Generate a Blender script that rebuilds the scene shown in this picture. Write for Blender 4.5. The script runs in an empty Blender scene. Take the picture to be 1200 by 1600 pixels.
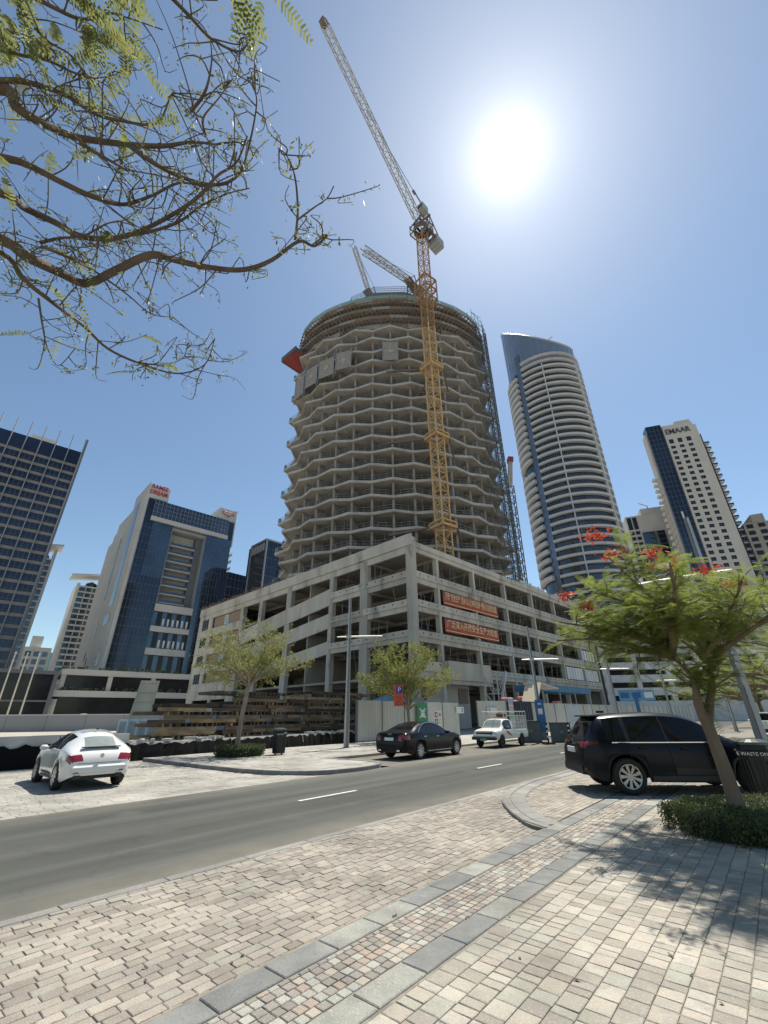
import bpy, math, random
from mathutils import Vector, Matrix
R = math.radians
rng = random.Random(7)
SC = bpy.context.scene
COL = SC.collection

# ------------------------------------------------------------------ camera
cam = bpy.data.cameras.new('camera')
cam.sensor_fit = 'VERTICAL'; cam.sensor_height = 36.0; cam.lens = 665.0 / 1600.0 * 36.0
cam.clip_start = 0.05; cam.clip_end = 6000.0
camo = bpy.data.objects.new('camera', cam); COL.objects.link(camo)
camo.matrix_world = Matrix(((0.999969, 0.007925, 0.0, 0.0),
                            (0.003424, -0.432052, -0.901842, 0.0),
                            (-0.007147, 0.901814, -0.432065, 1.6),
                            (0, 0, 0, 1)))
SC.camera = camo
# ------------------------------------------------------------------ sky, sun, exposure
SUN_EL, SUN_AZ = R(62.6), R(29.1)            # azimuth from +Y towards +X
SUND = Vector((math.sin(SUN_AZ) * math.cos(SUN_EL), math.cos(SUN_AZ) * math.cos(SUN_EL), math.sin(SUN_EL)))
w = bpy.data.worlds.new('World'); SC.world = w; w.use_nodes = True
nt = w.node_tree; nt.nodes.clear()
N = nt.nodes.new; LK = nt.links.new
out = N('ShaderNodeOutputWorld')
sky = N('ShaderNodeTexSky'); sky.sky_type = 'NISHITA'; sky.sun_disc = False
sky.sun_elevation = SUN_EL; sky.sun_rotation = SUN_AZ
sky.altitude = 0; sky.air_density = 1.0; sky.dust_density = 0.2; sky.ozone_density = 1.5
bg = N('ShaderNodeBackground'); bg.inputs[1].default_value = 0.104
tint = N('ShaderNodeMix'); tint.data_type = 'RGBA'; tint.blend_type = 'MULTIPLY'; tint.inputs[0].default_value = 1.0; tint.inputs[7].default_value = (0.95, 1.0, 0.955, 1)
LK(sky.outputs[0], tint.inputs[6]); LK(tint.outputs[2], bg.inputs[0])
# bright aureole of the hazy sun, a function of the angle to the sun only
tc = N('ShaderNodeTexCoord')
dt = N('ShaderNodeVectorMath'); dt.operation = 'DOT_PRODUCT'; dt.inputs[1].default_value = SUND
nv = N('ShaderNodeVectorMath'); nv.operation = 'NORMALIZE'
LK(tc.outputs['Generated'], nv.inputs[0]); LK(nv.outputs[0], dt.inputs[0])
cl = N('ShaderNodeMath'); cl.operation = 'MINIMUM'; cl.inputs[1].default_value = 0.999999
LK(dt.outputs['Value'], cl.inputs[0])
ac = N('ShaderNodeMath'); ac.operation = 'ARCCOSINE'; LK(cl.outputs[0], ac.inputs[0])
def expo(width, amp):
    d = N('ShaderNodeMath'); d.operation = 'DIVIDE'; d.inputs[1].default_value = -width; LK(ac.outputs[0], d.inputs[0])
    e = N('ShaderNodeMath'); e.operation = 'EXPONENT'; LK(d.outputs[0], e.inputs[0])
    m = N('ShaderNodeMath'); m.operation = 'MULTIPLY'; m.inputs[1].default_value = amp; LK(e.outputs[0], m.inputs[0])
    return m
g1 = expo(R(1.9), 1.0); g2 = expo(R(14.0), 0.25)
ad = N('ShaderNodeMath'); ad.operation = 'ADD'; LK(g1.outputs[0], ad.inputs[0]); LK(g2.outputs[0], ad.inputs[1])
bg2 = N('ShaderNodeBackground'); bg2.inputs[0].default_value = (1.0, 0.985, 0.92, 1); LK(ad.outputs[0], bg2.inputs[1])
sm = N('ShaderNodeAddShader'); LK(bg.outputs[0], sm.inputs[0]); LK(bg2.outputs[0], sm.inputs[1])
LK(sm.outputs[0], out.inputs[0])
sl = bpy.data.lights.new('sun', 'SUN'); sl.energy = 5.0; sl.angle = R(0.55); sl.color = (1.0, 0.95, 0.86)
so = bpy.data.objects.new('sun', sl); COL.objects.link(so)
so.rotation_euler = SUND.to_track_quat('Z', 'Y').to_euler(); so.location = SUND * 300
SC.view_settings.view_transform = 'Standard'; SC.view_settings.look = 'None'
SC.view_settings.gamma = 1.0; SC.view_settings.exposure = 0.46
SC.view_settings.use_curve_mapping = False

# ------------------------------------------------------------------ materials
MATS = {}
def mat(name, c, c2=None, sc=1.0, rough=0.8, metal=0.0, bump=0.0, bsc=None, rnd=0.0, spec=0.5, coat=0.0, stain=None, ramp=None, stretch=None, contrast=(0.35, 0.65)):
    if name in MATS: return MATS[name]
    m = bpy.data.materials.new(name); m.use_nodes = True; t = m.node_tree
    b = t.nodes['Principled BSDF']; b.inputs['Roughness'].default_value = rough; b.inputs['Metallic'].default_value = metal
    b.inputs['Specular IOR Level'].default_value = spec; b.inputs['Coat Weight'].default_value = coat; b.inputs['Coat Roughness'].default_value = 0.03
    n = t.nodes.new; l = t.links.new
    geo = n('ShaderNodeNewGeometry'); pos = geo.outputs['Position']
    if stretch:
        mp = n('ShaderNodeMapping'); mp.inputs['Scale'].default_value = stretch; l(pos, mp.inputs[0]); pos = mp.outputs[0]
    col = n('ShaderNodeRGB'); col.outputs[0].default_value = (*c, 1); cs = col.outputs[0]
    def mix(a, bcol, f, mode='MIX'):
        x = n('ShaderNodeMix'); x.data_type = 'RGBA'; x.blend_type = mode
        if isinstance(f, float): x.inputs[0].default_value = f
        else: l(f, x.inputs[0])
        l(a, x.inputs[6])
        if isinstance(bcol, tuple): x.inputs[7].default_value = (*bcol, 1)
        else: l(bcol, x.inputs[7])
        return x.outputs[2]
    def noise(s, det=5.0, lo=None, hi=None):
        z = n('ShaderNodeTexNoise'); z.inputs['Scale'].default_value = s; z.inputs['Detail'].default_value = det; l(pos, z.inputs['Vector'])
        o = z.outputs[0]
        if lo is not None:
            r = n('ShaderNodeMapRange'); r.inputs[1].default_value = lo; r.inputs[2].default_value = hi; l(o, r.inputs[0]); o = r.outputs[0]
        return o
    if rnd or ramp:
        oi = n('ShaderNodeObjectInfo'); a = n('ShaderNodeMath'); a.operation = 'ADD'; l(oi.outputs['Random'], a.inputs[0]); l(geo.outputs['Random Per Island'], a.inputs[1])
        fr = n('ShaderNodeMath'); fr.operation = 'FRACT'; l(a.outputs[0], fr.inputs[0])
    if ramp:
        rp = n('ShaderNodeValToRGB'); rp.color_ramp.interpolation = 'CONSTANT'; el = rp.color_ramp.elements
        for i, cc in enumerate(ramp):
            e = el[i] if i < 2 else el.new(i / len(ramp)); e.position = i / len(ramp); e.color = (*cc, 1)
        l(fr.outputs[0], rp.inputs[0]); cs = rp.outputs[0]
    if c2: cs = mix(cs, c2, noise(sc, 6.0, *contrast))
    if stain: cs = mix(cs, stain[0], noise(stain[1], 8.0, stain[2], stain[3]))
    if rnd:
        r = n('ShaderNodeMapRange'); r.inputs[3].default_value = 1 - rnd; r.inputs[4].default_value = 1 + rnd; l(fr.outputs[0], r.inputs[0])
        hs = n('ShaderNodeHueSaturation'); l(r.outputs[0], hs.inputs['Value']); l(cs, hs.inputs['Color']); cs = hs.outputs[0]
    l(cs, b.inputs['Base Color'])
    if bump:
        z = noise(bsc or sc * 6, 6.0); bp = n('ShaderNodeBump'); bp.inputs['Strength'].default_value = bump; bp.inputs['Distance'].default_value = 0.02
        l(z, bp.inputs['Height']); l(bp.outputs[0], b.inputs['Normal'])
    MATS[name] = m
    return m
def leafmat(name, c, c2, transl=0.35):
    m = bpy.data.materials.new(name); m.use_nodes = True; t = m.node_tree; n = t.nodes.new; l = t.links.new
    b = t.nodes['Principled BSDF']; b.inputs['Roughness'].default_value = 0.55; b.inputs['Specular IOR Level'].default_value = 0.3
    geo = n('ShaderNodeNewGeometry'); mx = n('ShaderNodeMix'); mx.data_type = 'RGBA'; l(geo.outputs['Random Per Island'], mx.inputs[0])
    mx.inputs[6].default_value = (*c, 1); mx.inputs[7].default_value = (*c2, 1); l(mx.outputs[2], b.inputs['Base Color'])
    tr = n('ShaderNodeBsdfTranslucent'); hs = n('ShaderNodeHueSaturation'); hs.inputs['Value'].default_value = 1.7; l(mx.outputs[2], hs.inputs['Color']); l(hs.outputs[0], tr.inputs[0])
    ms = n('ShaderNodeMixShader'); ms.inputs[0].default_value = transl; l(b.outputs[0], ms.inputs[1]); l(tr.outputs[0], ms.inputs[2])
    l(ms.outputs[0], t.nodes['Material Output'].inputs[0]); MATS[name] = m
    return m
def seemat(name, c, alpha, rough=0.8):
    m = mat(name, c, rough=rough); m.node_tree.nodes['Principled BSDF'].inputs['Alpha'].default_value = alpha; return m

# ------------------------------------------------------------------ mesh builder
class MB:
    def __init__(s): s.v = []; s.f = []; s.m = []
    def add(s, vs, fs, mi=0):
        o = len(s.v); s.v.extend(vs); s.f.extend([tuple(i + o for i in f) for f in fs]); s.m.extend([mi] * len(fs)); return s
    def box(s, x0, x1, y0, y1, z0, z1, mi=0):
        return s.add([(x0,y0,z0),(x1,y0,z0),(x1,y1,z0),(x0,y1,z0),(x0,y0,z1),(x1,y0,z1),(x1,y1,z1),(x0,y1,z1)],
                     [(3,2,1,0),(4,5,6,7),(0,1,5,4),(1,2,6,5),(2,3,7,6),(3,0,4,7)], mi)
    def cbox(s, c, sz, mi=0, rz=0.0, bev=0.0):
        x, y, z = (k / 2 for k in sz); ca, sa = math.cos(rz), math.sin(rz)
        def T(p): return (c[0] + p[0]*ca - p[1]*sa, c[1] + p[0]*sa + p[1]*ca, c[2] + p[2])
        if bev <= 0:
            return s.add([T(p) for p in [(-x,-y,-z),(x,-y,-z),(x,y,-z),(-x,y,-z),(-x,-y,z),(x,-y,z),(x,y,z),(-x,y,z)]],
                     [(3,2,1,0),(4,5,6,7),(0,1,5,4),(1,2,6,5),(2,3,7,6),(3,0,4,7)], mi)
        b = bev; vs = []
        for (zz, ins) in ((-z, b), (-z + b, 0), (z - b, 0), (z, b)):
            vs += [T((-x+ins,-y+ins,zz)), T((x-ins,-y+ins,zz)), T((x-ins,y-ins,zz)), T((-x+ins,y-ins,zz))]
        fs = [(3,2,1,0),(12,13,14,15)]
        for r in range(3):
            for i in range(4): fs.append((r*4+i, r*4+(i+1)%4, r*4+4+(i+1)%4, r*4+4+i))
        return s.add(vs, fs, mi)
    def bar(s, a, b, w, h=None, mi=0, up=(0,0,1)):
        a, b = Vector(a), Vector(b); d = b - a
        if d.length < 1e-6: return s
        d.normalize(); u = Vector(up)
        if abs(d.dot(u)) > 0.98: u = Vector((1, 0, 0))
        sd = d.cross(u).normalized(); u2 = sd.cross(d); h = h or w
        q = [sd*(-w/2)+u2*(-h/2), sd*(w/2)+u2*(-h/2), sd*(w/2)+u2*(h/2), sd*(-w/2)+u2*(h/2)]
        return s.add([tuple(a+k) for k in q] + [tuple(b+k) for k in q], [(0,1,2,3),(7,6,5,4),(0,4,5,1),(1,5,6,2),(2,6,7,3),(3,7,4,0)], mi)
    def tube(s, pts, rad, n=6, mi=0, cap=True):
        pts = [Vector(p) for p in pts]; rad = rad if isinstance(rad, (list, tuple)) else [rad]*len(pts)
        rings = []; o = len(s.v); prev = None
        for i, p in enumerate(pts):
            d = (pts[min(i+1, len(pts)-1)] - pts[max(i-1, 0)])
            d = d.normalized() if d.length > 1e-9 else Vector((0,0,1))
            if prev is None:
                a = Vector((0,0,1)) if abs(d.z) < 0.9 else Vector((1,0,0)); prev = d.cross(a).normalized()
            sd = (prev - d*prev.dot(d)); sd = sd.normalized() if sd.length > 1e-6 else d.orthogonal().normalized(); prev = sd
            u = d.cross(sd)
            for k in range(n):
                t = 2*math.pi*k/n; s.v.append(tuple(p + (sd*math.cos(t) + u*math.sin(t))*rad[i]))
        for i in range(len(pts)-1):
            for k in range(n):
                s.f.append((o+i*n+k, o+i*n+(k+1)%n, o+(i+1)*n+(k+1)%n, o+(i+1)*n+k)); s.m.append(mi)
        if cap:
            s.f.append(tuple(o+k for k in reversed(range(n)))); s.m.append(mi)
            e = o+(len(pts)-1)*n; s.f.append(tuple(e+k for k in range(n))); s.m.append(mi)
        return s
    def prism(s, poly, z0, z1, mi=0, top=True, bot=True):
        n = len(poly); vs = [(p[0],p[1],z0) for p in poly] + [(p[0],p[1],z1) for p in poly]
        fs = [(i,(i+1)%n,n+(i+1)%n,n+i) for i in range(n)]
        if top: fs.append(tuple(range(n, 2*n)))
        if bot: fs.append(tuple(reversed(range(n))))
        return s.add(vs, fs, mi)
    def wall(s, a, b, z0, z1, t, mi=0):      # vertical slab between two plan points, thickness to the left of a->b
        d = Vector((b[0]-a[0], b[1]-a[1])); d.normalize(); nx, ny = -d.y*t, d.x*t
        return s.prism([(a[0],a[1]),(b[0],b[1]),(b[0]+nx,b[1]+ny),(a[0]+nx,a[1]+ny)], z0, z1, mi)
    def lathe(s, prof, n=20, mi=0, c=(0,0,0), axis='z'):
        o = len(s.v)
        for (r, z) in prof:
            for k in range(n):
                t = 2*math.pi*k/n; x, y = r*math.cos(t), r*math.sin(t)
                p = (x, y, z) if axis == 'z' else (x, z, y)
                s.v.append((c[0]+p[0], c[1]+p[1], c[2]+p[2]))
        for i in range(len(prof)-1):
            for k in range(n):
                f = (o+i*n+k, o+i*n+(k+1)%n, o+(i+1)*n+(k+1)%n, o+(i+1)*n+k)
                s.f.append(f if axis == 'z' else tuple(reversed(f))); s.m.append(mi)
        return s
    def mesh(s, name, mats, smooth=False):
        me = bpy.data.meshes.new(name); me.from_pydata(s.v, [], s.f)
        for m in (mats if isinstance(mats, (list, tuple)) else [mats]): me.materials.append(m)
        if len(me.materials) > 1: me.polygons.foreach_set('material_index', s.m)
        if smooth: me.polygons.foreach_set('use_smooth', [True]*len(me.polygons))
        me.update(); return me
    def build(s, name, mats, parent=None, smooth=False, **tags):
        return put(name, s.mesh(name, mats, smooth), parent, **tags)
def put(name, me, parent=None, loc=None, rz=0.0, **tags):
    o = bpy.data.objects.new(name, me); COL.objects.link(o)
    if parent is not None: o.parent = parent
    if loc is not None: o.location = loc
    if rz: o.rotation_euler = (0, 0, rz)
    for k, x in tags.items(): o[k] = x
    return o
def thing(name, label, cat, loc=(0,0,0), rz=0.0, group=None):
    o = bpy.data.objects.new(name, None); COL.objects.link(o); o.location = loc; o.rotation_euler = (0, 0, rz); o.empty_display_size = 0.3
    o['label'] = label; o['category'] = cat
    if group: o['group'] = group
    return o
def copy_tree(o, loc=None, rz=None, label=None, parent=None):
    c = o.copy(); COL.objects.link(c); c.parent = parent
    if loc is not None: c.location = loc
    if rz is not None: c.rotation_euler = (0, 0, rz)
    if label: c['label'] = label
    for ch in list(o.children): copy_tree(ch, parent=c)
    return c
def textmesh(txt, size, extrude=0.01, align='CENTER', bold=0.0):
    cu = bpy.data.curves.new('lettering', 'FONT'); cu.body = txt; cu.size = size; cu.extrude = extrude; cu.align_x = align; cu.align_y = 'CENTER'; cu.offset = bold
    cu.resolution_u = 2
    o = bpy.data.objects.new('lettering', cu); COL.objects.link(o)
    dg = bpy.context.evaluated_depsgraph_get(); me = bpy.data.meshes.new_from_object(o.evaluated_get(dg))
    bpy.data.objects.remove(o); bpy.data.curves.remove(cu)
    return me
def text(name, txt, size, m, parent, loc, rot, extrude=0.01, width=None, bold=0.0):
    me = textmesh(txt, size, extrude, bold=bold); me.materials.clear(); me.materials.append(m)
    o = put(name, me, parent, loc); o.rotation_euler = rot
    if width:
        xs = [v.co.x for v in me.vertices]
        if xs: o.scale = (width / max(1e-6, max(xs) - min(xs)), 1, 1)
    return o
def pol(az, D): return (math.sin(R(az)) * D, math.cos(R(az)) * D)
UA = R(50.0); UC, US = math.cos(UA), math.sin(UA)
def uv(u, v, z=0.0): return (u*UC - v*US, u*US + v*UC, z)      # road frame: u along the road, v across it
def smooth_curve(pts, n=6):
    P = [Vector(p) for p in pts]; o = []
    for i in range(len(P)-1):
        a, b, c, d = P[max(i-1,0)], P[i], P[i+1], P[min(i+2,len(P)-1)]
        for k in range(n):
            t = k/n; o.append(0.5*((2*b)+(c-a)*t+(2*a-5*b+4*c-d)*t*t+(3*b-a-3*c+d)*t*t*t))
    o.append(P[-1]); return o
def lattice(mb, a, b, w, h=None, seg=1.5, leg=0.12, br=0.06, mi=0, mi2=None, tri=False, rot=0.0):
    """square (or triangular) lattice boom from a to b"""
    a, b = Vector(a), Vector(b); d = b-a; L = d.length; d.normalize(); h = h or w
    up = Vector((0,0,1)) if abs(d.z) < 0.95 else Vector((0,1,0))
    sd = d.cross(up).normalized(); u = sd.cross(d)
    if rot: q = Matrix.Rotation(rot, 3, d); sd = q @ sd; u = q @ u
    cs = [sd*(-w/2)+u*(-h/2), sd*(w/2)+u*(-h/2), sd*(w/2)+u*(h/2), sd*(-w/2)+u*(h/2)] if not tri else [sd*(-w/2)+u*(-h/2), sd*(w/2)+u*(-h/2), u*(h/2)]
    mi2 = mi if mi2 is None else mi2; n = max(1, int(L/seg)); k = len(cs)
    for c in cs: mb.bar(a+c, b+c, leg, leg, mi)
    for i in range(n):
        p, q = a+d*(L*i/n), a+d*(L*(i+1)/n)
        for j in range(k):
            c0, c1 = cs[j], cs[(j+1)%k]
            mb.bar(p+c0, p+c1, br, br, mi2)
            if (i+j) % 2: mb.bar(p+c0, q+c1, br, br, mi2)
            else: mb.bar(p+c1, q+c0, br, br, mi2)
    return mb
# ================================================================== SETTING
m_sand = mat('sand_ground', (0.40, 0.36, 0.30), (0.33, 0.30, 0.26), sc=0.25, rough=0.95, bump=0.3, bsc=3)
m_asph = mat('asphalt', (0.076, 0.078, 0.067), (0.058, 0.060, 0.052), sc=0.35, rough=0.82, bump=0.35, bsc=90, stain=((0.10, 0.10, 0.09), 0.9, 0.58, 0.75), spec=0.12)
def rework_asphalt(m):
    t = m.node_tree; n = t.nodes.new; l = t.links.new; b = t.nodes['Principled BSDF']; base = b.inputs['Base Color'].links[0].from_socket
    geo = n('ShaderNodeNewGeometry'); rot = n('ShaderNodeMapping'); rot.vector_type = 'TEXTURE'; rot.inputs['Rotation'].default_value = (0, 0, UA); l(geo.outputs['Position'], rot.inputs[0])
    st = n('ShaderNodeMapping'); st.inputs['Scale'].default_value = (0.045, 1.5, 1); l(rot.outputs[0], st.inputs[0])
    z = n('ShaderNodeTexNoise'); z.inputs['Scale'].default_value = 1.0; z.inputs['Detail'].default_value = 7; l(st.outputs[0], z.inputs[0])
    r = n('ShaderNodeMapRange'); r.inputs[1].default_value = .42; r.inputs[2].default_value = .68; l(z.outputs[0], r.inputs[0])
    def mx(a, c, f, mode='MIX'):
        x = n('ShaderNodeMix'); x.data_type = 'RGBA'; x.blend_type = mode; l(f, x.inputs[0]); l(a, x.inputs[6]); x.inputs[7].default_value = (*c, 1); return x.outputs[2]
    c = mx(base, (0.108, 0.110, 0.100), r.outputs[0])
    g = n('ShaderNodeTexNoise'); g.inputs['Scale'].default_value = 160; g.inputs['Detail'].default_value = 2; l(geo.outputs['Position'], g.inputs[0])
    r2 = n('ShaderNodeMapRange'); r2.inputs[1].default_value = .55; r2.inputs[2].default_value = .72; r2.inputs[4].default_value = .55; l(g.outputs[0], r2.inputs[0]); c = mx(c, (0.15, 0.148, 0.13), r2.outputs[0])
    r3 = n('ShaderNodeMapRange'); r3.inputs[1].default_value = .45; r3.inputs[2].default_value = .30; r3.inputs[4].default_value = .5; l(g.outputs[0], r3.inputs[0]); c = mx(c, (0.035, 0.035, 0.033), r3.outputs[0])
    v = n('ShaderNodeTexVoronoi'); v.feature = 'DISTANCE_TO_EDGE'; v.inputs['Scale'].default_value = .22
    wn = n('ShaderNodeTexNoise'); wn.inputs['Scale'].default_value = 1.6; wn.inputs['Detail'].default_value = 5; l(geo.outputs['Position'], wn.inputs[0])
    va = n('ShaderNodeVectorMath'); va.operation = 'ADD'; l(geo.outputs['Position'], va.inputs[0]); l(wn.outputs['Color'], va.inputs[1]); l(va.outputs[0], v.inputs[0])
    cr = n('ShaderNodeMapRange'); cr.inputs[1].default_value = .006; cr.inputs[2].default_value = .0; cr.inputs[4].default_value = .18; l(v.outputs[0], cr.inputs[0]); c = mx(c, (0.03, 0.03, 0.028), cr.outputs[0])
    sx = n('ShaderNodeSeparateXYZ'); l(rot.outputs[0], sx.inputs[0])
    for (e0, e1) in ((6.5, 5.7), (10.3, 11.1)):
        d = n('ShaderNodeMapRange'); d.inputs[1].default_value = e0; d.inputs[2].default_value = e1; l(sx.outputs[1], d.inputs[0])
        ml = n('ShaderNodeMath'); ml.operation = 'MULTIPLY'; l(d.outputs[0], ml.inputs[0]); l(wn.outputs[0], ml.inputs[1]); c = mx(c, (0.24, 0.215, 0.17), ml.outputs[0])
    l(c, b.inputs['Base Color'])
rework_asphalt(m_asph)
m_bed = mat('joint_sand', (0.26, 0.235, 0.19), (0.16, 0.145, 0.12), sc=9, rough=0.95)
m_kerb = mat('kerb_concrete', (0.27, 0.26, 0.235), (0.20, 0.195, 0.175), sc=3, rough=0.85, rnd=0.12, bump=0.2)
m_slate = mat('slate_tile', (0.142, 0.146, 0.138), (0.19, 0.19, 0.175), sc=5, rough=0.75, rnd=0.18, bump=0.25, bsc=40, stain=((0.27, 0.26, 0.235), 1.6, 0.60, 0.70))
m_slate2 = mat('pale_slate', (0.30, 0.30, 0.255), (0.24, 0.24, 0.21), sc=5, rough=0.8, rnd=0.1, bump=0.25, bsc=40)
m_pav = mat('paver_stone', (0.4, 0.37, 0.33), rough=0.88, bump=0.35, bsc=60, c2=(0.30, 0.275, 0.245), sc=11, contrast=(0.5, 0.8),
            ramp=[(0.359,0.330,0.264),(0.309,0.278,0.222),(0.387,0.341,0.269),(0.348,0.336,0.272),(0.281,0.252,0.203),(0.408,0.375,0.304),(0.325,0.299,0.240),(0.369,0.330,0.262)], rnd=0.10, stain=((0.24,0.22,0.19), 1.3, 0.60, 0.78))
m_pav2 = mat('paver_brick', (0.4, 0.37, 0.33), rough=0.88, bump=0.35, bsc=60, c2=(0.29, 0.26, 0.24), sc=11, contrast=(0.5, 0.8),
            ramp=[(0.333,0.295,0.238),(0.272,0.238,0.191),(0.312,0.295,0.238),(0.249,0.219,0.178),(0.353,0.309,0.250),(0.286,0.253,0.203),(0.323,0.286,0.232)], rnd=0.10, stain=((0.22,0.20,0.17), 0.9, 0.58, 0.75))
m_cob = mat('cobble_stone', (0.4, 0.37, 0.33), rough=0.88, bump=0.35, bsc=60,
            ramp=[(0.373,0.296,0.230),(0.252,0.229,0.193),(0.340,0.334,0.283),(0.280,0.251,0.215),(0.384,0.334,0.267),(0.230,0.207,0.178),(0.352,0.339,0.287)], rnd=0.12)
m_walk = mat('pale_paving', (0.37, 0.345, 0.295), (0.30, 0.28, 0.24), sc=1.2, rough=0.9, rnd=0.08, bump=0.2, bsc=30, stain=((0.36,0.34,0.30), 0.5, 0.6, 0.75))
m_white = mat('road_paint', (0.62, 0.61, 0.52), (0.45, 0.45, 0.40), sc=8, rough=0.7)

def speckle(m, sc=95, lo=(0.15,0.135,0.11), hi=(0.62,0.59,0.52)):
    t = m.node_tree; n = t.nodes.new; l = t.links.new; b = t.nodes['Principled BSDF']; c = b.inputs['Base Color'].links[0].from_socket; geo = n('ShaderNodeNewGeometry')
    g = n('ShaderNodeTexNoise'); g.inputs['Scale'].default_value = sc; g.inputs['Detail'].default_value = 4; l(geo.outputs['Position'], g.inputs[0])
    for (a0, a1, col) in ((.42, .26, lo), (.58, .76, hi)):
        r = n('ShaderNodeMapRange'); r.inputs[1].default_value = a0; r.inputs[2].default_value = a1; r.inputs[4].default_value = .6; l(g.outputs[0], r.inputs[0])
        x = n('ShaderNodeMix'); x.data_type = 'RGBA'; l(r.outputs[0], x.inputs[0]); l(c, x.inputs[6]); x.inputs[7].default_value = (*col, 1); c = x.outputs[2]
    lo_ = n('ShaderNodeTexNoise'); lo_.inputs['Scale'].default_value = .75; lo_.inputs['Detail'].default_value = 8; lo_.inputs['Roughness'].default_value = .65; l(geo.outputs['Position'], lo_.inputs[0])
    r = n('ShaderNodeMapRange'); r.inputs[1].default_value = .35; r.inputs[2].default_value = .62; r.inputs[3].default_value = .66; r.inputs[4].default_value = 1.08; l(lo_.outputs[0], r.inputs[0])
    hs = n('ShaderNodeHueSaturation'); l(r.outputs[0], hs.inputs['Value']); l(c, hs.inputs['Color']); c = hs.outputs[0]
    l(c, b.inputs['Base Color'])
for _m in (m_pav, m_pav2, m_cob, m_walk): speckle(_m)
speckle(m_slate, 70, (0.07,0.075,0.075), (0.26,0.26,0.245)); speckle(m_slate2, 70); speckle(m_kerb, 80)
# ground: one sheet to the horizon
g = MB(); S = 3500.0; g.add([(-S,-S,-0.06),(S,-S,-0.06),(S,S,-0.06),(-S,S,-0.06)], [(0,1,2,3)]); g.build('ground', m_sand, kind='structure')
def strip(name, u0, u1, v0, v1, z, m, **k):
    b = MB(); b.add([uv(u0,v0,z),uv(u1,v0,z),uv(u1,v1,z),uv(u0,v1,z)], [(0,1,2,3)]); return b.build(name, m, kind='structure', **k)
road = strip('road', -90, 190, 5.74, 11.0, 0.0, m_asph)
strip('road_far', 36, 190, 11.0, 17.0, -0.004, m_asph)
strip('road_junction', 52, 190, -6.0, 5.74, -0.004, m_asph)
for i, u in enumerate((-0.7, 7.0, 14.6, 22.3, 30.0, 37.6, 45.3)):
    b = MB(); b.add([uv(u,8.22,0.005),uv(u+1.75,8.22,0.005),uv(u+1.75,8.32,0.005),uv(u,8.32,0.005)], [(0,1,2,3)]); b.build('lane_marking', m_white, kind='structure')

def courses(u0, u1, v0, v1, cw, lens, jit=0.25):
    out = []; v = v0
    while v < v1 - cw*0.4:
        w_ = min(cw * rng.uniform(0.96, 1.04), v1 - v); u = u0 + rng.uniform(0, lens[0])
        while u < u1:
            l_ = rng.choice(lens) * rng.uniform(0.94, 1.06)
            out.append((u, min(u + l_, u1), v, v + w_)); u += l_
        v += w_
    return out
def paver(mb, r, z, gap=0.0034, ch=0.005, th=0.05, local=False):
    u0, u1, v0, v1 = r; u0 += gap; u1 -= gap; v0 += gap; v1 -= gap
    if u1-u0 < 0.02 or v1-v0 < 0.02: return
    z += rng.uniform(-0.003, 0.003); tx, ty = rng.uniform(-.010, .010), rng.uniform(-.010, .010)
    cu, cv = (u0+u1)/2, (v0+v1)/2; vs = []
    for (zz, ins) in ((z-th, 0), (z-ch*0.7, 0), (z, ch)):
        for (a, b) in ((u0+ins, v0+ins), (u1-ins, v0+ins), (u1-ins, v1-ins), (u0+ins, v1-ins)):
            j = rng.uniform(-.002, .002) if zz > z-th else 0
            zo = zz + (a-cu)*tx + (b-cv)*ty
            vs.append(((a-cu+j, b-cv+j, zo-z) if local else uv(a+j, b+j, zo)))
    fs = [(8,9,10,11)]
    for rr in range(2):
        for i in range(4): fs.append((rr*4+i, rr*4+(i+1)%4, rr*4+4+(i+1)%4, rr*4+4+i))
    mb.add(vs, fs)
def lay(rects, z, name, rest, m, parent, near=300, keep=None, th=0.05):
    rs = [r for r in rects if keep is None or keep((r[0]+r[1])/2, (r[2]+r[3])/2)]
    def score(r):
        p = uv((r[0]+r[1])/2, (r[2]+r[3])/2)
        if p[1] < 3.15 or abs(p[0]) > 0.86*p[1] + 0.45: return 1e6
        return math.hypot(p[0], p[1]) - 2.0*((r[1]-r[0])*(r[3]-r[2]))**0.5
    rs.sort(key=score)
    for r in rs[:near]:
        b = MB(); paver(b, r, z, th=th, local=True); p = uv((r[0]+r[1])/2, (r[2]+r[3])/2, z); put(name, b.mesh(name, m), parent, p, UA)
    b = MB()
    for r in rs[near:]: paver(b, r, z, th=th)
    if b.v: b.build(rest, m, parent, kind='stuff')

ZW = 0.05   # walkway and bulb stand this high above the carriageway
# --- near parking lane (level with the road), with a flush concrete edging
lane = strip('parking_lane', -30, 60, 3.0, 5.60, -0.008, m_bed)
for i in range(30):
    b = MB(); u = -6 + i*1.0; b.cbox((0,0,0), (0.992, 0.135, 0.06), bev=0.006); put('edging_stone', b.mesh('edging_stone', m_kerb), road, uv(u+0.5, 5.67, -0.026), UA)
bulb = [(7.62,3.24),(7.75,3.55),(8.15,3.95),(8.75,4.42),(9.5,4.88),(10.4,5.20),(11.4,5.42),(12.6,5.53),(14.2,5.55),(17,5.55),(34,5.55)]
bc = [Vector((p.x, p.y)) for p in smooth_curve([(a,b,0) for a,b in bulb], 5)]
def bulb_v(u):
    for i in range(len(bc)-1):
        if bc[i].x <= u <= bc[i+1].x: return bc[i].y + (bc[i+1].y-bc[i].y)*(u-bc[i].x)/max(1e-6, bc[i+1].x-bc[i].x)
    return 5.55 if u > bc[-1].x else 3.23
lay(courses(-9, 13, 3.27, 5.60, 0.098, [0.14, 0.19, 0.19]), 0.0, 'paver', 'far_pavers', m_pav2, lane, keep=lambda u, v: not (u > 7.6 and v < bulb_v(u) + 0.02))
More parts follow.
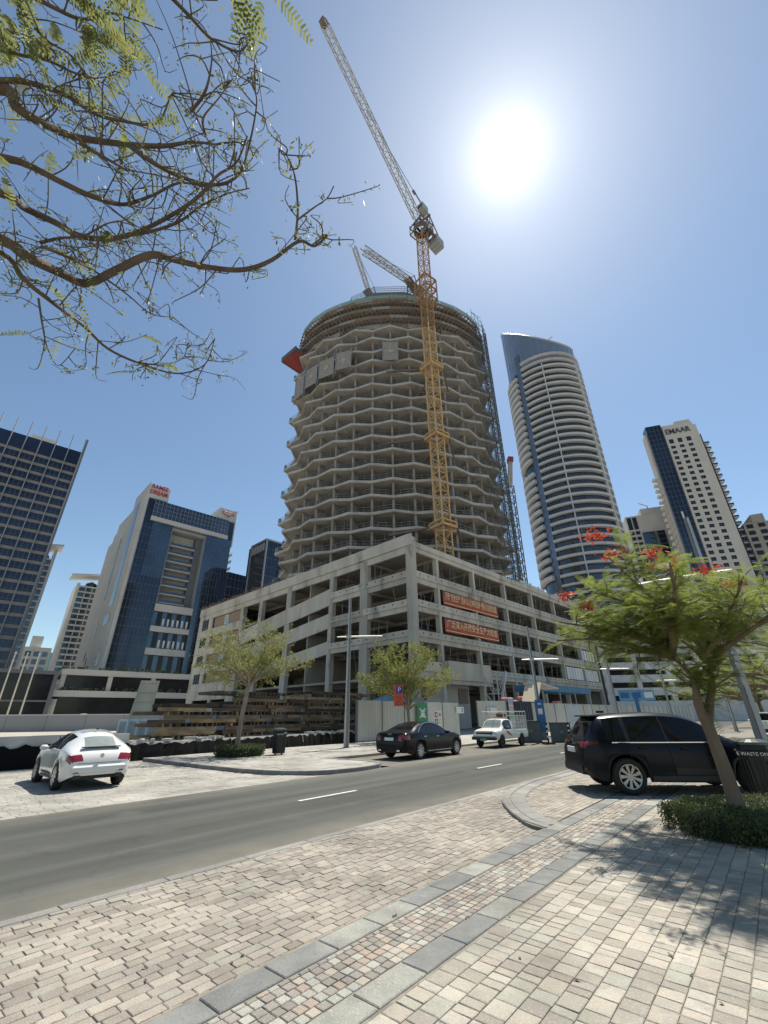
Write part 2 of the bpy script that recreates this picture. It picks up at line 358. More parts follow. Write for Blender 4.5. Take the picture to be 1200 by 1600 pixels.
# --- walkway on the near side
walk = MB(); walk.prism([uv(*p)[:2] for p in [(-30,-9),(60,-9),(60,3.26),(-30,3.26)]], -0.05, ZW-0.008); walk = walk.build('walkway', m_bed, kind='structure')
def tiles(v0, v1, u0, u1, L, name):
    u = u0
    while u < u1:
        l_ = L*rng.uniform(0.92, 1.1); p = uv(u+l_/2, (v0+v1)/2, ZW-0.02)
        b = MB(); b.cbox((0,0,0), (l_-0.012, v1-v0-0.01, 0.045), bev=0.006)
        pale = (v0 < 2.5 and 1.95 < u < 3.05) or rng.random() < 0.06
        put(name, b.mesh(name, m_slate2 if pale else m_slate), walk, p, UA + rng.uniform(-.004,.004)); u += l_
tiles(2.985, 3.225, -2, 30, 0.50, 'slate_slab'); tiles(2.295, 2.525, -2, 30, 0.52, 'slate_slab')
lay(courses(-3, 22, 2.535, 2.975, 0.08, [0.08, 0.085, 0.078]), ZW, 'cobble', 'far_cobbles', m_cob, walk)
lay(courses(-5, 14, -6.5, 2.27, 0.148, [0.175, 0.125, 0.09, 0.14]), ZW, 'paver', 'far_pavers', m_pav, walk, near=300)
# --- kerbed bulb in front of the dark car
bl = MB(); poly = [uv(p.x, p.y)[:2] for p in bc] + [uv(34,3.24)[:2]]
bl.prism(poly, -0.05, ZW-0.008); bulbo = bl.build('kerbed_bulb', m_bed, kind='structure')
def kerbs(curve, width, z, h, parent, L=0.5, side=1, m=None):
    acc = [Vector(curve[0])]; d = 0
    for i in range(1, len(curve)):
        d += (Vector(curve[i])-Vector(curve[i-1])).length
        if d >= L or i == len(curve)-1: acc.append(Vector(curve[i])); d = 0
    for i in range(len(acc)-1):
        a, b = acc[i], acc[i+1]; t = (b-a).normalized(); n0 = Vector((t.y, -t.x))*side
        tp = (acc[i+1]-acc[max(i-1,0)]).normalized(); tn = (acc[min(i+2,len(acc)-1)]-a).normalized()
        na, nb = Vector((tp.y,-tp.x))*side*width, Vector((tn.y,-tn.x))*side*width
        g_ = t*0.006; k = MB(); c = (a+b)/2
        q = [a+g_, b-g_, b-g_+nb, a+g_+na]
        P = [uv(x.x,x.y)[:2] for x in q]; cc = uv(c.x, c.y)
        q2 = [a+g_+(na*0.06), b-g_+(nb*0.06), b-g_+nb*0.97, a+g_+na*0.97]; P2 = [uv(x.x,x.y)[:2] for x in q2]
        vs = [(p[0]-cc[0],p[1]-cc[1],z-h) for p in P]+[(p[0]-cc[0],p[1]-cc[1],z-0.02) for p in P]+[(p[0]-cc[0],p[1]-cc[1],z) for p in P2]
        fs = [(8,9,10,11)]
        for rr in range(2):
            for j in range(4): fs.append((rr*4+j, rr*4+(j+1)%4, rr*4+4+(j+1)%4, rr*4+4+j))
        fs = [f if side < 0 else tuple(reversed(f)) for f in fs]
        k.add(vs, fs); put('kerb_stone', k.mesh('kerb_stone', m or m_kerb), parent, (cc[0],cc[1],0))
cv = [(p.x,p.y) for p in bc if p.x < 26]
kerbs(cv, 0.15, ZW+0.004, 0.12, bulbo, L=0.45, side=1)
inner = []
for i, p in enumerate(cv):
    a, b = Vector(cv[max(i-1,0)]), Vector(cv[min(i+1,len(cv)-1)]); t = (b-a).normalized(); inner.append(Vector(p)+Vector((t.y,-t.x))*0.16)
inner = [(p.x,p.y) for p in inner if p.y > 3.26]
kerbs(inner, 0.30, ZW+0.002, 0.06, bulbo, L=0.42, side=1)
lay(courses(8.2, 24, 3.26, 5.4, 0.098, [0.14, 0.19, 0.19]), ZW, 'paver', 'far_pavers', m_pav2, bulbo, near=200, keep=lambda u, v: v < bulb_v(u)-0.52 and u > 8.4)

# --- far side: paved bays left, raised island and pavement right
bay = strip('parking_bays', -60, 12, 11.0, 21.2, -0.008, m_bed)
lay(courses(-14, 12, 11.02, 20.9, 0.17, [0.26, 0.34, 0.26]), 0.0, 'paver', 'far_pavers', m_walk, bay, near=300, keep=lambda u, v: not (u > 9.1 and v > 11.05) or (u < 10.0 and v < 12.2))
strip('sedan_bay', 13.4, 60, 11.0, 14.4, -0.005, m_asph)
isl = [(34,14.4),(13.45,14.4),(13.42,12.2),(13.25,11.55),(12.7,11.15),(11.8,11.06),(10.9,11.12),(10.2,11.42),(9.7,12.1),(9.35,13.2),(9.2,14.6),(9.1,18),(9.1,21.0)]
ic = [(13.45,14.4),(13.42,12.2)] + [(p.x,p.y) for p in smooth_curve([(a,b,0) for a,b in isl[2:]], 4)]
ib = MB(); ib.prism([uv(*p)[:2] for p in reversed([(60,14.4)] + ic + [(60,21.0)])], -0.05, 0.095); islo = ib.build('island_pavement', m_walk, kind='structure')
kerbs(ic[:-1], 0.16, 0.112, 0.13, islo, L=0.6, side=-1, m=mat('dark_kerb', (0.16,0.155,0.15), (0.22,0.215,0.2), sc=4, rough=0.85, rnd=0.1))
lay(courses(9.7, 26, 11.35, 20.8, 0.30, [0.45, 0.6]), 0.103, 'paving_slab', 'far_slabs', m_walk, islo, near=300, th=0.02,
    keep=lambda u, v: (u > 13.8 and v > 14.75) or (u < 13.1 and v > 11.6 and u > 9.6 + max(0, (13.2-v)*0.45)))
# site ground beyond the barrier
# ================================================================== PODIUM (car park block under construction)
m_conc = mat('raw_concrete', (0.47, 0.43, 0.355), (0.36, 0.33, 0.275), sc=0.35, rough=0.92, bump=0.25, bsc=5, stain=((0.15, 0.138, 0.118), 0.6, 0.55, 0.75), stretch=(1, 1, 0.35))
m_conc_l = mat('pale_concrete', (0.55, 0.505, 0.42), (0.44, 0.405, 0.335), sc=0.4, rough=0.92, bump=0.25, bsc=5, stain=((0.19, 0.175, 0.15), 0.5, 0.56, 0.76), stretch=(1, 1, 0.3))
m_conc_d = mat('shaded_concrete', (0.34, 0.305, 0.25), (0.26, 0.235, 0.195), sc=0.5, rough=0.95)  # same concrete, darkened for decks and inner parts: shade put into the colour
m_open_shade = mat('opening_shade', (0.02, 0.02, 0.02), rough=0.95)  # near-black colour painted in place of the shade inside openings
m_steel = mat('galvanised_steel', (0.33, 0.34, 0.34), (0.24, 0.25, 0.25), sc=6, rough=0.55, metal=0.5)
m_rust = mat('rusty_steel', (0.20, 0.12, 0.075), (0.12, 0.08, 0.06), sc=5, rough=0.9)
m_brick = mat('block_infill', (0.34, 0.24, 0.17), (0.27, 0.19, 0.14), sc=2, rough=0.95)
m_plaster = mat('white_plaster', (0.62, 0.61, 0.57), (0.54, 0.53, 0.50), sc=0.8, rough=0.9)
PC = pol(3.8, 52.0); PR = R(45.3)
pod = thing('car_park_block', 'raw grey concrete car park block with open decks and ramps at the street corner', 'building', (PC[0], PC[1], 0), PR)
LT = [7.5, 11.0, 14.75, 18.45, 22.4]; LB = [5.5, 9.66, 13.3, 16.9, 21.05]
PX, PY = 58.0, 63.0
for k in range(5):
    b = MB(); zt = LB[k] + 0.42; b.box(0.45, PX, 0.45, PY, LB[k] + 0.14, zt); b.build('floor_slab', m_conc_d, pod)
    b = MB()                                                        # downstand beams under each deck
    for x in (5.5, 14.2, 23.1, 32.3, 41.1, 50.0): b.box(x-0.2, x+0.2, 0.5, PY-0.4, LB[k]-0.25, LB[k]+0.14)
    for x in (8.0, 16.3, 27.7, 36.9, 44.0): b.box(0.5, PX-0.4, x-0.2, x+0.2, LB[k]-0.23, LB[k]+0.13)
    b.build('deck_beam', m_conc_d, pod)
cx_ = [5.5, 14.2, 23.1, 32.3, 41.1, 50.0, 57.4]
def spandrel(x0, x1, z0, z1, face, zs=None, zs1=None):
    """parapet panel of one bay: recessed lower beam and upper upstand. face 'R' runs along x at y=0, 'L' along y at x=0"""
    zm = z0 + 0.42*(z1-z0); b = MB()
    def bx(a0, a1, d0, d1, q0, q1, dz=0.0):
        if face == 'R': vs = [(a0,d0,q0),(a1,d0,q0+dz),(a1,d1,q0+dz),(a0,d1,q0),(a0,d0,q1),(a1,d0,q1+dz),(a1,d1,q1+dz),(a0,d1,q1)]
        else: vs = [(d0,a0,q0),(d0,a1,q0+dz),(d1,a1,q0+dz),(d1,a0,q0),(d0,a0,q1),(d0,a1,q1+dz),(d1,a1,q1+dz),(d1,a0,q1)]
        fs = [(3,2,1,0),(4,5,6,7),(0,1,5,4),(1,2,6,5),(2,3,7,6),(3,0,4,7)]
        if face == 'L': fs = [tuple(reversed(f)) for f in fs]
        b.add(vs, fs)
    dz = zs or 0.0
    bx(x0+0.003, x1-0.003, 0.14, 0.44, z0, zm, dz); bx(x0+0.003, x1-0.003, 0.0, 0.24, zm+0.002, z1, dz)
    bx(x0+0.003, x1-0.003, -0.05, 0.0-0.002, zm+0.0, zm+0.10, dz)
    return b
holes = MB()
for k in range(5):
    xs = [0.95] + cx_
    for i in range(len(xs)-1):
        if k == 0 and i in (1,): continue
        z0, z1 = LB[k], LT[k]
        if k == 0 and i > 1: z0, z1 = 6.0, 7.25
        spandrel(xs[i], xs[i+1], z0, z1, 'R').build('spandrel', m_conc_l if (k == 4 or (i+k) % 3 == 0) else m_conc, pod)
        n = int((xs[i+1]-xs[i])/1.45)
        for j in range(n):
            x = xs[i] + (j+0.5)*(xs[i+1]-xs[i])/n + rng.uniform(-.15,.15)
            if k < 4: holes.box(x-0.09, x+0.09, -0.012, 0.05, z1-0.42, z1-0.24)
            if k < 4 and rng.random() < 0.5: holes.box(x-0.05, x+0.05, -0.012, 0.05, z0+0.95, z0+1.05)
def column(x, y, w_, d_, z0, z1, m=None, name='column'):
    b = MB(); b.cbox((0,0,(z1-z0)/2), (w_, d_, z1-z0), bev=0.03); return put(name, b.mesh(name, m or m_conc), pod, (x, y, z0))
# corner pier, facade columns, inner columns
b = MB(); b.box(-0.02, 0.95, -0.02, 0.95, 0, 22.38); b.build('corner_pier', m_conc, pod)
for x in cx_: column(x, 0.42, 0.42, 0.7, 0, 21.6, m_conc_l)
qc = [(9.04, 1.5), (16.3, 0.85), (27.7, 1.4), (36.9, 1.1), (43.75, 1.2)]
for y, w_ in qc: column(0.40, y, 0.72, w_, 0, 21.6)
for x in (9.5, 19, 28.5, 38, 47.5):
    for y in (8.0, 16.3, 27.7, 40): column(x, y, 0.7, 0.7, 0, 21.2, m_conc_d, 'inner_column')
# left face: level bays by the corner, then sloping ramp walls, then the end block with windows
for k in range(5):
    ys = [0.95, 9.04, 16.3]
    for i in range(2):
        if k == 4: continue
        z0, z1 = (LB[k], LT[k]) if k else (9.66-4.0, 6.6)
        if k == 0: continue
        spandrel(ys[i], ys[i+1], z0-0.05, z1, 'L').build('spandrel', m_conc if (i+k) % 2 else m_conc_l, pod)
        n = 5
        for j in range(n):
            y = ys[i] + (j+0.5)*(ys[i+1]-ys[i])/n
            holes.box(-0.012, 0.05, y-0.09, y+0.09, z1-0.42, z1-0.24)
sl = -0.108
for (z0, z1) in ((16.6, 19.1), (13.2, 15.35), (9.6, 11.35)):
    ys = [16.3, 27.7, 36.9, 43.75]
    for i in range(3):
        if z1 < 12 and i == 2: continue
        a = ys[i]; dz = sl*(ys[i+1]-a); o = sl*(a-16.3)
        b = MB(); x0, x1 = -0.04, 0.28
        vs = [(x0,a+.003,z0+o),(x1,a+.003,z0+o),(x1,ys[i+1]-.003,z0+o+dz),(x0,ys[i+1]-.003,z0+o+dz),(x0,a+.003,z1+o),(x1,a+.003,z1+o),(x1,ys[i+1]-.003,z1+o+dz),(x0,ys[i+1]-.003,z1+o+dz)]
        b.add(vs, [(3,2,1,0),(4,5,6,7),(0,1,5,4),(1,2,6,5),(2,3,7,6),(3,0,4,7)]); b.build('ramp_wall', m_conc_l if i != 1 else m_conc, pod)
    b = MB(); o = sl*27.4; b.add([(0.3,16.4,z0+0.5),(9,16.4,z0+0.5),(9,43.8,z0+0.5+o),(0.3,43.8,z0+0.5+o),(0.3,16.4,z0+0.8),(9,16.4,z0+0.8),(9,43.8,z0+0.8+o),(0.3,43.8,z0+0.8+o)], [(3,2,1,0),(4,5,6,7),(0,1,5,4),(1,2,6,5),(2,3,7,6),(3,0,4,7)]); b.build('ramp_deck', m_conc_d, pod)
# roof beam and parapet along the left face (two steps)
for i, (a, c) in enumerate(((0.95, 9.04), (9.04, 16.3), (16.3, 27.7), (27.7, 36.9), (36.9, 43.75), (43.75, 53), (53, PY))):
    b = MB(); b.box(0.06, 0.42, a+.003, c-.003, 20.8, 21.7); b.build('roof_beam', m_conc_l, pod)
    b = MB(); b.box(-0.16, 0.16, a+.003 if i else -0.1, c-.003, 21.72, 23.3); b.build('parapet_panel', m_conc_l, pod)
b = MB(); b.box(-0.02, 1.0, -0.03, 0.9, 22.4, 23.0); b.build('parapet_cap', m_conc_l, pod)
# end block of the left face
zb = [(5.0, 18.3-10.95), (7.35, 10.9), (10.95, 14.55), (14.6, 18.2), (18.25, 20.8)]
rows = [(18.45, 20.75), (14.9, 16.9), (11.3, 13.2), (7.7, 9.6)]
def endpanel(y0, y1, z0, z1, name='wall_panel', m=None):
    b = MB(); b.box(0.0, 0.3, y0+.002, y1-.002, z0+.002, z1-.002); return b.build(name, m or m_conc_l, pod)
zl = [4.6] + [r_ for p in reversed(rows) for r_ in p] + [20.8]
for i in range(0, len(zl), 2):
    for (a, c) in ((43.75+0.6, 50), (50, 57.2), (57.2, PY)): endpanel(a, c, zl[i], zl[i+1])
m_glass_d = mat('dark_window_glass', (0.035, 0.042, 0.05), (0.06, 0.07, 0.08), sc=0.6, rough=0.12, metal=0.0, spec=0.8)
m_frame_w = mat('white_frame', (0.66, 0.68, 0.68), rough=0.5)
for (z0, z1) in rows:
    for (a, c) in ((56.6, 58.2), (61.2, PY)): endpanel(a, c, z0, z1)
    b = MB(); b.box(0.10, 0.16, 58.2, 61.2, z0, z1); wn = b.build('window', m_glass_d, pod)
    b = MB()
    for y in (58.23, 59.2, 60.2, 61.12): b.box(0.05, 0.2, y, y+0.06, z0, z1)
    b.build('window_frame', m_steel, wn)
    b = MB(); b.box(0.5, 0.7, 44.4, 56.6, z0, z1); b.build('block_wall', m_brick, pod)
    b = MB(); b.box(0.38, 0.46, 50.0, 51.3, z0+0.3, z1-0.3); wn = b.build('window', mat('pale_blue_glass', (0.36, 0.48, 0.55), rough=0.15), pod)
    b = MB()
    for (p, q, r_, s_) in ((49.9,51.4,z0+0.2,z0+0.3),(49.9,51.4,z1-0.3,z1-0.2),(49.9,50.0,z0+.3,z1-.3),(51.3,51.4,z0+.3,z1-.3),(50.6,50.68,z0+.3,z1-.3)): b.box(0.3, 0.48, p, q, r_, s_)
    b.build('window_frame', m_frame_w, wn)
b = MB(); b.box(0.02, 0.3, 44.4, PY, 0, 3.2); b.box(0.02, 0.3, 44.4, 46, 3.2, 4.6); b.box(0.02,0.3, 52, 53, 3.2, 4.6); b.box(0.02,0.3, 60, PY, 3.2, 4.6); b.build('base_wall', m_conc_l, pod)
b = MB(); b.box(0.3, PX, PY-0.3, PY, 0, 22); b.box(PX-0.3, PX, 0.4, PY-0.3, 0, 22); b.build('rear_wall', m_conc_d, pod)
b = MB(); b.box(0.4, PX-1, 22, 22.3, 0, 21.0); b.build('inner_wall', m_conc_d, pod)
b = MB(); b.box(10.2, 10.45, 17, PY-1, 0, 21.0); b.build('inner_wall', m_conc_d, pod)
# projecting wall box and the plastered gate room on the right face
b = MB(); b.box(5.75, 15.2, -0.55, 0.4, 5.55, 7.75); b.build('balcony_wall', m_conc, pod)
b = MB(); b.box(5.7, 15.3, -0.35, 0.42, 5.05, 5.53); b.build('balcony_wall', m_conc, pod)
b = MB(); b.box(5.9, 15.0, 3.2, 3.4, 0, 5.3); b.build('room_wall', m_plaster, pod)
b = MB(); b.box(8.4, 10.8, 3.1, 3.19, 0, 2.3); b.build('doorway_shade', m_open_shade, pod)  # solid dark panel painted as the shade of an open door
b = MB(); b.box(12.4, 14.6, 3.1, 3.19, 3.0, 4.9); b.build('board', m_conc_d, pod)
# glazed white infill in the far bays of the first deck
for i in range(12):
    x = 42.2 + i*1.22
    if i in (6,): continue
    b = MB(); b.box(x, x+1.05, 0.3, 0.36, 7.4, 9.5)
    p = b.build('infill_panel', mat('white_board', (0.68, 0.67, 0.64), rough=0.8, rnd=0.1), pod)
for k, (x0, n) in enumerate(((42.2, 10), (42.4, 8))):
    if k: 
        for i in range(5):
            b = MB(); b.box(50.4+i*1.3, 51.4+i*1.3, 0.3, 0.36, 11.2, 13.1); b.build('infill_panel', MATS['white_board'], pod)
holes.build('tie_holes', m_open_shade, pod, kind='stuff')  # small solid dark boxes, hole shade painted on the spandrels
# props, rails and rubble in the decks
pr = MB()
for k in range(4):
    zf = LB[k]+0.42; zc = LB[k+1]-0.05
    x = 1.6
    while x < 57:
        if rng.random() < 0.8: pr.tube([(x, rng.uniform(0.7, 2.2), zf), (x+rng.uniform(-.05,.05), rng.uniform(0.8, 2.0), zc)], 0.035, 4)
        x += rng.uniform(0.5, 1.5)
    x = 1.6
    while x < 16:
        if rng.random() < 0.6: pr.tube([(rng.uniform(0.6, 1.8), x, zf), (rng.uniform(0.7, 1.6), x, zc)], 0.04, 4)
        x += rng.uniform(0.9, 2.2)
    for h in (0.9, 1.5, 2.1):
        if k == 0: break
        pr.tube([(1.0, 1.3, zf+h), (57, 1.3, zf+h)], 0.025, 4)
pr.build('deck_props', m_steel, pod, kind='stuff')
jn = MB()
for i in range(150):
    x, y = rng.uniform(17, 56), rng.uniform(0.6, 5); z = 22.4 + 0.0
    a = rng.uniform(0, 3.1)
    if x > 33 and rng.random() < 0.5: jn.tube([(x, y, 21.5), (x+rng.uniform(-.1,.1), y, 23.2+rng.uniform(0,1.6))], 0.04, 4)
    else: jn.bar((x, y, z+rng.uniform(-.2,.9)), (x+2*math.cos(a), y+1.2*math.sin(a), z+rng.uniform(-.2,1.0)), 0.12, 0.1)
jn.build('roof_clutter', m_rust, pod, kind='stuff')
jn = MB()
for i in range(40): jn.cbox((rng.uniform(28, 50), rng.uniform(-0.1,0.6), 22.42+rng.uniform(.05,.3)), (rng.uniform(.3,.9), .4, .4), rz=rng.uniform(0,3))
jn.build('roof_sacks', m_plaster, pod, kind='stuff')
jn = MB()
for i in range(46):
    y = 30 + i*0.75; jn.tube([(0.3, y, 23.2), (0.3, y, 24.0+rng.uniform(0,.5))], 0.05, 4)
    if i % 2: jn.bar((0.3, y-0.8, 23.3+rng.uniform(0,.7)), (0.3, y+0.7, 23.3+rng.uniform(0,.7)), 0.08, 0.2)
jn.build('roof_rebar', m_rust, pod, kind='stuff')
# lattice stair tower by the gate and the blue site canopy are things of their own
# red banners
m_red = mat('red_cloth', (0.44, 0.105, 0.065), (0.36, 0.085, 0.055), sc=0.8, rough=0.8)
m_yel = mat('yellow_print', (0.75, 0.55, 0.28), rough=0.8)
def on_pod(x, y, z): 
    c, s = math.cos(PR), math.sin(PR); return (PC[0]+x*c-y*s, PC[1]+x*s+y*c, z)
for (x0, x1, z0, z1, t1, t2, lab) in ((6.1, 19.6, 14.95, 16.75, '开展 “安全生产” 活动 以人为本安全第一预防为主综合治理', None, 'upper red banner with small yellow lettering hung across a car park deck'),
                             (6.1, 19.1, 11.35, 13.1, '广泛深入开展安全生产大检查', None, 'lower red banner with large yellow lettering hung across a car park deck')):
    t = thing('banner', lab, 'banner', on_pod(x0, -0.08, z0), PR, 'red banners on the car park block')
    L_ = x1-x0; n = 40; b = MB()
    for i in range(n+1):
        x = L_*i/n; sag = 0.10*math.sin(math.pi*i/n*3) ; yy = 0.05*math.sin(i*0.9); 
        b.v += [(x, yy, 0.0-sag*0.6), (x, yy, (z1-z0)-sag*0.3), (x, yy+0.02, (z1-z0)-sag*0.3), (x, yy+0.02, -sag*0.6)]
    for i in range(n):
        o = i*4
        for j in range(4): b.f.append((o+j, o+4+j, o+4+(j+1)%4, o+(j+1)%4)); b.m.append(0)
    cl_ = b.build('cloth', m_red, t, smooth=True)
    tx = text('lettering', t1, (z1-z0)*0.62, m_yel, t, (L_/2, -0.075, (z1-z0)*0.60), (R(90), 0, 0), 0.004, width=L_*0.94, bold=0.012)
    b = MB(); b.box(0.1, L_-0.1, -0.078, -0.072, 0.12, 0.22); b.build('printed_line', m_yel, t)
# ================================================================== ROUND TOWER under construction
m_tc = mat('tower_concrete', (0.43, 0.405, 0.355), (0.32, 0.30, 0.262), sc=0.5, rough=0.92, bump=0.2, bsc=4, stain=((0.19, 0.18, 0.165), 0.7, 0.60, 0.8))
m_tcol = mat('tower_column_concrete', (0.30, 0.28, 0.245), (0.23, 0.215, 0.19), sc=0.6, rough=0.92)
m_ply = mat('formwork_ply', (0.22, 0.155, 0.105), (0.15, 0.11, 0.08), sc=1.2, rough=0.9)
m_net = seemat('green_net', (0.20, 0.33, 0.28), 0.7)
m_dnet = seemat('dark_debris_net', (0.075, 0.095, 0.085), 0.9)
m_screen = mat('grey_screen', (0.29, 0.268, 0.23), (0.22, 0.205, 0.175), sc=2, rough=0.85)
m_redp = mat('red_plate', (0.30, 0.055, 0.045), (0.22, 0.045, 0.04), sc=1, rough=0.8)
TA, TB = 22.1, 13.65; TH = 3.13; TZ0 = 23.75; NV = 30
tp = pol(1.45, 79.1)
tower = thing('round_tower', 'tall oval concrete tower frame under construction with zigzag floor edges', 'tower', (tp[0], tp[1], 0), -R(1.45))
# equal arc length stations, i = 0 at the front
N0 = 2000; acc = [0.0]; P0 = [(TA*math.sin(2*math.pi*i/N0), -TB*math.cos(2*math.pi*i/N0)) for i in range(N0+1)]
for i in range(N0): acc.append(acc[-1] + math.hypot(P0[i+1][0]-P0[i][0], P0[i+1][1]-P0[i][1]))
def station(i, off=0.0):
    s = (i % NV)/NV*acc[-1]; j = min(range(0, N0, 4), key=lambda q: abs(acc[q]-s)); x, y = P0[j]
    n = Vector((x/TA**2, y/TB**2)).normalized(); return Vector((x, y)) + n*off
ST = [station(i) for i in range(NV)]; NR = [(station(i, 1.0)-ST[i]).normalized() for i in range(NV)]
AMP = [1.0 + 1.25*(abs(p.x)/TA)**8 for p in ST]
def ring(off_out, off_in, parity, extra=0.0): return [ST[i] + NR[i]*((off_out if (i+parity) % 2 else off_in)*(AMP[i] if off_out > .4 else 1.0)+extra) for i in range(NV)]
def slabmesh(parity, oo=0.62, oi=-0.40, edge=0.38, width=0.5):
    b = MB(); o = ring(oo, oi, parity); n_ = ring(oo, oi, parity, -width); N_ = NV
    zt, ze, zc = 0.0, -edge, -0.28
    vs = [(p.x,p.y,zt) for p in o] + [(p.x,p.y,ze) for p in o] + [(p.x,p.y,ze) for p in n_] + [(p.x,p.y,zc) for p in n_] + [(0,0,zc),(0,0,zt)]
    fs = []
    for i in range(N_):
        j = (i+1) % N_
        fs += [(N_+i, N_+j, j, i), (2*N_+i, 2*N_+j, N_+j, N_+i), (3*N_+i, 3*N_+j, 2*N_+j, 2*N_+i), (4*N_, 3*N_+j, 3*N_+i), (4*N_+1, i, j)]
    b.add(vs, fs)
    # lip on top of the edge
    for i in range(N_):
        j = (i+1) % N_; a, c = o[i]*0.999, o[j]*0.999; a2, c2 = o[i]*0.993, o[j]*0.993
        b.add([(a.x,a.y,0.002),(c.x,c.y,0.002),(c2.x,c2.y,0.002),(a2.x,a2.y,0.002),(a.x,a.y,0.14),(c.x,c.y,0.14),(c2.x,c2.y,0.14),(a2.x,a2.y,0.14)], [(4,5,6,7),(0,1,5,4),(2,3,7,6)])
    return b.mesh('floor_slab', m_tc)
sm0, sm1 = slabmesh(0), slabmesh(1)
NF = 18
for k in range(NF): put('floor_slab', sm0 if k % 2 == 0 else sm1, tower, (0, 0, TZ0 + TH*k))
st0 = slabmesh(0, 0.35, -0.05, 0.4, 0.5); st1 = slabmesh(1, 0.35, -0.05, 0.4, 0.5)
ZT = [TZ0 + TH*(NF-1) + 2.75*j for j in (1, 2, 3)]
for j, z in enumerate(ZT): put('floor_slab', st0 if j % 2 else st1, tower, (0, 0, z))
for i in range(NV):
    c = ST[i] - NR[i]*(1.3 + 1.2*(abs(ST[i].x)/TA)**6); a = math.atan2(NR[i].y, NR[i].x)
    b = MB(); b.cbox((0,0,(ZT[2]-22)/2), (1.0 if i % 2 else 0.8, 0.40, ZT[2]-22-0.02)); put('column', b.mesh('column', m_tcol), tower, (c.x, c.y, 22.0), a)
    if i % 2 == 0:
        p, q = ST[i]-NR[i]*1.9, ST[i]-NR[i]*6.5
        b = MB(); b.bar((p.x,p.y,22), (q.x,q.y,22), 0.25, 0.02); b = MB(); d = (q-p).normalized()
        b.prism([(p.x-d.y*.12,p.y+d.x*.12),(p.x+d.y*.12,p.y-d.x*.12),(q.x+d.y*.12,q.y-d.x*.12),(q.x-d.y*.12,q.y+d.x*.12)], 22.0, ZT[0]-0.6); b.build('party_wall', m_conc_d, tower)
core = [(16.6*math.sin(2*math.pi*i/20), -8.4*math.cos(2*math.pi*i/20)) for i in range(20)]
b = MB(); b.prism(core, 22.0, ZT[2]-0.1); b.build('light_blocking_core', mat('light_block_grey', (0.20,0.185,0.16), (0.15,0.14,0.125), sc=.8, rough=.95), tower)  # core widened to a dark ring, added to block light inside the floors
# crown of the jump form above the top floor
ZC = 97.4
crown = [(12.0*math.sin(2*math.pi*(i+.5)/10), -7.0*math.cos(2*math.pi*(i+.5)/10)) for i in range(10)]
b = MB(); b.prism(crown, ZT[2]+0.05, ZC); b.build('jump_form', mat('form_steel', (0.15, 0.155, 0.16), (0.11, 0.115, 0.12), sc=1, rough=0.7), tower)
b = MB()
for i in range(10):
    p, q = Vector(crown[i])*1.01, Vector(crown[(i+1) % 10])*1.01; n = int((q-p).length/0.35)
    for j in range(n+1):
        c = p.lerp(q, j/n); b.bar((c.x,c.y,ZC-0.2), (c.x,c.y,ZC+1.9), 0.07, 0.07)
    for h in (0.5, 1.2, 1.9): b.bar((p.x,p.y,ZC+h), (q.x,q.y,ZC+h), 0.08, 0.08)
b.build('top_railing', m_steel, tower)
# timber formwork: joists below the top floors, props, plywood edge boards
jo = MB(); pr = MB()
for j, z in enumerate(ZT):
    zb_ = TZ0 + TH*(NF-1) + 2.75*j
    for i in range(NV*4):
        t = i/4; a = int(t) % NV; f = t-int(t); c = ST[a].lerp(ST[(a+1) % NV], f); n = NR[a].lerp(NR[(a+1) % NV], f).normalized()
        p, q = c+n*0.9, c-n*3.4
        jo.bar((p.x,p.y,z-0.52), (q.x,q.y,z-0.52), 0.12, 0.2)
        r_ = c+n*0.15; pr.tube([(r_.x,r_.y,zb_), (r_.x,r_.y,z-0.6)], 0.04, 4)
    for off in (0.75, 0.1, -0.8, -1.7):
        for i in range(NV):
            p, q = ST[i]+NR[i]*off, ST[(i+1)%NV]+NR[(i+1)%NV]*off; jo.bar((p.x,p.y,z-0.7), (q.x,q.y,z-0.7), 0.1, 0.16)
    for i in range(NV):
        p, q = ST[i]+NR[i]*0.5, ST[(i+1)%NV]+NR[(i+1)%NV]*0.5; d = (q-p).normalized(); p, q = p+d*0.02, q-d*0.02
        for (h0, h1, m) in ((-0.38, 0.35, m_ply if (i+j) % 3 else m_screen),):
            b = MB(); b.wall((p.x,p.y), (q.x,q.y), z+h0, z+h1, -0.06); b.build('edge_board', m, tower)
        if j < 3 and (i + j) % 5 != 2:
            p2, q2 = ST[i]-NR[i]*0.2, ST[(i+1)%NV]-NR[(i+1)%NV]*0.2
            b = MB(); b.wall((p2.x,p2.y), (q2.x,q2.y), zb_+0.1, zb_+1.4, -0.05); b.build('screen_board', m_screen if (i*7+j) % 3 else m_ply, tower)
jo.build('formwork_joists', m_ply, tower, kind='stuff'); pr.build('formwork_props', m_steel, tower, kind='stuff')
for i in range(NV):
    p, q = ST[i]+NR[i]*0.55, ST[(i+1)%NV]+NR[(i+1)%NV]*0.55; d = (q-p).normalized(); p, q = p+d*0.05, q-d*0.05
    b = MB(); b.wall((p.x,p.y), (q.x,q.y), ZT[2]+0.36, ZT[2]+1.35, -0.03); b.build('safety_net', m_net, tower)
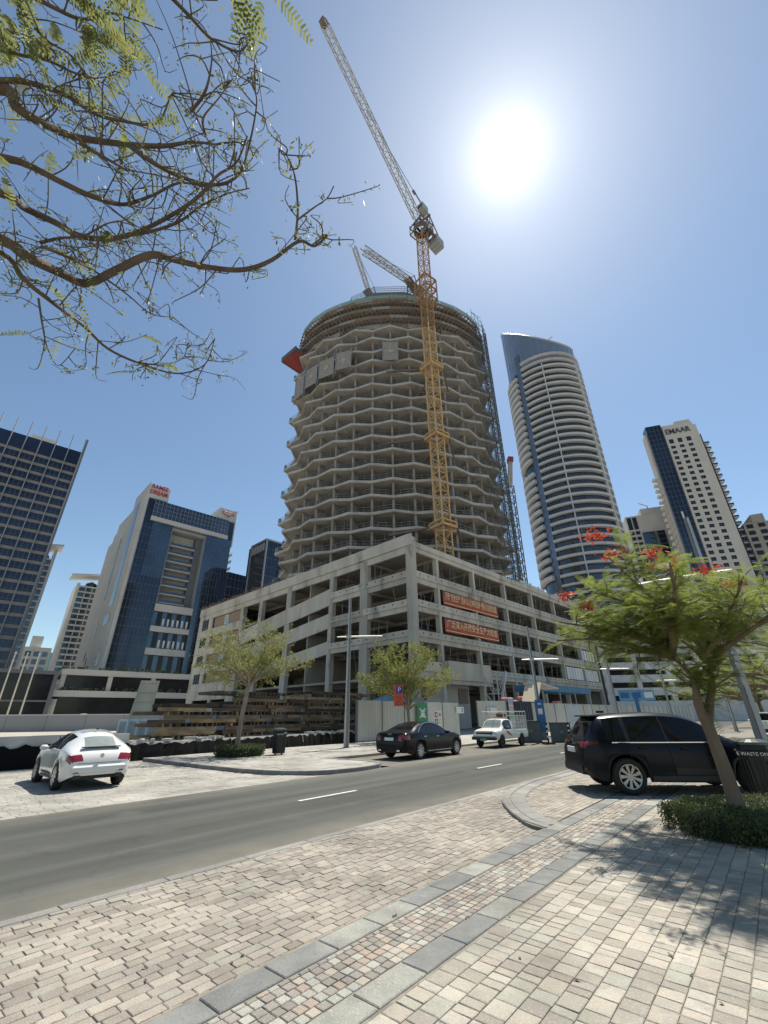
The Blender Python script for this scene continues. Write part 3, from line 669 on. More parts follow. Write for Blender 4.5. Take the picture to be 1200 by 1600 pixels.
# guard rails, balustrade gates on the left tips
gr = MB(); gt = MB()
for k in range(NF):
    z = TZ0+TH*k; rg = ring(0.62, -0.40, k, -0.12)
    for i in range(NV):
        p, q = rg[i], rg[(i+1) % NV]
        for h in (0.55, 1.05): gr.bar((p.x,p.y,z+h), (q.x,q.y,z+h), 0.045, 0.045)
        for t in (0.0, 0.33, 0.66):
            c = p.lerp(q, t); gr.bar((c.x,c.y,z), (c.x,c.y,z+1.1), 0.045, 0.045)
        if i in (20, 21, 22, 23) and (i+k) % 2: gt.box(p.x-0.05, p.x+0.55, p.y-0.03, p.y+0.03, z+0.05, z+1.15)
gr.build('guard_rails', m_steel, tower, kind='stuff'); gt.build('edge_gates', mat('teal_mesh', (0.14, 0.27, 0.28), rough=0.7), tower, kind='stuff')
# props and clutter inside the floors
pr = MB()
for k in range(NF-1):
    z = TZ0+TH*k
    for i in range(NV):
        for _ in range(2):
            t = rng.random(); c = ST[i].lerp(ST[(i+1)%NV], t) - NR[i]*rng.uniform(1.0, 5.0); pr.tube([(c.x,c.y,z), (c.x,c.y,z+TH-0.29)], 0.05, 4)
pr.build('floor_props', m_steel, tower, kind='stuff')
# hanging debris screens with round marks
for (i0, i1, z0, z1) in ((24, 25, 63.9, 69.4), (25, 26, 64.5, 69.6), (26, 27, 65.1, 69.9), (27, 28, 65.8, 70.4), (-0.42, 0.42, 66.4, 71.4)):
    def PT(t): 
        a = int(math.floor(t)); f = t-a; return ST[a % NV].lerp(ST[(a+1) % NV], f) + NR[a % NV]*1.25
    p, q = PT(i0+0.03), PT(i1-0.03); b = MB(); b.wall((p.x,p.y), (q.x,q.y), z0, z1, -0.05); s_ = b.build('debris_screen', m_screen, tower)
    c = (p+q)/2; n = NR[int(math.floor((i0+i1)/2)) % NV]; b = MB(); b.tube([(c.x+n.x*.02,c.y+n.y*.02,(z0+z1)/2), (c.x+n.x*.1,c.y+n.y*.1,(z0+z1)/2)], 0.55, 14); b.build('round_mark', mat('pale_print', (0.33,0.31,0.27), rough=0.8), s_)
    b = MB()
    for e in (p, q): b.bar((e.x+n.x*.08,e.y+n.y*.08,z0-1.2), (e.x+n.x*.08,e.y+n.y*.08,z1+1.2), 0.12, 0.12)
    b.build('screen_pole', m_steel, s_)
# scaffold with dark netting on the right flank
sc_ = MB(); nt_ = MB()
for i in (5, 6, 7):
    for h in range(0, 42):
        z = 22.5+h*1.55; p, q = ST[i]+NR[i]*1.7, ST[i+1]+NR[i+1]*1.7
        sc_.bar((p.x,p.y,z), (q.x,q.y,z), 0.07, 0.07)
        if h % 2: sc_.bar((p.x,p.y,z), (q.x,q.y,z+1.55), 0.06, 0.06)
    for t in (0, 0.33, 0.66):
        c = (ST[i]+NR[i]*1.7).lerp(ST[i+1]+NR[i+1]*1.7, t); sc_.bar((c.x,c.y,22), (c.x,c.y,87), 0.08, 0.08)
        d = (ST[i]+NR[i]*0.6).lerp(ST[i+1]+NR[i+1]*0.6, t); sc_.bar((d.x,d.y,22), (d.x,d.y,87), 0.08, 0.08)
sc_.build('scaffold', mat('dark_scaffold', (0.11, 0.12, 0.12), rough=0.6), tower, kind='stuff')
for k in range(20):
    for i in (6,):
        p, q = ST[i]+NR[i]*1.6, ST[i+1]+NR[i+1]*1.6; p, q = p.lerp(q, 0.05), p.lerp(q, 0.55); z = TZ0+TH*k
        b = MB(); b.wall((p.x,p.y), (q.x,q.y), z-0.3, z+TH-0.5, -0.02); b.build('debris_net', m_dnet, tower)
# red loading deck cantilevered from the left flank
ld = thing('loading_deck', 'red loading deck jutting from the left side of the tower', 'loading deck', (-20.1, 75.65, 77.6), R(48))
b = MB(); b.box(-2.6, 2.6, -2.75, 2.75, 0, 0.18); b.build('deck_plate', m_redp, ld)
b = MB(); b.box(2.6, 2.85, -2.75, 2.75, -0.15, 1.0); b.box(-2.85, -2.6, -2.75, 2.75, -0.15, 1.0); b.box(-2.6, 2.6, 2.75, 2.95, -0.15, 1.0); b.box(-2.6, 2.6, -2.95, -2.75, -0.15, 0.5); b.build('side_panel', mat('dark_form_steel', (0.09,0.09,0.095), rough=0.7), ld)
# ================================================================== CRANES
m_cr = mat('crane_orange', (0.58, 0.37, 0.15), (0.46, 0.29, 0.125), sc=1.5, rough=0.6)
m_crd = mat('crane_dark', (0.16, 0.12, 0.09), (0.11, 0.09, 0.075), sc=1.5, rough=0.7)
m_crg = mat('crane_grey', (0.30, 0.31, 0.30), rough=0.6)
m_crl = mat('crane_pale', (0.40, 0.38, 0.32), (0.33, 0.30, 0.24), sc=1, rough=0.6)
m_cab = mat('cable', (0.10, 0.10, 0.10), rough=0.6)
cp = pol(8.6, 62.0); CW = 1.72
crane = thing('tower_crane', 'orange lattice tower crane with steep raised jib in front of the round tower', 'crane', (cp[0], cp[1], 22.2), R(36.4))
ZM = 103.0-22.2
b = MB(); lattice(b, (0,0,0), (0,0,ZM*0.62), CW, seg=1.72, leg=0.2, br=0.09); b.build('mast', m_cr, crane)
b = MB(); lattice(b, (0,0,ZM*0.62+0.02), (0,0,ZM), CW, seg=1.72, leg=0.2, br=0.09); b.build('mast_top_section', mat('crane_backlit_brown', (0.36, 0.20, 0.075), (0.27, 0.16, 0.07), sc=1.5, rough=0.6), crane)  # same orange mast; its backlit darkness is painted in as brown
for j, zc in enumerate((28.1-22.2, 45.0-22.2, 61.0-22.2)):
    b = MB(); h = 1.5
    for (p, q) in (((-h,-h),(h,-h)),((h,-h),(h,h)),((h,h),(-h,h)),((-h,h),(-h,-h))):
        b.bar((*p,zc),(*q,zc),0.3,0.35); b.bar((*p,zc+0.8),(*q,zc+0.8),0.18,0.2); b.bar((*p,zc),(p[0],p[1],zc+0.8),0.2,0.2)
    col_ = b.build('tie_collar', m_cr, crane)
    for (a, c) in (((-h, h), (-7.5, 4.2)), ((h, -h), (5.5, -3.6+5)), ((h, h), (1.6, 6.6))):
        b = MB(); b.bar((a[0],a[1],zc+0.2), (c[0],c[1],zc-1.6), 0.32, 0.32); b.build('tie_strut', m_crd, col_)
b = MB(); h = 1.6
for z in (57.6, 60.6, 63.6):
    for (p, q) in (((-h,-h),(h,-h)),((h,-h),(h,h)),((h,h),(-h,h)),((-h,h),(-h,-h))): b.bar((*p,z),(*q,z),0.25,0.3)
for sx in (-h, h):
    for sy in (-h, h): b.bar((sx,sy,57.6),(sx,sy,63.6),0.22,0.22)
for z in (57.6, 60.6): 
    b.bar((-h,-h,z),(h,-h,z+3),.12,.12); b.bar((-h,h,z),(-h,-h,z+3),.12,.12); b.bar((h,-h,z),(h,h,z+3),.12,.12)
b.build('climbing_frame', MATS['crane_backlit_brown'], crane)
# upper works: work in world directions relative to crane origin, unrotated helper
ci = Matrix.Rotation(-R(36.4), 3, 'Z')
def L(p): return ci @ (Vector(p) - Vector((cp[0], cp[1], 22.2)))
tip = Vector((*pol(-17.84, 41.2), 1.6+41.2*3.436)); piv = Vector((cp[0]-0.9, cp[1]-0.7, 107.6))
jd = (tip-piv); hd = Vector((jd.x, jd.y, 0)).normalized()
b = MB(); b.lathe([(1.5, ZM), (1.9, ZM+0.6), (1.9, ZM+1.5), (1.4, ZM+2.2)], 16); b.build('slew_ring', m_crd, crane)
b = MB()
for z in (ZM-0.3, ZM+2.2): 
    for (p, q) in (((-1.9,-1.9),(1.9,-1.9)),((1.9,-1.9),(1.9,1.9)),((1.9,1.9),(-1.9,1.9)),((-1.9,1.9),(-1.9,-1.9))): b.bar((*p,z),(*q,z),0.2,0.25)
    for k in range(7): b.bar((-1.9,-1.9+k*0.63,z+.9),(1.9,-1.9+k*0.63,z+.9),0.05,0.05)
for sx in (-1.9,1.9):
    for sy in (-1.9,1.9): b.bar((sx,sy,ZM-.3),(sx,sy,ZM+3.1),0.12,0.12)
b.build('service_platform', m_crd, crane)
b = MB(); base = Vector((cp[0], cp[1], 105.4)); cj = base - hd*7.2
sd = Vector((-hd.y, hd.x, 0))
b.bar(L(base+hd*1.6+sd*0.9), L(cj+sd*0.9), 0.4, 0.6); b.bar(L(base+hd*1.6-sd*0.9), L(cj-sd*0.9), 0.4, 0.6)
for k in range(8): c = base+hd*1.6-hd*1.1*k; b.bar(L(c+sd*0.9), L(c-sd*0.9), 0.15, 0.2)
b.build('counter_jib', m_crd, crane)
for k in range(3):
    b = MB(); c = base - hd*(4.6+0.95*k) + Vector((0,0,-0.5)); b.bar(L(c+sd*1.3), L(c-sd*1.3), 0.85, 2.6, up=(0,0,1)); b.build('counterweight', m_crg, crane)
b = MB(); c = base - hd*2.4 + Vector((0,0,1.1)); b.bar(L(c+sd*1.0), L(c-sd*1.0), 1.6, 1.5); b.build('winch_house', m_crg, crane)
ap = base - hd*3.2 + Vector((0,0,8.0)); b = MB()
for s_ in (-0.9, 0.9):
    b.bar(L(base+hd*1.0+sd*s_), L(ap+sd*s_*0.4), 0.25, 0.25); b.bar(L(cj+hd*0.5+sd*s_), L(ap+sd*s_*0.4), 0.2, 0.2); b.bar(L(base-hd*2.5+sd*s_), L(ap+sd*s_*0.4), 0.12, 0.12)
b.bar(L(ap+sd*0.6), L(ap-sd*0.6), 0.5, 0.5); b.build('a_frame', m_crd, crane)
b = MB(); c = piv + sd*1.9 + Vector((0,0,0.6)); b.bar(L(c-hd*0.9), L(c+hd*1.2), 1.5, 2.1); cb = b.build('operator_cab', m_crg, crane)
b = MB(); b.bar(L(c+hd*1.21), L(c+hd*1.24), 1.3, 1.3); b.build('cab_window', m_glass_d, cb)
b = MB(); lattice(b, L(piv), L(tip), 1.5, 1.5, seg=1.9, leg=0.17, br=0.085); b.build('jib', m_crl, crane)
b = MB(); d_ = jd.normalized(); b.bar(L(tip-d_*0.3), L(tip+d_*1.0), 1.4, 1.4); b.build('jib_head', m_crd, crane)
pn = piv + jd*0.56
b = MB(); b.tube([L(ap), L(pn+Vector((0,0,0.6)))], 0.07, 5); b.tube([L(ap+sd*0.25), L(ap.lerp(pn, 0.25)+sd*0.2)], 0.09, 5); b.build('pendant_cable', m_cab, crane)
b = MB(); c = ap.lerp(pn, 0.22); b.bar(L(c), L(ap.lerp(pn, 0.26)), 0.5, 0.5); b.build('pulley_block', m_crd, crane)
# two luffing cranes on top of the tower
def luffer(lab, az, D, zb, tipdir, tipD, zt, w_, heads=True):
    p = pol(az, D); q = pol(*tipdir) if isinstance(tipdir, tuple) else tipdir
    t = thing('luffing_crane', lab, 'crane', (p[0], p[1], zb), 0, 'cranes on the tower roof')
    b = MB(); lattice(b, (0,0,0), (0,0,zt-zb), 1.6, seg=1.7, leg=0.16, br=0.08); b.build('mast', m_crd, t)
    e = Vector((q[0]-p[0], q[1]-p[1], tipD-zb)); s0 = Vector((0,0,zt-zb+0.9))
    b = MB(); lattice(b, s0, e, w_, w_, seg=1.5, leg=0.15, br=0.07); b.build('jib', m_crl, t)
    h_ = Vector((e.x,e.y,0)).normalized()
    b = MB(); b.bar(s0+h_*1.5-Vector((0,0,0.6)), s0-h_*5.0-Vector((0,0,0.6)), 2.0, 0.5); b.bar(s0-h_*3.2, s0-h_*5.2, 1.9, 2.0); b.build('counter_jib', m_crd, t)
    b = MB(); a = s0-h_*2.4+Vector((0,0,5)); b.bar(s0+h_*.5, a, 0.2, 0.2); b.bar(s0-h_*4.5, a, 0.2, 0.2); b.build('a_frame', m_crd, t)
    b = MB(); b.tube([a, e*0.97+s0*0.03+Vector((0,0,0.4))], 0.05, 4); b.build('pendant_cable', m_cab, t)
    return t
luffer('crane with low grey jib on the tower roof behind the orange mast', 5.6, 73.5, ZC-8, (-3.89, 58.0), 1.6+58.0*1.552, 101.5, 1.3)
luffer('crane with short upright jib on the left of the tower roof', -2.6, 76.0, ZC-8, (-5.94, 70.0), 1.6+70*1.567, 101.0, 0.9)
# hoist mast up the right flank
hp = pol(17.95, 80.0)
hm = thing('hoist_mast', 'thin dark lattice hoist mast climbing the right side of the tower', 'hoist', (hp[0], hp[1], 22.3))
b = MB(); lattice(b, (0,0,0), (0,0,64.0), 1.25, seg=1.25, leg=0.12, br=0.07); b.build('mast', mat('hoist_dark', (0.07,0.075,0.085), rough=0.6), hm)
for k in range(7):
    b = MB(); z = 4+k*9; b.bar((0,0,z), (-2.6,1.0,z), 0.14, 0.14); b.bar((0,0,z+1.2), (-2.6,1.0,z), 0.1, 0.1); b.build('wall_tie', MATS['hoist_dark'], hm)
# small crane behind the tower on the right
sp = pol(19.05, 92.0)
sc2 = thing('luffing_crane', 'small dark crane with red tipped jib behind the right edge of the tower', 'crane', (sp[0], sp[1], 20), 0, 'cranes on the tower roof')
b = MB(); lattice(b, (-1.0,0,0), (-0.6,0,29.5), 1.3, seg=1.4, leg=0.16, br=0.09); b.build('mast', MATS['hoist_dark'], sc2)
b = MB(); b.bar((-0.6,0,29.5), (0.3,0,36.2), 0.9, 0.9); b.build('jib', m_crl, sc2)
b = MB(); b.bar((0.3,0,36.2), (0.45,0,37.4), 1.5, 1.2); b.build('jib_head', m_redp, sc2)
# ================================================================== BUILDINGS AROUND
def glass(name, c, c2, sc=0.08, rough=0.07, metal=0.75, stretch=(1,1,1)): return mat(name, c, c2, sc=sc, rough=rough, metal=metal, spec=0.6, stretch=stretch)
m_gl_blue = glass('blue_glass', (0.11, 0.13, 0.155), (0.08, 0.095, 0.115))
m_gl_navy = glass('navy_glass', (0.040, 0.056, 0.085), (0.022, 0.032, 0.05), sc=0.05, metal=0.6)
m_gl_mid = glass('mid_glass', (0.095, 0.128, 0.165), (0.055, 0.075, 0.10), sc=0.06)
m_gl_dark = mat('black_glass', (0.012, 0.014, 0.017), (0.022, 0.025, 0.028), sc=0.3, rough=0.1, spec=0.3)
m_beige = mat('beige_cladding', (0.56, 0.52, 0.455), (0.51, 0.475, 0.415), sc=0.2, rough=0.8)
m_lime = mat('pale_cladding', (0.52, 0.50, 0.45), (0.47, 0.45, 0.41), sc=0.15, rough=0.8)
m_grey = mat('grey_cladding', (0.30, 0.30, 0.295), (0.26, 0.26, 0.255), sc=0.2, rough=0.75)
m_dgrey = mat('dark_cladding', (0.13, 0.135, 0.14), rough=0.6)
m_wht = mat('white_cladding', (0.66, 0.65, 0.61), (0.60, 0.59, 0.555), sc=0.2, rough=0.8)
m_alu = mat('aluminium', (0.36, 0.37, 0.38), rough=0.45, metal=0.5)
m_mull = mat('mullion', (0.10, 0.12, 0.15), rough=0.5)

# ---- dark office tower with fins, far left
a0 = pol(-40.2, 205.0); ang = math.atan2(-18.2, -21.1)
# local x runs from the right edge to the left, outward normal of the front face is +y (towards the camera side)
ot = thing('office_tower', 'dark blue glass office tower with tall vertical fins at the left edge', 'building', (a0[0], a0[1], 0), ang)
FH, ZTOP, BW = 4.0, 107.0, 4.75
b = MB(); b.box(0, 46, -26, -0.6, 0, ZTOP-0.2); b.build('tower_body', m_dgrey, ot)
pane = MB(); pane.box(0.12, BW-0.12, -0.55, -0.35, 0.0, 2.75); pane = pane.mesh('glass_pane', m_gl_navy)
spn = MB(); spn.box(0.12, BW-0.12, -0.55, -0.12, 0.0, 1.2); spn = spn.mesh('spandrel', mat('taupe_cladding', (0.23, 0.212, 0.188), (0.19, 0.175, 0.155), sc=0.3, rough=0.7))
mul = MB(); mul.box(1.55, 1.65, -0.35, -0.25, 0, 2.75); mul.box(3.1, 3.2, -0.35, -0.25, 0, 2.75); mul.box(0.12, BW-.12, -.35,-.27,0.75,0.82); mul = mul.mesh('mullion', m_mull)
tallp = MB(); tallp.box(0.12, BW-0.12, -0.55, -0.35, 0.0, 6.6); tallp = tallp.mesh('glass_pane', m_gl_navy)
for i in range(8):
    z = ZTOP - 6.7; put('glass_pane', tallp, ot, (i*BW, 0, z))
    for k in range(26):
        zz = z - FH*(k+1)
        if zz < 0.5: break
        p = put('glass_pane', pane, ot, (i*BW, 0, zz + 0.0)); put('mullion', mul, p)
        put('spandrel', spn, ot, (i*BW, 0, zz + 2.77))
    b = MB(); b.box(-0.14, 0.14, -0.6, 0.75, 0.0, ZTOP+6.5); put('fin', b.mesh('fin', m_grey), ot, (i*BW, 0, 0))
b = MB(); b.box(-0.9, -0.2, -3.0, 0.75, 0, ZTOP+6.2); b.build('edge_fin', m_dgrey, ot)
b = MB(); b.box(9, 18, -8, -3, ZTOP-0.1, ZTOP+3.0); b.build('roof_plant', m_wht, ot)

# ---- hotel with a big framed recess
hp_ = pol(-32.14, 200.0)
ho = thing('hotel', 'blue glass hotel with a framed balcony recess and red roof signs', 'building', (hp_[0], hp_[1], 0), R(43.3))
b = MB(); b.box(0, 42, 6.0, 52, 0, 88); b.build('rear_block', m_lime, ho)
# side wall to the left (x=0 plane), stepping down
b = MB(); b.box(-0.5, 1.0, 0.3, 20, 0, 98.0); b.build('side_wall', m_lime, ho)
b = MB(); b.box(-0.2, 1.0, 20, 46, 0, 92); b.build('side_wall', m_lime, ho)
b = MB(); b.box(-0.1, 1.0, 46, 60, 0, 84); b.build('side_wall', m_lime, ho)
sp_ = MB(); sp_.box(-0.62, -0.5, 9.0, 15.0, 44.0, 92.0); sp_.build('side_glazing', m_gl_mid, ho)
for (y0, y1, z0, z1) in ((8.5, 17.5, 36.5, 40.5), (7, 15, 20, 25)):
    b = MB(); b.box(-0.62, -0.5, y0, y1, z0, z1); b.build('side_window', m_gl_dark, ho)
for (y0, z0, h) in ((30, 50, 30), (30, 34, 6), (33, 22, 3), (38, 24, 4)):
    b = MB(); b.box(-0.32, -0.2, y0, y0+1.5, z0, z0+h); b.build('side_window', m_gl_dark, ho)
# front curtain wall
def hpane(x0, x1, z0, z1, m, name='curtain_panel', y0=0.0, y1=0.4):
    b = MB(); b.box(x0+.04, x1-.04, y0, y1, z0+.04, z1-.04); return b.build(name, m, ho)
b = MB(); b.box(0.9, 13.2, 0.45, 5.9, 17, 90.8); b.box(28.9, 41.5, 0.45, 5.9, 17, 90.8); b.box(13.2, 28.9, 0.45, 5.9, 80.4, 90.8); b.build('front_body', m_dgrey, ho)
rows_ = [17 + 3.55*i for i in range(19)]
for i, z in enumerate(rows_):
    if z > 79: break
    for (x0, x1) in ((0.9, 5.0), (5.0, 9.1), (9.1, 13.2), (28.9, 33.0), (33.0, 37.1), (37.1, 41.3)):
        hpane(x0, x1, z, z+3.55, m_gl_mid if x0 > 20 else (m_gl_navy if x0 < 5 or z < 55 else m_gl_mid))  # navy panes on the left paint a dark reflection into the glass colour
fr = MB()
for x in [0.9 + 1.37*i for i in range(10)] + [28.9 + 1.37*i for i in range(10)]: fr.box(x-.05, x+.05, -0.08, -0.003, 17, 79.6)
for z in rows_: fr.box(0.9, 13.2, -0.06, -0.002, z-0.06, z+0.06) if z < 79 else None; fr.box(28.9, 41.3, -0.06, -0.002, z-0.06, z+0.06) if z < 79 else None
fr.build('mullion_grid', m_mull, ho)
for i in range(7): hpane(3.6+i*5.0, 8.6+i*5.0, 83.1, 91.0, m_gl_mid, y0=-0.5, y1=0.3)
fr = MB()
for x in [3.6+1.66*i for i in range(22)]: fr.box(x-.06, x+.06, -0.6, -0.503, 83.1, 91)
for z in (85.2, 87.2, 89.1): fr.box(3.6, 38.6, -0.58, -0.502, z-.05, z+.05)
fr.build('mullion_grid', m_grey, ho)
b = MB(); b.box(3.4, 38.9, -0.8, 0.4, 80.9, 82.9); b.build('cornice_beam', m_lime, ho)
for (x0, x1) in ((0.9, 3.5), (38.7, 41.5)): b = MB(); b.box(x0, x1, 0.05, 0.4, 80, 90.8); b.build('corner_glazing', m_gl_navy, ho)
# recess with balconies
b = MB(); b.box(13.2, 28.9, 6.5, 6.9, 20, 80.2); b.build('recess_wall', m_gl_dark, ho)
b = MB(); b.box(28.5, 28.9, 0.1, 6.5, 44, 80.2); b.box(13.2, 13.6, 0.1, 6.5, 44, 80.2); b.build('recess_reveal', m_grey, ho)
b = MB(); b.box(13.6, 28.5, 0.5, 6.5, 78.8, 80.2); b.build('recess_soffit', m_grey, ho)
for i in range(8):
    z = 46.2 + 3.72*i
    b = MB(); b.box(13.6, 25.5, 2.2, 6.4, z, z+0.45); s_ = b.build('balcony_slab', m_lime, ho)
    b = MB(); b.box(13.6, 25.5, 2.15, 2.25, z+0.46, z+1.5); b.build('glass_balustrade', m_gl_mid, s_)
    for x in (16.5, 19.5, 22.5): b = MB(); b.box(x-.1, x+.1, 5.5, 6.4, z+.46, z+3.7); b.build('balcony_divider', m_lime, s_)
b = MB(); b.box(25.5, 28.5, 3.0, 6.4, 44, 79); b.build('recess_panel', m_dgrey, ho)
# lower three bands
for (z0, z1, t) in ((42.2, 45.2, 1), (33.8, 36.0, 1), (24.6, 27.2, 1)):
    b = MB(); b.box(13.2, 28.9, -0.4, 4, z0, z1); b.build('floor_band', m_lime, ho)
for (z0, z1) in ((36.05, 42.15), (27.25, 33.75), (17.5, 24.55)):
    for i in range(8): hpane(13.25+i*1.95, 15.2+i*1.95, z0, z1, m_gl_dark if i % 2 else m_gl_mid, y0=1.0, y1=1.3)
    for i in range(8):
        if z0 > 20 and i > 1:
            b = MB(); b.box(13.7+i*1.95, 14.5+i*1.95, 0.9, 0.98, z0+0.4, z0+3.4); b.build('curtain', m_wht, ho)
# right wing with balconies, sign blocks
b = MB(); b.box(33.4, 42.2, 0.9, 14, 91.0, 97.4); b.box(41.55, 42.2, 0.3, 14, 78, 97.4); b.build('sign_block', m_lime, ho)
b = MB(); b.box(-0.4, 8.8, 0.0, 12, 91.5, 98.0); b.build('sign_block', m_lime, ho)
b = MB(); b.box(40.5, 42.0, 2.0, 16, 17, 78); b.build('wing_wall', m_dgrey, ho)
for i in range(15):
    z = 24+3.6*i; b = MB(); b.box(41.4, 44.0, 3.0, 12, z, z+0.5); b.box(43.8, 44.0, 3.0, 12, z+.5, z+1.5); b.build('wing_balcony', m_lime, ho)
m_sign_r = mat('red_sign', (0.42, 0.03, 0.05), rough=0.5)
text('sign_lettering', 'RAMEE\nDREAM', 2.9, m_sign_r, ho, (4.3, -0.15, 95.8), (R(90), 0, 0), 0.08, width=7.4, bold=0.06)
sg = MB(); pts_ = [(-3,0.6),(-2.2,1.2),(-1,0.7),(0.4,1.0),(1.6,0.4),(2.8,0.9),(3,-0.2),(1.8,-0.5),(0.8,-1.2),(-0.4,-0.6),(-1.4,-1.0),(-2.6,-0.4),(-3,0.6)]
sg.tube([(p[0],0,p[1]) for p in pts_], 0.22, 5); sg.tube([(-0.6,0,-1.7),(0.6,0,-1.6)], 0.2, 5); o_ = sg.build('sign_script', m_sign_r, ho); o_.location = (37.8, 0.75, 95.0)
an = MB()
for (x, y, z) in ((0.2,1,98),(0.2,4,98),(0.2,8,98),(0.2,14,98),(42,2,97.4),(42,5,97.4),(43.2,1.2,97.0),(0.2,21,92),(0.2,26,92),(0,48,84)): an.tube([(x,y,z),(x,y,z+1.6)], 0.09, 5)
an.tube([(0.2,0.5,99),(0.2,20,99)], 0.07, 4); an.build('roof_railing', m_alu, ho)
# hotel podium: two broad slabs with dark glazing
hb = thing('hotel_podium', 'low hotel podium with two pale concrete bands over dark glazing', 'building', (*pol(-35.6, 172.0), 0), R(40.0))
b = MB(); b.box(1, 70, 1.5, 24, 0, 14.5); b.build('glazed_body', m_gl_dark, hb)
for (z0, z1, x0) in ((13.9, 15.6, 0), (7.6, 9.4, -1.6)):
    b = MB(); b.box(x0, 72, -0.5, 24, z0, z1); b.build('roof_band', m_lime, hb)
for x in (0.2, 13, 26, 39, 52, 65):
    b = MB(); b.box(x, x+1.3, 0.4, 1.7, 9.4, 13.9); b.build('column', m_lime, hb)
b = MB(); b.box(44, 45.6, -0.3, 1.4, 0, 7.6); b.build('column', m_lime, hb)
pl = MB()
for i in range(150):
    x = rng.uniform(0, 70); lv = rng.choice((9.4, 15.6)); z = lv+rng.uniform(0.1, 0.9); pl.cbox((x, rng.uniform(-.2,.6), z), (rng.uniform(.4,1.4), .7, rng.uniform(.3,.9)), rz=rng.uniform(0,3))
pl.build('terrace_planting', mat('dark_foliage', (0.035,0.055,0.025), (0.06,0.085,0.035), sc=1.5, rough=0.9), hb, kind='stuff')
text('sign_lettering', 'L A KAKOTEL', 1.3, m_wht, hb, (52, -0.65, 9.9), (R(90),0,0), 0.05, width=14)
an = MB()
for x in range(0, 70, 2): an.bar((x,0,15.6),(x,0,16.5),.06,.06); an.bar((x,0,9.4),(x,0,10.3),.06,.06)
an.build('railing', m_alu, hb, kind='stuff')
# dark glazed pavilion left of it
gp_ = thing('glass_pavilion', 'dark glass pavilion with thick frame left of the hotel podium', 'building', (*pol(-46.5, 168.0), 0), R(45.0))
b = MB(); b.box(0, 31, 0.6, 14, 0.2, 13.6); b.build('glazed_body', m_gl_dark, gp_)
for (x0,x1,z0,z1) in ((-0.5,31.6,13.6,14.6),(30.6,31.6,0,13.6),(14,14.6,0,13.6),(0,30.6,6,6.5)):
    b = MB(); b.box(x0, x1, -0.2, 14, z0, z1); b.build('frame', m_dgrey, gp_)

# ---- two slim white apartment towers with sail roofs far behind
def slim(lab, az, D, wdt, zt, rz, nfl):
    t = thing('apartment_tower', lab, 'building', (*pol(az, D), 0), rz, 'slim white apartment towers')
    b = MB(); b.box(0, wdt, 0.6, 22, 0, zt); b.box(-1.4, 0, 0, 24, 0, zt+1); b.box(wdt, wdt+1.2, 0, 24, 0, zt+5); b.build('side_wall', m_wht, t)
    fh = (zt-8)/nfl
    for k in range(nfl):
        z = 8+fh*k; b = MB(); b.box(0.1, wdt-.1, 0.3, 0.59, z, z+fh*0.62); g_ = b.build('glazing', m_gl_mid, t)
        b = MB(); b.box(0.05, wdt-.05, -0.9, 0.58, z+fh*0.64, z+fh*0.64+0.4); b.build('balcony_slab', m_wht, t)
        for x in (wdt*0.33, wdt*0.66): b = MB(); b.box(x-.2, x+.2, 0.1, 0.29, z, z+fh*.6); b.build('pier', m_wht, g_)
    b = MB(); b.add([(-5,-3,zt+4.0),(wdt+3,-3,zt+6.5),(wdt+3,14,zt+7.5),(-5,14,zt+5.0),(-5,-3,zt+4.7),(wdt+3,-3,zt+7.2),(wdt+3,14,zt+8.2),(-5,14,zt+5.7)], [(3,2,1,0),(4,5,6,7),(0,1,5,4),(1,2,6,5),(2,3,7,6),(3,0,4,7)]); b.build('sail_roof', m_wht, t)
    b = MB(); b.lathe([(3.0, zt), (2.6, zt+2.5), (0.3, zt+3.8)], 14, c=(wdt*0.6, 6, 0)); b.build('roof_dome', m_gl_mid, t)
    return t
slim('slim white apartment tower half hidden behind the dark office tower', -41.6, 262, 9.5, 74, R(41), 22)
slim('slim white apartment tower with sail roof left of the hotel', -36.3, 275, 9.0, 66, R(40), 20)
b_ = thing('low_block', 'small pale block with teal glass seen between the slim towers', 'building', (*pol(-39.3, 300), 0), R(38))
b = MB(); b.box(0, 12, 0, 14, 0, 36); b.box(2, 7, 2, 9, 36, 42); b.build('wall', m_wht, b_); b = MB(); b.box(12, 24, 2, 14, 0, 34); b.build('glazed_wing', glass('teal_glass', (0.16,0.30,0.32), (0.12,0.24,0.26)), b_)
for k in range(7):
    for i in range(3): b = MB(); b.box(1.2+i*3.6, 3.6+i*3.6, -0.15, -0.003, 8+k*3.9, 10.4+k*3.9); b.build('window', m_gl_mid, b_)
# ---- two blue glass blocks behind the car park
bt = thing('glass_block', 'tall dark blue glass block with white edge line behind the car park', 'building', (*pol(-16.42, 182), 0), R(45.0))
b = MB(); b.box(-7.2, 0, 0, 16, 0, 73) if False else b.box(0, 20, 0.2, 16, 0, 72); b.build('glazed_body', m_gl_navy, bt)
b = MB(); b.add([(0,0.2,0),(0,0.2,72),(-0.4,13,72),(-0.4,13,0)], [(0,1,2,3)]); b.build('glazed_flank', m_gl_blue, bt)
for (x0,x1,y0,y1,z0,z1) in ((-0.45,0.15,-0.25,0.3,0,72.6),(-0.7,-0.1,12.6,13.2,0,72.6),(-0.7,20,-.25,0.15,72,72.6),(-0.7,0.1,0.3,12.6,72,72.6)):
    b = MB(); b.box(x0,x1,y0,y1,z0,z1); b.build('white_edge', m_alu, bt)
fr = MB()
for z in range(4, 72, 4): fr.box(0.2, 20, 0.1, 0.19, z, z+0.15)
for x in range(1, 20, 2): fr.box(x, x+0.1, 0.08, 0.18, 0, 72)
fr.build('mullion_grid', m_mull, bt)
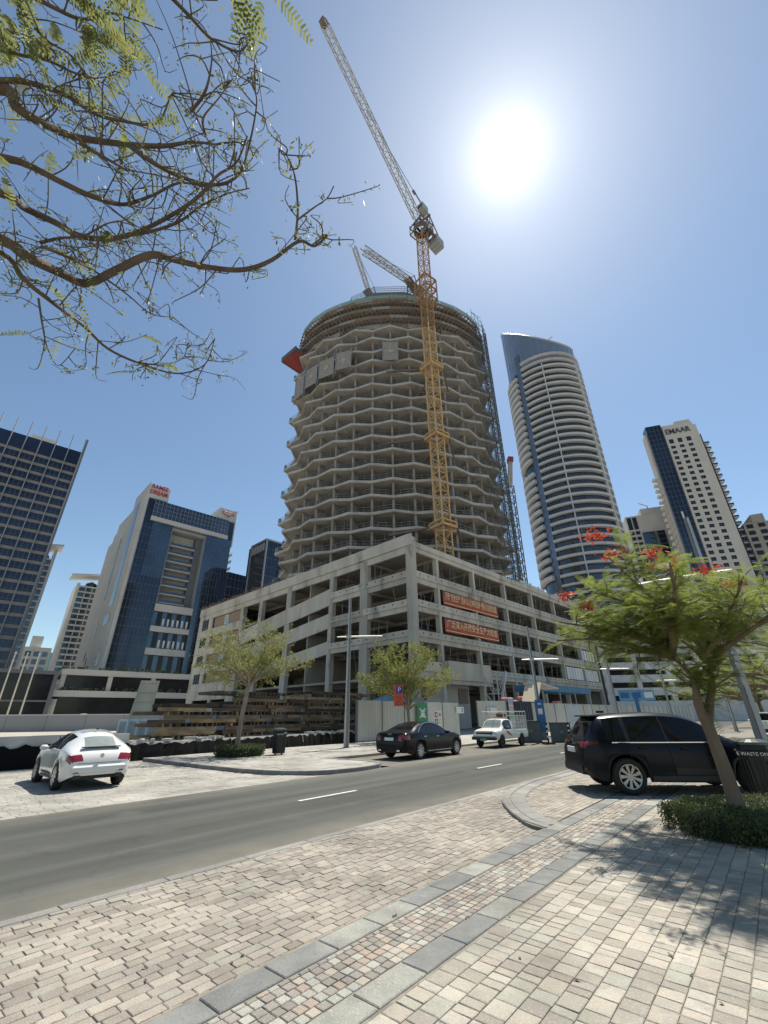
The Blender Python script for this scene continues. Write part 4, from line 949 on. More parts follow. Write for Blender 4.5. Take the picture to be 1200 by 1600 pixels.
for i in range(5): b = MB(); b.box(-0.6, -0.2, 1.2+i*2.3, 2.8+i*2.3, 67.5, 71); b.build('louvre', m_alu, bt)
b2 = thing('glass_block', 'lower blue glass block between the hotel and the car park', 'building', (*pol(-20.9, 205), 0), R(50.0))
b = MB(); b.box(0, 22, 0, 12, 0, 63); b.build('glazed_body', m_gl_mid, b2)
fr = MB()
for z in range(4, 63, 4): fr.box(0.0, 22, -0.08, -0.003, z, z+0.2)
for x in range(0, 22, 2): fr.box(x, x+0.12, -0.1, -0.004, 0, 63)
fr.build('mullion_grid', m_mull, b2)

# ---- oval balcony tower, right
ov = thing('oval_tower', 'tall oval apartment tower ringed by pale curved balconies under a slanted glass crown', 'tower', (*pol(26.05, 180.0), 0), -R(26.05))
OA, OB, OF = 16.6, 15.0, 3.5
def op(phi, off=0.0):
    x, y = OA*math.sin(phi), -OB*math.cos(phi); n = Vector((x/OA**2, y/OB**2)).normalized(); return Vector((x, y)) + n*off
def arc(phi0, phi1, n, off): return [op(phi0+(phi1-phi0)*i/n, off) for i in range(n+1)]
def band(mb, phi0, phi1, n, o0, o1, z0, z1):
    A, B = arc(phi0, phi1, n, o1), arc(phi0, phi1, n, o0); N_ = n+1
    vs = [(p.x,p.y,z0) for p in A]+[(p.x,p.y,z1) for p in A]+[(p.x,p.y,z0) for p in B]+[(p.x,p.y,z1) for p in B]; fs = []
    for i in range(n): fs += [(i,i+1,N_+i+1,N_+i), (N_+i,N_+i+1,3*N_+i+1,3*N_+i), (2*N_+i+1,2*N_+i,3*N_+i,3*N_+i+1), (i+1,i,2*N_+i,2*N_+i+1)]
    fs += [(0,N_,3*N_,2*N_), (n,2*N_+n,3*N_+n,N_+n)]; mb.add(vs, fs); return mb
m_ovg = glass('oval_glass', (0.10, 0.125, 0.155), (0.05, 0.065, 0.085), sc=0.25, stretch=(1,1,0.4))
b = MB(); b.prism([tuple(op(R(360)*i/72, -1.1)) for i in range(72)], 0, 154.0); b.build('glass_drum', m_ovg, ov)
mu = MB()
for i in range(58):
    ph = R(-30+i*2.6); p = op(ph, -1.05); mu.bar((p.x,p.y,0), (p.x,p.y,152), 0.14, 0.16)
mu.build('mullions', m_mull, ov, kind='stuff')
m_ovw = mat('oval_balcony', (0.50, 0.505, 0.495), (0.445, 0.45, 0.44), sc=0.2, rough=0.75)
NFO = 44
for k in range(NFO):
    z = 2.0+OF*k
    if k % 15 == 12 and k < 30: hgt = 0.7
    else: hgt = 0.92
    e1 = R(96)
    b = MB(); band(b, R(-31), e1, 40, -1.0, 0.35 if z < 148 else 0.1, z, z+hgt); band(b, R(-31), e1, 40, 0.36, 0.44, z+hgt*0.75, z+hgt); b.build('balcony_band', m_ovw, ov)
    if z < 146 and not (k % 15 == 12):
        b = MB(); band(b, R(-88), R(-42), 18, -1.0, 0.75, z+0.2, z+1.75); b.build('balcony_band', m_ovw, ov)
    b = MB(); band(b, R(-112), R(-90), 5, -1.0, -0.1, z, z+1.5); b.build('flank_band', m_ovw, ov)
for ph in (-90, -89, 97, 3.0, 62):
    p = op(R(ph), 0.05 if ph in (3.0, 62) else 0.15); b = MB(); b.cbox((0,0,74), (0.9 if ph != 3.0 else 0.45, 0.8, 148)); put('pier', b.mesh('pier', m_ovw), ov, (p.x, p.y, 0), R(ph))
b = MB(); band(b, R(-41.5), R(-31.5), 5, -1.0, -0.55, 0, 160); b.build('glass_strip', glass('strip_glass', (0.19, 0.22, 0.26), (0.14, 0.165, 0.20), rough=.12, metal=.6), ov)
# slanted glass crown
cr_ = MB(); n = 64; ringp = [op(R(-115)+R(230)*i/n, -0.85) for i in range(n+1)]
def ctop(p): return 189.0 - (p.x+OA)*0.80 + 0.7*p.y
vs = [(p.x,p.y,150) for p in ringp]+[(p.x,p.y,max(154.5, ctop(p))) for p in ringp]
cr_.add(vs, [(i,i+1,n+2+i,n+1+i) for i in range(n)]); cr_.build('glass_crown', glass('crown_glass', (0.27, 0.305, 0.35), (0.22, 0.25, 0.29), sc=.1, rough=.18, metal=.6), ov)
b = MB(); b.tube([(p.x,p.y,max(154.5, ctop(p))) for p in ringp], 0.4, 5); b.build('crown_rim', m_alu, ov)
fr = MB()
for i in range(0, n, 3): p = ringp[i]; fr.bar((p.x*1.004,p.y*1.004,150),(p.x*1.004,p.y*1.004,max(154.5,ctop(p))),0.12,0.12)
fr.build('crown_mullions', m_alu, ov)
b = MB(); b.add([(-8,2,178.5),(6,0,167),(6,1.2,168),(-8,3.2,179.5)],[(0,1,2,3)]); lattice(b,(-8,3,177),(3,1,169.5),1.5,seg=1.6,leg=.2,br=.12); lattice(b,(6,1,166),(15,1,159),1.5,seg=1.6,leg=.2,br=.12); b.bar((4,0,165),(5.5,0,174),.5,.5); b.bar((5.5,0,174),(8.5,0,176),.5,.5); b.build('roof_gantry', m_wht, ov)

# ---- beige apartment tower with roof lettering
e0 = (150.2, 199.8); eang = math.atan2(-7.2, 21.4)
em = thing('beige_tower', 'beige apartment tower with dark glass corner strip and roof lettering', 'tower', (e0[0], e0[1], 0), eang)
b = MB(); b.box(8.0, 22.5, 0.35, 26, 0, 148.6); b.box(14.6, 22.0, 0.36, 24, 148.6, 150.4); b.build('tower_body', m_beige, em)
xs = [8.0, 9.0, 11.2, 13.2, 15.4, 17.4, 19.6, 22.5]
for i in (0, 2, 4, 6): b = MB(); b.box(xs[i], xs[i+1], 0.0, 0.34, 0, 148.5); b.build('wall_strip', m_beige, em)
wd = MB(); wd.box(0, 2.2, 0.22, 0.33, 0, 1.9); wd = wd.mesh('window', m_gl_dark)
wf = MB(); wf.box(1.05, 1.15, 0.16, 0.22, 0, 1.9); wf.box(0, 2.2, 0.16, 0.22, 0.0, 0.08); wf.box(0, 2.2, 0.16, 0.22, 0.9, 0.98); wf = wf.mesh('window_frame', m_mull)
wp = MB(); wp.box(0, 2.2, 0.002, 0.33, 0, 1.48); wp = wp.mesh('sill_panel', m_beige)
z = 139.2; k = 0
while z > 6:
    for x in (9.0, 13.2, 17.4):
        hh = 1.0 if k else 1.45
        o_ = put('window', wd, em, (x, 0, z-1.9*hh)); o_.scale = (1,1,hh); put('window_frame', wf, o_); put('sill_panel', wp, em, (x, 0, z-1.9*hh-1.5))
    z -= 3.42 if k else 4.2; k += 1
for x in (9.0, 13.2, 17.4): b = MB(); b.box(x, x+2.2, 0.002, 0.33, 139.3, 148.5); b.build('head_panel', m_beige, em)
text('sign_lettering', 'EMAAR', 4.6, mat('dark_letters', (0.05,0.05,0.055), rough=0.5), em, (14.6, -0.2, 143.9), (R(90),0,R(0)), 0.12, width=12.0, bold=0.05)
b = MB(); b.box(0.3, 7.9, 1.2, 7.5, 0, 150.5); b.build('glass_strip', m_gl_navy, em)
fr = MB()
for zz in range(3, 150, 3): fr.box(0.3, 7.9, 1.1, 1.19, zz, zz+0.15)
for x in (0.3, 2.2, 4.1, 6.0, 7.8): fr.box(x-.08, x+.08, 1.05, 1.18, 0, 150.5)
fr.build('mullion_grid', m_mull, em)
b = MB(); b.box(3.6, 4.4, 0.6, 1.0, 0, 96); b.box(4.8, 5.2, 0.6, 1.0, 0, 78); b.build('white_fin', m_wht, em)
b = MB(); b.box(-0.9, 0.28, 2.0, 7.5, 0, 146); b.build('wall_strip', m_beige, em)
b = MB(); b.box(22.5, 24.6, 1.5, 24, 0, 147.5); b.build('wall_strip', m_beige, em)
for k in range(38):
    z = 8+3.42*k
    if z > 136: break
    b = MB(); b.box(24.6, 28.2, 3, 22, z, z+0.35); s_ = b.build('balcony_slab', m_beige, em); b = MB(); b.box(28.0, 28.2, 3, 22, z+.36, z+1.3); b.box(24.6, 28.0, 3.0, 3.1, z+.36, z+1.3); b.build('balustrade', m_gl_mid, s_)
    if z < 120: b = MB(); b.box(-3.0, -0.9, 3, 7, z, z+0.35); b.box(-3.0,-2.85,3,7,z+.35,z+1.3); b.build('balcony_slab', m_beige, em)
b = MB(); b.box(24.6, 25.6, 2.5, 22, 0, 141); b.build('balcony_wall', m_gl_dark, em)
b = MB(); b.bar((12,8,148.6),(12,8,152),.6,.6); b.bar((12,8,152),(8.5,8,154.5),.4,.4); b.build('roof_crane', m_alu, em)
# ---- blocks beside it
e2 = thing('apartment_block', 'beige and blue glass apartment block left of the beige tower', 'building', (*pol(31.9, 268), 0), -R(20))
b = MB(); b.box(0, 26, 0.3, 20, 0, 106); b.box(9, 22, 2, 16, 106, 110.5); b.build('tower_body', m_beige, e2)
b = MB(); b.box(6.5, 17.5, -0.6, 0.28, 0, 95); b.build('glass_bay', m_gl_mid, e2)
fr = MB()
for zz in range(3, 95, 3): fr.box(6.5, 17.5, -.7, -.603, zz, zz+0.25)
fr.build('mullion_grid', m_mull, e2)
for k in range(27):
    for x in (0.6, 3.4): b = MB(); z = 6+3.4*k; b.box(x, x+2.1, 0.1, 0.29, z, z+2.0); b.build('window', m_gl_dark, e2)
for x in (0.6, 3.4): b = MB(); b.box(x, x+2.1, 0.08, 0.29, 97.6, 105); b.build('window', m_gl_dark, e2)
b = MB(); b.bar((14,5,110),(14,5,113),.5,.5); b.bar((14,5,113),(10,5,115.5),.4,.4); b.build('roof_crane', m_alu, e2)
e3 = thing('apartment_block', 'brown grey apartment block at the right edge behind the beige tower', 'building', (*pol(42.6, 262), 0), -R(25))
b = MB(); b.box(0, 40, 0.3, 20, 0, 86); b.box(4, 9, 0, 20, 86, 90); b.build('tower_body', mat('brown_cladding', (0.34,0.30,0.255), (0.30,0.265,0.225), sc=.2, rough=.8), e3)
for k in range(24):
    for i in range(8): b = MB(); z = 5+3.4*k; b.box(1.0+i*4.7, 3.6+i*4.7, 0.1, 0.29, z, z+2.0); b.build('window', m_gl_dark, e3)
b = MB(); b.bar((20,5,86),(20,5,91),.4,.4); b.bar((14,5,91.5),(26,5,91.5),.4,.4); b.build('roof_crane', m_alu, e3)
# ---- white parking deck on the right
pk = thing('white_car_park', 'white multi storey car park with rows of dark slots on the right', 'building', (*pol(25.7, 128), 0), -R(9))
b = MB(); b.box(0, 60, 1.0, 30, 0, 17.2); b.build('slot_shade_body', m_open_shade, pk)  # solid body in near-black, painted shade behind the slots
for k in range(6):
    z = -0.3+3.0*k; b = MB(); b.box(0, 60, 0.0, 0.99, z, z+(1.75 if k else 3.0)); b.build('parapet_band', m_wht, pk)
b = MB(); b.box(0, 60, 0, 0.99, 17.0, 17.9); b.build('parapet_band', m_wht, pk)
for i in range(9): b = MB(); b.box(i*7.3, i*7.3+1.1, -0.06, 0.95, 0, 17.5); b.build('pier', m_wht, pk)
b = MB(); b.box(21.9, 31, -0.08, 0.9, 0, 12.5); b.build('blank_panel', m_wht, pk)
# ---- trunk road wall far left with cars
fw = thing('road_wall', 'long grey concrete wall of the raised road in front of the hotel', 'wall', (*pol(-60, 112), 0), R(13))
for i in range(22): b = MB(); b.box(i*5.0+.02, i*5.0+4.98, 0, 0.6, -0.05, 2.0); b.build('wall_panel', m_grey, fw)
b = MB(); b.box(0, 110, -0.05, 0.65, 2.0, 2.15); b.build('coping', m_lime, fw)
# ================================================================== VEHICLES
def carpaint(name, c, rough=0.25, coat=1.0, metal=0.0): return mat(name, c, rough=rough, coat=coat, metal=metal, spec=0.2)
m_tyre = mat('tyre_rubber', (0.018, 0.018, 0.018), rough=0.85)
m_rim = mat('alloy_rim', (0.50, 0.50, 0.50), rough=0.3, metal=0.9)
m_trim = mat('black_trim', (0.02, 0.02, 0.021), rough=0.6)
m_chrome = mat('chrome', (0.7, 0.7, 0.7), rough=0.12, metal=1.0)
m_cglass = mat('car_glass', (0.006, 0.007, 0.009), rough=0.05, spec=0.35)
m_cglass_l = mat('pale_car_glass', (0.20, 0.23, 0.21), (0.30, 0.32, 0.29), sc=2, rough=0.08, spec=0.9)
m_tail = mat('tail_lamp', (0.22, 0.008, 0.010), rough=0.15, coat=0.8)
m_head = mat('head_lamp', (0.55, 0.56, 0.56), rough=0.1, metal=0.4, coat=0.8)
m_plate = mat('number_plate', (0.66, 0.66, 0.62), rough=0.5)
def interp(tab, x):
    if x <= tab[0][0]: return tab[0][1]
    if x >= tab[-1][0]: return tab[-1][1]
    for i in range(len(tab)-1):
        if tab[i][0] <= x <= tab[i+1][0]:
            x0, y0 = tab[i]; x1, y1 = tab[i+1]; h = x1-x0; t = (x-x0)/h
            def sl(j):
                if j <= 0 or j >= len(tab)-1: return (tab[min(j+1,len(tab)-1)][1]-tab[max(j-1,0)][1])/(tab[min(j+1,len(tab)-1)][0]-tab[max(j-1,0)][0])
                a = (tab[j][1]-tab[j-1][1])/(tab[j][0]-tab[j-1][0]); b = (tab[j+1][1]-tab[j][1])/(tab[j+1][0]-tab[j][0])
                return 0 if a*b <= 0 else 2*a*b/(a+b)
            m0, m1 = sl(i)*h, sl(i+1)*h
            return (2*t**3-3*t*t+1)*y0 + (t**3-2*t*t+t)*m0 + (-2*t**3+3*t*t)*y1 + (t**3-t*t)*m1
def car_shell(sp):
    x0, x1 = sp['zr'][0][0], sp['zr'][-1][0]; xs = []; x = x0
    while x < x1: xs.append(x); x += 0.018 if (x-x0 < 0.25 or x1-x < 0.3) else 0.045
    xs.append(x1); V = []; rows = 11
    for x in xs:
        zb = interp(sp['zb'], x); zr = interp(sp['zr'], x); zs = min(interp(sp['zs'], x), zr-0.012); w_ = interp(sp['w'], x); wr = min(interp(sp['wr'], x), w_*0.97); h = zr-zs
        ze = zb
        for xc in (0.0, sp['wb']):
            d = abs(x-xc)
            if d < sp['ra']: ze = max(ze, sp['rw'] + math.sqrt(sp['ra']**2-d*d)*0.98 - 0.0)
        ze = min(ze, zs-0.08); H = zs-zb; wg = w_*0.955
        sec = [(0.93*w_, ze), (0.985*w_, max(zb+0.07, ze+0.012)), (w_, max(zb+0.36*H, ze+0.03)), (0.992*w_, max(zb+0.72*H, ze+0.05)), (0.972*w_, max(zs-0.035, ze+0.065)),
               (wg, zs+0.02*h), (wg+(wr-wg)*0.46, zs+0.47*h), (wr+(wg-wr)*0.06, zs+0.86*h), (wr*0.88, zs+0.955*h), (wr*0.5, zs+0.99*h), (0.0, zr)]
        if sp.get('round'): sec[6:10] = [(wg+(wr-wg)*0.38, zs+0.45*h), (wr*0.99, zs+0.78*h), (wr*0.78, zs+0.905*h), (wr*0.42, zs+0.978*h)]
        V.append([(x, -y, z) for (y, z) in sec] + [(x, y, z) for (y, z) in reversed(sec[:-1])])
    return xs, V
def build_car(root, sp, paint, groups, under=True):
    """groups: list of (part name, material, predicate(x,y,z,row)); first match wins, rest is body"""
    xs, V = car_shell(sp); n = len(V[0]); cap = len(V)
    buckets = [dict(v={}, mb=MB()) for _ in range(len(groups)+1)]
    def addface(k, idx):
        bk = buckets[k]; out_ = []
        for (i, j) in idx:
            if (i, j) not in bk['v']: bk['v'][(i, j)] = len(bk['mb'].v); bk['mb'].v.append(V[i][j])
            out_.append(bk['v'][(i, j)])
        bk['mb'].f.append(tuple(out_)); bk['mb'].m.append(0)
    for i in range(cap-1):
        for j in range(n-1):
            q = [(i,j),(i+1,j),(i+1,j+1),(i,j+1)]; c = [sum(V[a][b][t] for a, b in q)/4 for t in range(3)]
            row = j if j < 10 else n-2-j; k = len(groups)
            for g_, (nm, m_, pr_) in enumerate(groups):
                if pr_(c[0], c[1], c[2], row): k = g_; break
            addface(k, q)
    for i, rev in ((0, False), (cap-1, True)):
        idx = [(i, j) for j in range(n)]; addface(len(groups), idx if not rev else list(reversed(idx)))
    body = buckets[-1]['mb'].build('body', paint, root, smooth=True)
    for g_, (nm, m_, pr_) in enumerate(groups):
        if buckets[g_]['mb'].f: 
            left = MB(); right = MB(); mb = buckets[g_]['mb']
            ys = [sum(mb.v[t][1] for t in f)/len(f) for f in mb.f]
            if min(ys) < -0.15 and max(ys) > 0.15 and not any(abs(y) < 0.15 for y in ys):
                for sgn in (-1, 1):
                    b = MB(); mp = {}
                    for f, y in zip(mb.f, ys):
                        if y*sgn > 0:
                            for t in f:
                                if t not in mp: mp[t] = len(b.v); b.v.append(mb.v[t])
                            b.f.append(tuple(mp[t] for t in f)); b.m.append(0)
                    b.build(nm, m_, root, smooth=True)
            else: mb.build(nm, m_, root, smooth=True)
    if under:
        b = MB(); x0, x1 = sp['zr'][0][0], sp['zr'][-1][0]; wm = max(v for _, v in sp['w'])
        b.box(x0+0.25, x1-0.25, -wm*0.70, wm*0.70, sp['zb'][1][1]-0.02, 0.62); b.build('underbody', m_trim, root)
    return body
def wheel_mesh(rw, wid, nsp, rim_m):
    t = MB(); ri = rw*0.68
    t.lathe([(ri, -wid/2), (rw*0.92, -wid/2), (rw, -wid*0.36), (rw, wid*0.36), (rw*0.92, wid/2), (ri, wid/2), (ri, -wid/2)], 28, axis='y')
    r_ = MB(); r_.lathe([(ri*1.0, wid*0.48), (ri*0.93, wid*0.46), (ri*0.90, wid*0.30), (ri*0.86, -wid*0.4)], 28, axis='y')
    for k in range(nsp):
        a = 2*math.pi*k/nsp
        for da in (-0.09, 0.09):
            p, q = (0.05*math.cos(a), wid*0.40, 0.05*math.sin(a)), (ri*0.95*math.cos(a+da), wid*0.44, ri*0.95*math.sin(a+da)); r_.bar(p, q, 0.035, 0.03, up=(0,1,0))
    r_.lathe([(0.0, wid*0.44), (0.05, wid*0.44), (0.065, wid*0.38), (0.065, wid*0.2)], 12, axis='y')
    d = MB(); d.lathe([(0.0, wid*0.1), (ri*0.9, wid*0.1)], 20, axis='y')
    return t.mesh('tyre', m_tyre, True), r_.mesh('rim', rim_m), d.mesh('brake_disc', m_trim)
def wheels(root, sp, nsp=7, rim_m=None, wid=0.22, steer=0.0):
    ms = wheel_mesh(sp['rw'], wid, nsp, rim_m or m_rim); w_ = sp['track']/2
    for x in (0.0, sp['wb']):
        for s_ in (-1, 1):
            e = bpy.data.objects.new('wheel', None); COL.objects.link(e); e.parent = root; e.location = (x, s_*w_, sp['rw']); e.rotation_euler = (rng.uniform(0,0.001), 0, (0 if s_ > 0 else math.pi) + (steer if x > 0 else 0))
            for nm, me in zip(('tyre', 'rim', 'brake_disc'), ms): put(nm, me, e)
def part(root, name, m_, *boxes, bev=0.0):
    for bx in boxes:
        b = MB(); b.cbox((0,0,0), bx[1], bev=bev or min(bx[1])*0.2); o = put(name, b.mesh(name, m_), root, bx[0], bx[2] if len(bx) > 2 else 0.0)
    return o
def mirrors(root, x, y, z, m_):
    for s_ in (-1, 1):
        b = MB(); b.cbox((0,0,0), (0.13, 0.20, 0.14), bev=0.04); put('wing_mirror', b.mesh('wing_mirror', m_, True), root, (x, s_*(y+0.1), z))
# ---------------- dark SUV, near right
SUV = dict(wb=2.70, rw=0.36, ra=0.435, track=1.60,
  zr=[(-.93,.55),(-.915,.70),(-.89,.90),(-.84,1.04),(-.76,1.12),(-.46,1.53),(-.36,1.60),(.2,1.655),(.9,1.675),(1.4,1.645),(1.72,1.565),(2.45,1.12),(2.6,1.06),(3.1,1.00),(3.42,.92),(3.55,.80),(3.61,.62),(3.62,.55)],
  zs=[(-.93,.52),(-.89,.80),(-.8,1.01),(-.3,1.07),(.5,1.04),(1.5,1.00),(2.4,.965),(3.0,.92),(3.4,.82),(3.62,.5)],
  w=[(-.93,.66),(-.88,.78),(-.75,.86),(-.3,.905),(0,.92),(1.4,.905),(2.7,.92),(3.15,.88),(3.45,.76),(3.62,.55)],
  wr=[(-.93,.5),(-.8,.66),(-.4,.62),(.3,.63),(1.5,.61),(2.4,.68),(3.0,.66),(3.62,.38)],
  zb=[(-.93,.45),(-.75,.33),(-.5,.26),(2.9,.24),(3.3,.26),(3.62,.38)])
def suv(lab, loc, rz, paint, glassm, group=None, plate=True):
    t = thing('parked_suv', lab, 'car', loc, rz, group)
    G = [('rear_window', glassm, lambda x,y,z,r: -.76 < x < -.47 and r >= 8 and abs(y) < .57),
         ('windshield', glassm, lambda x,y,z,r: 1.74 < x < 2.43 and r >= 8),
         ('quarter_window', glassm, lambda x,y,z,r: -.30 < x < .10 and r in (5,6)),
         ('side_window', glassm, lambda x,y,z,r: .16 < x < .98 and r in (5,6)),
         ('side_window', glassm, lambda x,y,z,r: 1.05 < x < 2.22 and r in (5,6)),
         ('pillar_trim', m_trim, lambda x,y,z,r: -.30 < x < 2.22 and r in (5,6)),
         ('tail_lamp', m_tail, lambda x,y,z,r: -.92 < x < -.55 and .93 < z < 1.045 and abs(y) > .42 and r in (3,4,5,6,7,8)),
         ('head_lamp', m_head, lambda x,y,z,r: 3.22 < x < 3.5 and .70 < z < .86 and abs(y) > .45),
         ('sill_trim', m_trim, lambda x,y,z,r: r == 0 or (r == 1 and z < 0.42)),
         ('grille', m_trim, lambda x,y,z,r: x > 3.5 and z > .45)]
    build_car(t, SUV, paint, G); wheels(t, SUV, 9)
    part(t, 'roof_spoiler', paint, ((-.40, 0, 1.592), (.26, 1.10, .035)))
    part(t, 'shark_fin', m_trim, ((-.05, 0, 1.69), (.18, .04, .06)))
    part(t, 'rear_bumper', m_trim, ((-.86, 0, .47), (.18, 1.30, .20)))
    part(t, 'reflector', m_tail, ((-.84, -.62, .50), (.06, .30, .05), -.35), ((-.84, .62, .50), (.06, .30, .05), .35))
    part(t, 'number_plate', m_plate, ((-.925, 0, .86), (.03, .5, .12)))
    part(t, 'emblem', m_chrome, ((-.88, 0, 1.02), (.03, .14, .10)))
    mirrors(t, 2.02, .93, 1.07, paint)
    part(t, 'door_handle', paint, ((.42, -.925, .93), (.20, .03, .03)), ((1.35, -.925, .91), (.20, .03, .03)))
    part(t, 'belt_strip', m_chrome, ((.95, -.885, 1.035), (2.4, .012, .022)), ((.95, .885, 1.035), (2.4, .012, .022)))
    b = MB()
    for xx in (.12, 1.02, 2.15): b.bar((xx,-.934,.40),(xx-.02,-.912,.98),.006,.006)
    b.build('door_seam', m_trim, t)
    part(t, 'sill_strip', m_trim, ((1.35, -.915, .33), (1.75, .03, .10)))
    return t
m_navy = carpaint('navy_paint', (0.0025, 0.0035, 0.008), rough=0.3, coat=0.10)
suv('dark navy SUV parked beside the near tree and hedge', (5.28, 11.5, ZW), R(-4), m_navy, m_cglass).scale = (0.95, 0.95, 0.95)
# ---------------- black sedan
SED = dict(wb=3.0, rw=0.345, ra=0.40, track=1.62,
  zr=[(-1.1,.55),(-1.085,.72),(-1.06,.92),(-1.0,1.03),(-.85,1.065),(-.55,1.09),(.1,1.31),(.55,1.43),(1.0,1.475),(1.4,1.47),(1.75,1.42),(2.55,1.06),(2.8,1.01),(3.3,.94),(3.65,.83),(3.82,.68),(3.88,.52)],
  zs=[(-1.1,.52),(-1.06,.88),(-.9,.99),(-.3,1.0),(.8,.97),(2.2,.94),(3.0,.90),(3.6,.76),(3.88,.48)],
  w=[(-1.1,.68),(-1.04,.80),(-.85,.89),(0,.94),(1.5,.935),(3.0,.94),(3.4,.90),(3.7,.78),(3.88,.55)],
  wr=[(-1.1,.55),(-.8,.74),(-.4,.70),(.5,.60),(1.4,.60),(2.4,.70),(3.2,.70),(3.88,.4)],
  zb=[(-1.1,.42),(-.9,.28),(-.5,.20),(3.2,.19),(3.6,.22),(3.88,.32)])
t = thing('parked_sedan', 'black sedan with chrome window line parked in the far bay', 'car', (0.78, 20.5, 0), R(50)); t.scale = (.93, .93, .93)
G = [('rear_window', m_cglass, lambda x,y,z,r: -.42 < x < .50 and r >= 8), ('windshield', m_cglass, lambda x,y,z,r: 1.78 < x < 2.5 and r >= 8),
     ('side_window', m_cglass, lambda x,y,z,r: .20 < x < 1.02 and r in (5,6)), ('side_window', m_cglass, lambda x,y,z,r: 1.08 < x < 2.15 and r in (5,6)),
     ('tail_lamp', m_tail, lambda x,y,z,r: -1.09 < x < -.72 and .80 < z < .97 and abs(y) > .42 and r in (2,3,4,5,6,7,8)),
     ('head_lamp', m_head, lambda x,y,z,r: 3.35 < x < 3.75 and .62 < z < .82 and abs(y) > .45), ('grille', m_trim, lambda x,y,z,r: x > 3.8 and z > .4)]
m_blk = carpaint('black_paint', (0.003, 0.003, 0.0045), coat=0.12)
build_car(t, SED, m_blk, G); wheels(t, SED, 9)
b = MB()
for s_ in (-1, 1): b.tube(smooth_curve([(-.1,s_*.875,1.04),(.25,s_*.76,1.28),(.7,s_*.66,1.405),(1.25,s_*.645,1.41),(1.8,s_*.70,1.31),(2.35,s_*.85,1.03)], 5), 0.016, 5)
b.build('window_chrome', m_chrome, t)
part(t, 'sill_strip', m_chrome, ((1.5, -.935, .30), (1.9, .02, .03)), ((1.5, .935, .30), (1.9, .02, .03)))
part(t, 'number_plate', m_plate, ((-1.085, 0, .80), (.03, .5, .12))); part(t, 'emblem', m_chrome, ((-1.04, 0, .98), (.03, .22, .05)))
part(t, 'exhaust_tip', m_chrome, ((-1.05, -.52, .36), (.14, .16, .07)), ((-1.05, .52, .36), (.14, .16, .07)))
part(t, 'door_handle', m_chrome, ((.35, -.945, .88), (.2, .03, .025)), ((1.35, -.94, .86), (.2, .03, .025)))
mirrors(t, 2.05, .93, 1.02, m_blk)
# ---------------- white beetle-shaped hatchback
BEE = dict(round=1, wb=2.54, rw=0.34, ra=0.405, track=1.56,
  zr=[(-.82,.46),(-.80,.64),(-.75,.80),(-.64,.93),(-.45,1.06),(-.15,1.24),(.25,1.40),(.8,1.485),(1.2,1.465),(1.55,1.385),(2.2,1.08),(2.35,1.03),(2.8,.94),(3.15,.80),(3.36,.62),(3.46,.46)],
  zs=[(-.82,.46),(-.78,.72),(-.62,.90),(-.2,.97),(.5,.96),(1.6,.93),(2.4,.92),(2.9,.84),(3.2,.70),(3.46,.42)],
  w=[(-.82,.60),(-.78,.72),(-.62,.84),(-.3,.895),(0,.91),(.45,.875),(1.2,.845),(2.0,.865),(2.54,.905),(2.95,.86),(3.25,.72),(3.46,.48)],
  wr=[(-.82,.42),(-.6,.54),(-.1,.50),(.6,.53),(1.4,.56),(2.2,.62),(2.8,.56),(3.46,.30)],
  zb=[(-.82,.36),(-.65,.27),(-.4,.22),(2.8,.21),(3.2,.25),(3.46,.34)])
m_wp = carpaint('white_paint', (0.66, 0.65, 0.61)); m_wp2 = carpaint('white_pickup_paint', (0.60, 0.585, 0.53), rough=0.45, coat=0.4)
t = thing('parked_hatchback', 'white rounded hatchback parked nose to the black barrier', 'car', (-7.75, 12.95, 0), R(136)); t.scale = (.88, .88, .90)
G = [('rear_window', m_cglass_l, lambda x,y,z,r: -.54 < x < -.02 and r >= 8 and abs(y) < .5), ('windshield', m_cglass, lambda x,y,z,r: 1.58 < x < 2.18 and r >= 8),
     ('roof_panel', m_cglass_l, lambda x,y,z,r: .30 <= x < 1.3 and r >= 8),
     ('side_window', m_cglass, lambda x,y,z,r: .15 < x < .72 and r in (5,6)), ('side_window', m_cglass, lambda x,y,z,r: .78 < x < 1.95 and r in (5,6)),
     ('tail_lamp', m_tail, lambda x,y,z,r: -.80 < x < -.55 and .66 < z < .86 and abs(y) > .50 and r in (3,4,5,6,7)),
     ('head_lamp', m_head, lambda x,y,z,r: 2.85 < x < 3.25 and .60 < z < .8 and abs(y) > .45)]
build_car(t, BEE, m_wp, G); wheels(t, BEE, 10)
part(t, 'rear_bumper', m_wp, ((-.74, 0, .50), (.22, 1.36, .26)), bev=0.07)
part(t, 'boot_seam', m_trim, ((-.79, 0, .655), (.02, 1.1, .012)))
part(t, 'spoiler', m_trim, ((-.56, 0, 1.035), (.10, 1.0, .03)))
part(t, 'reflector', m_tail, ((-.82, -.50, .44), (.05, .26, .035), -.3), ((-.82, .50, .44), (.05, .26, .035), .3))
part(t, 'exhaust_tip', m_trim, ((-.78, -.52, .33), (.14, .18, .09)), ((-.78, .52, .33), (.14, .18, .09)))
b = MB(); b.lathe([(0.0,0.02),(.045,.02),(.06,.012),(.06,-.02)], 16, axis='y'); o_ = put('emblem', b.mesh('emblem', m_chrome), t, (-.805, 0, .82)); o_.rotation_euler = (0, 0, R(90))
part(t, 'side_stripe', m_trim, ((1.25, .855, .36), (1.3, .012, .05)), ((1.25, .855, .29), (1.3, .012, .03)))
mirrors(t, 1.85, .86, .98, m_wp)
part(t, 'roof_aerial', m_trim, ((.3, 0, 1.49), (.06, .04, .06)))
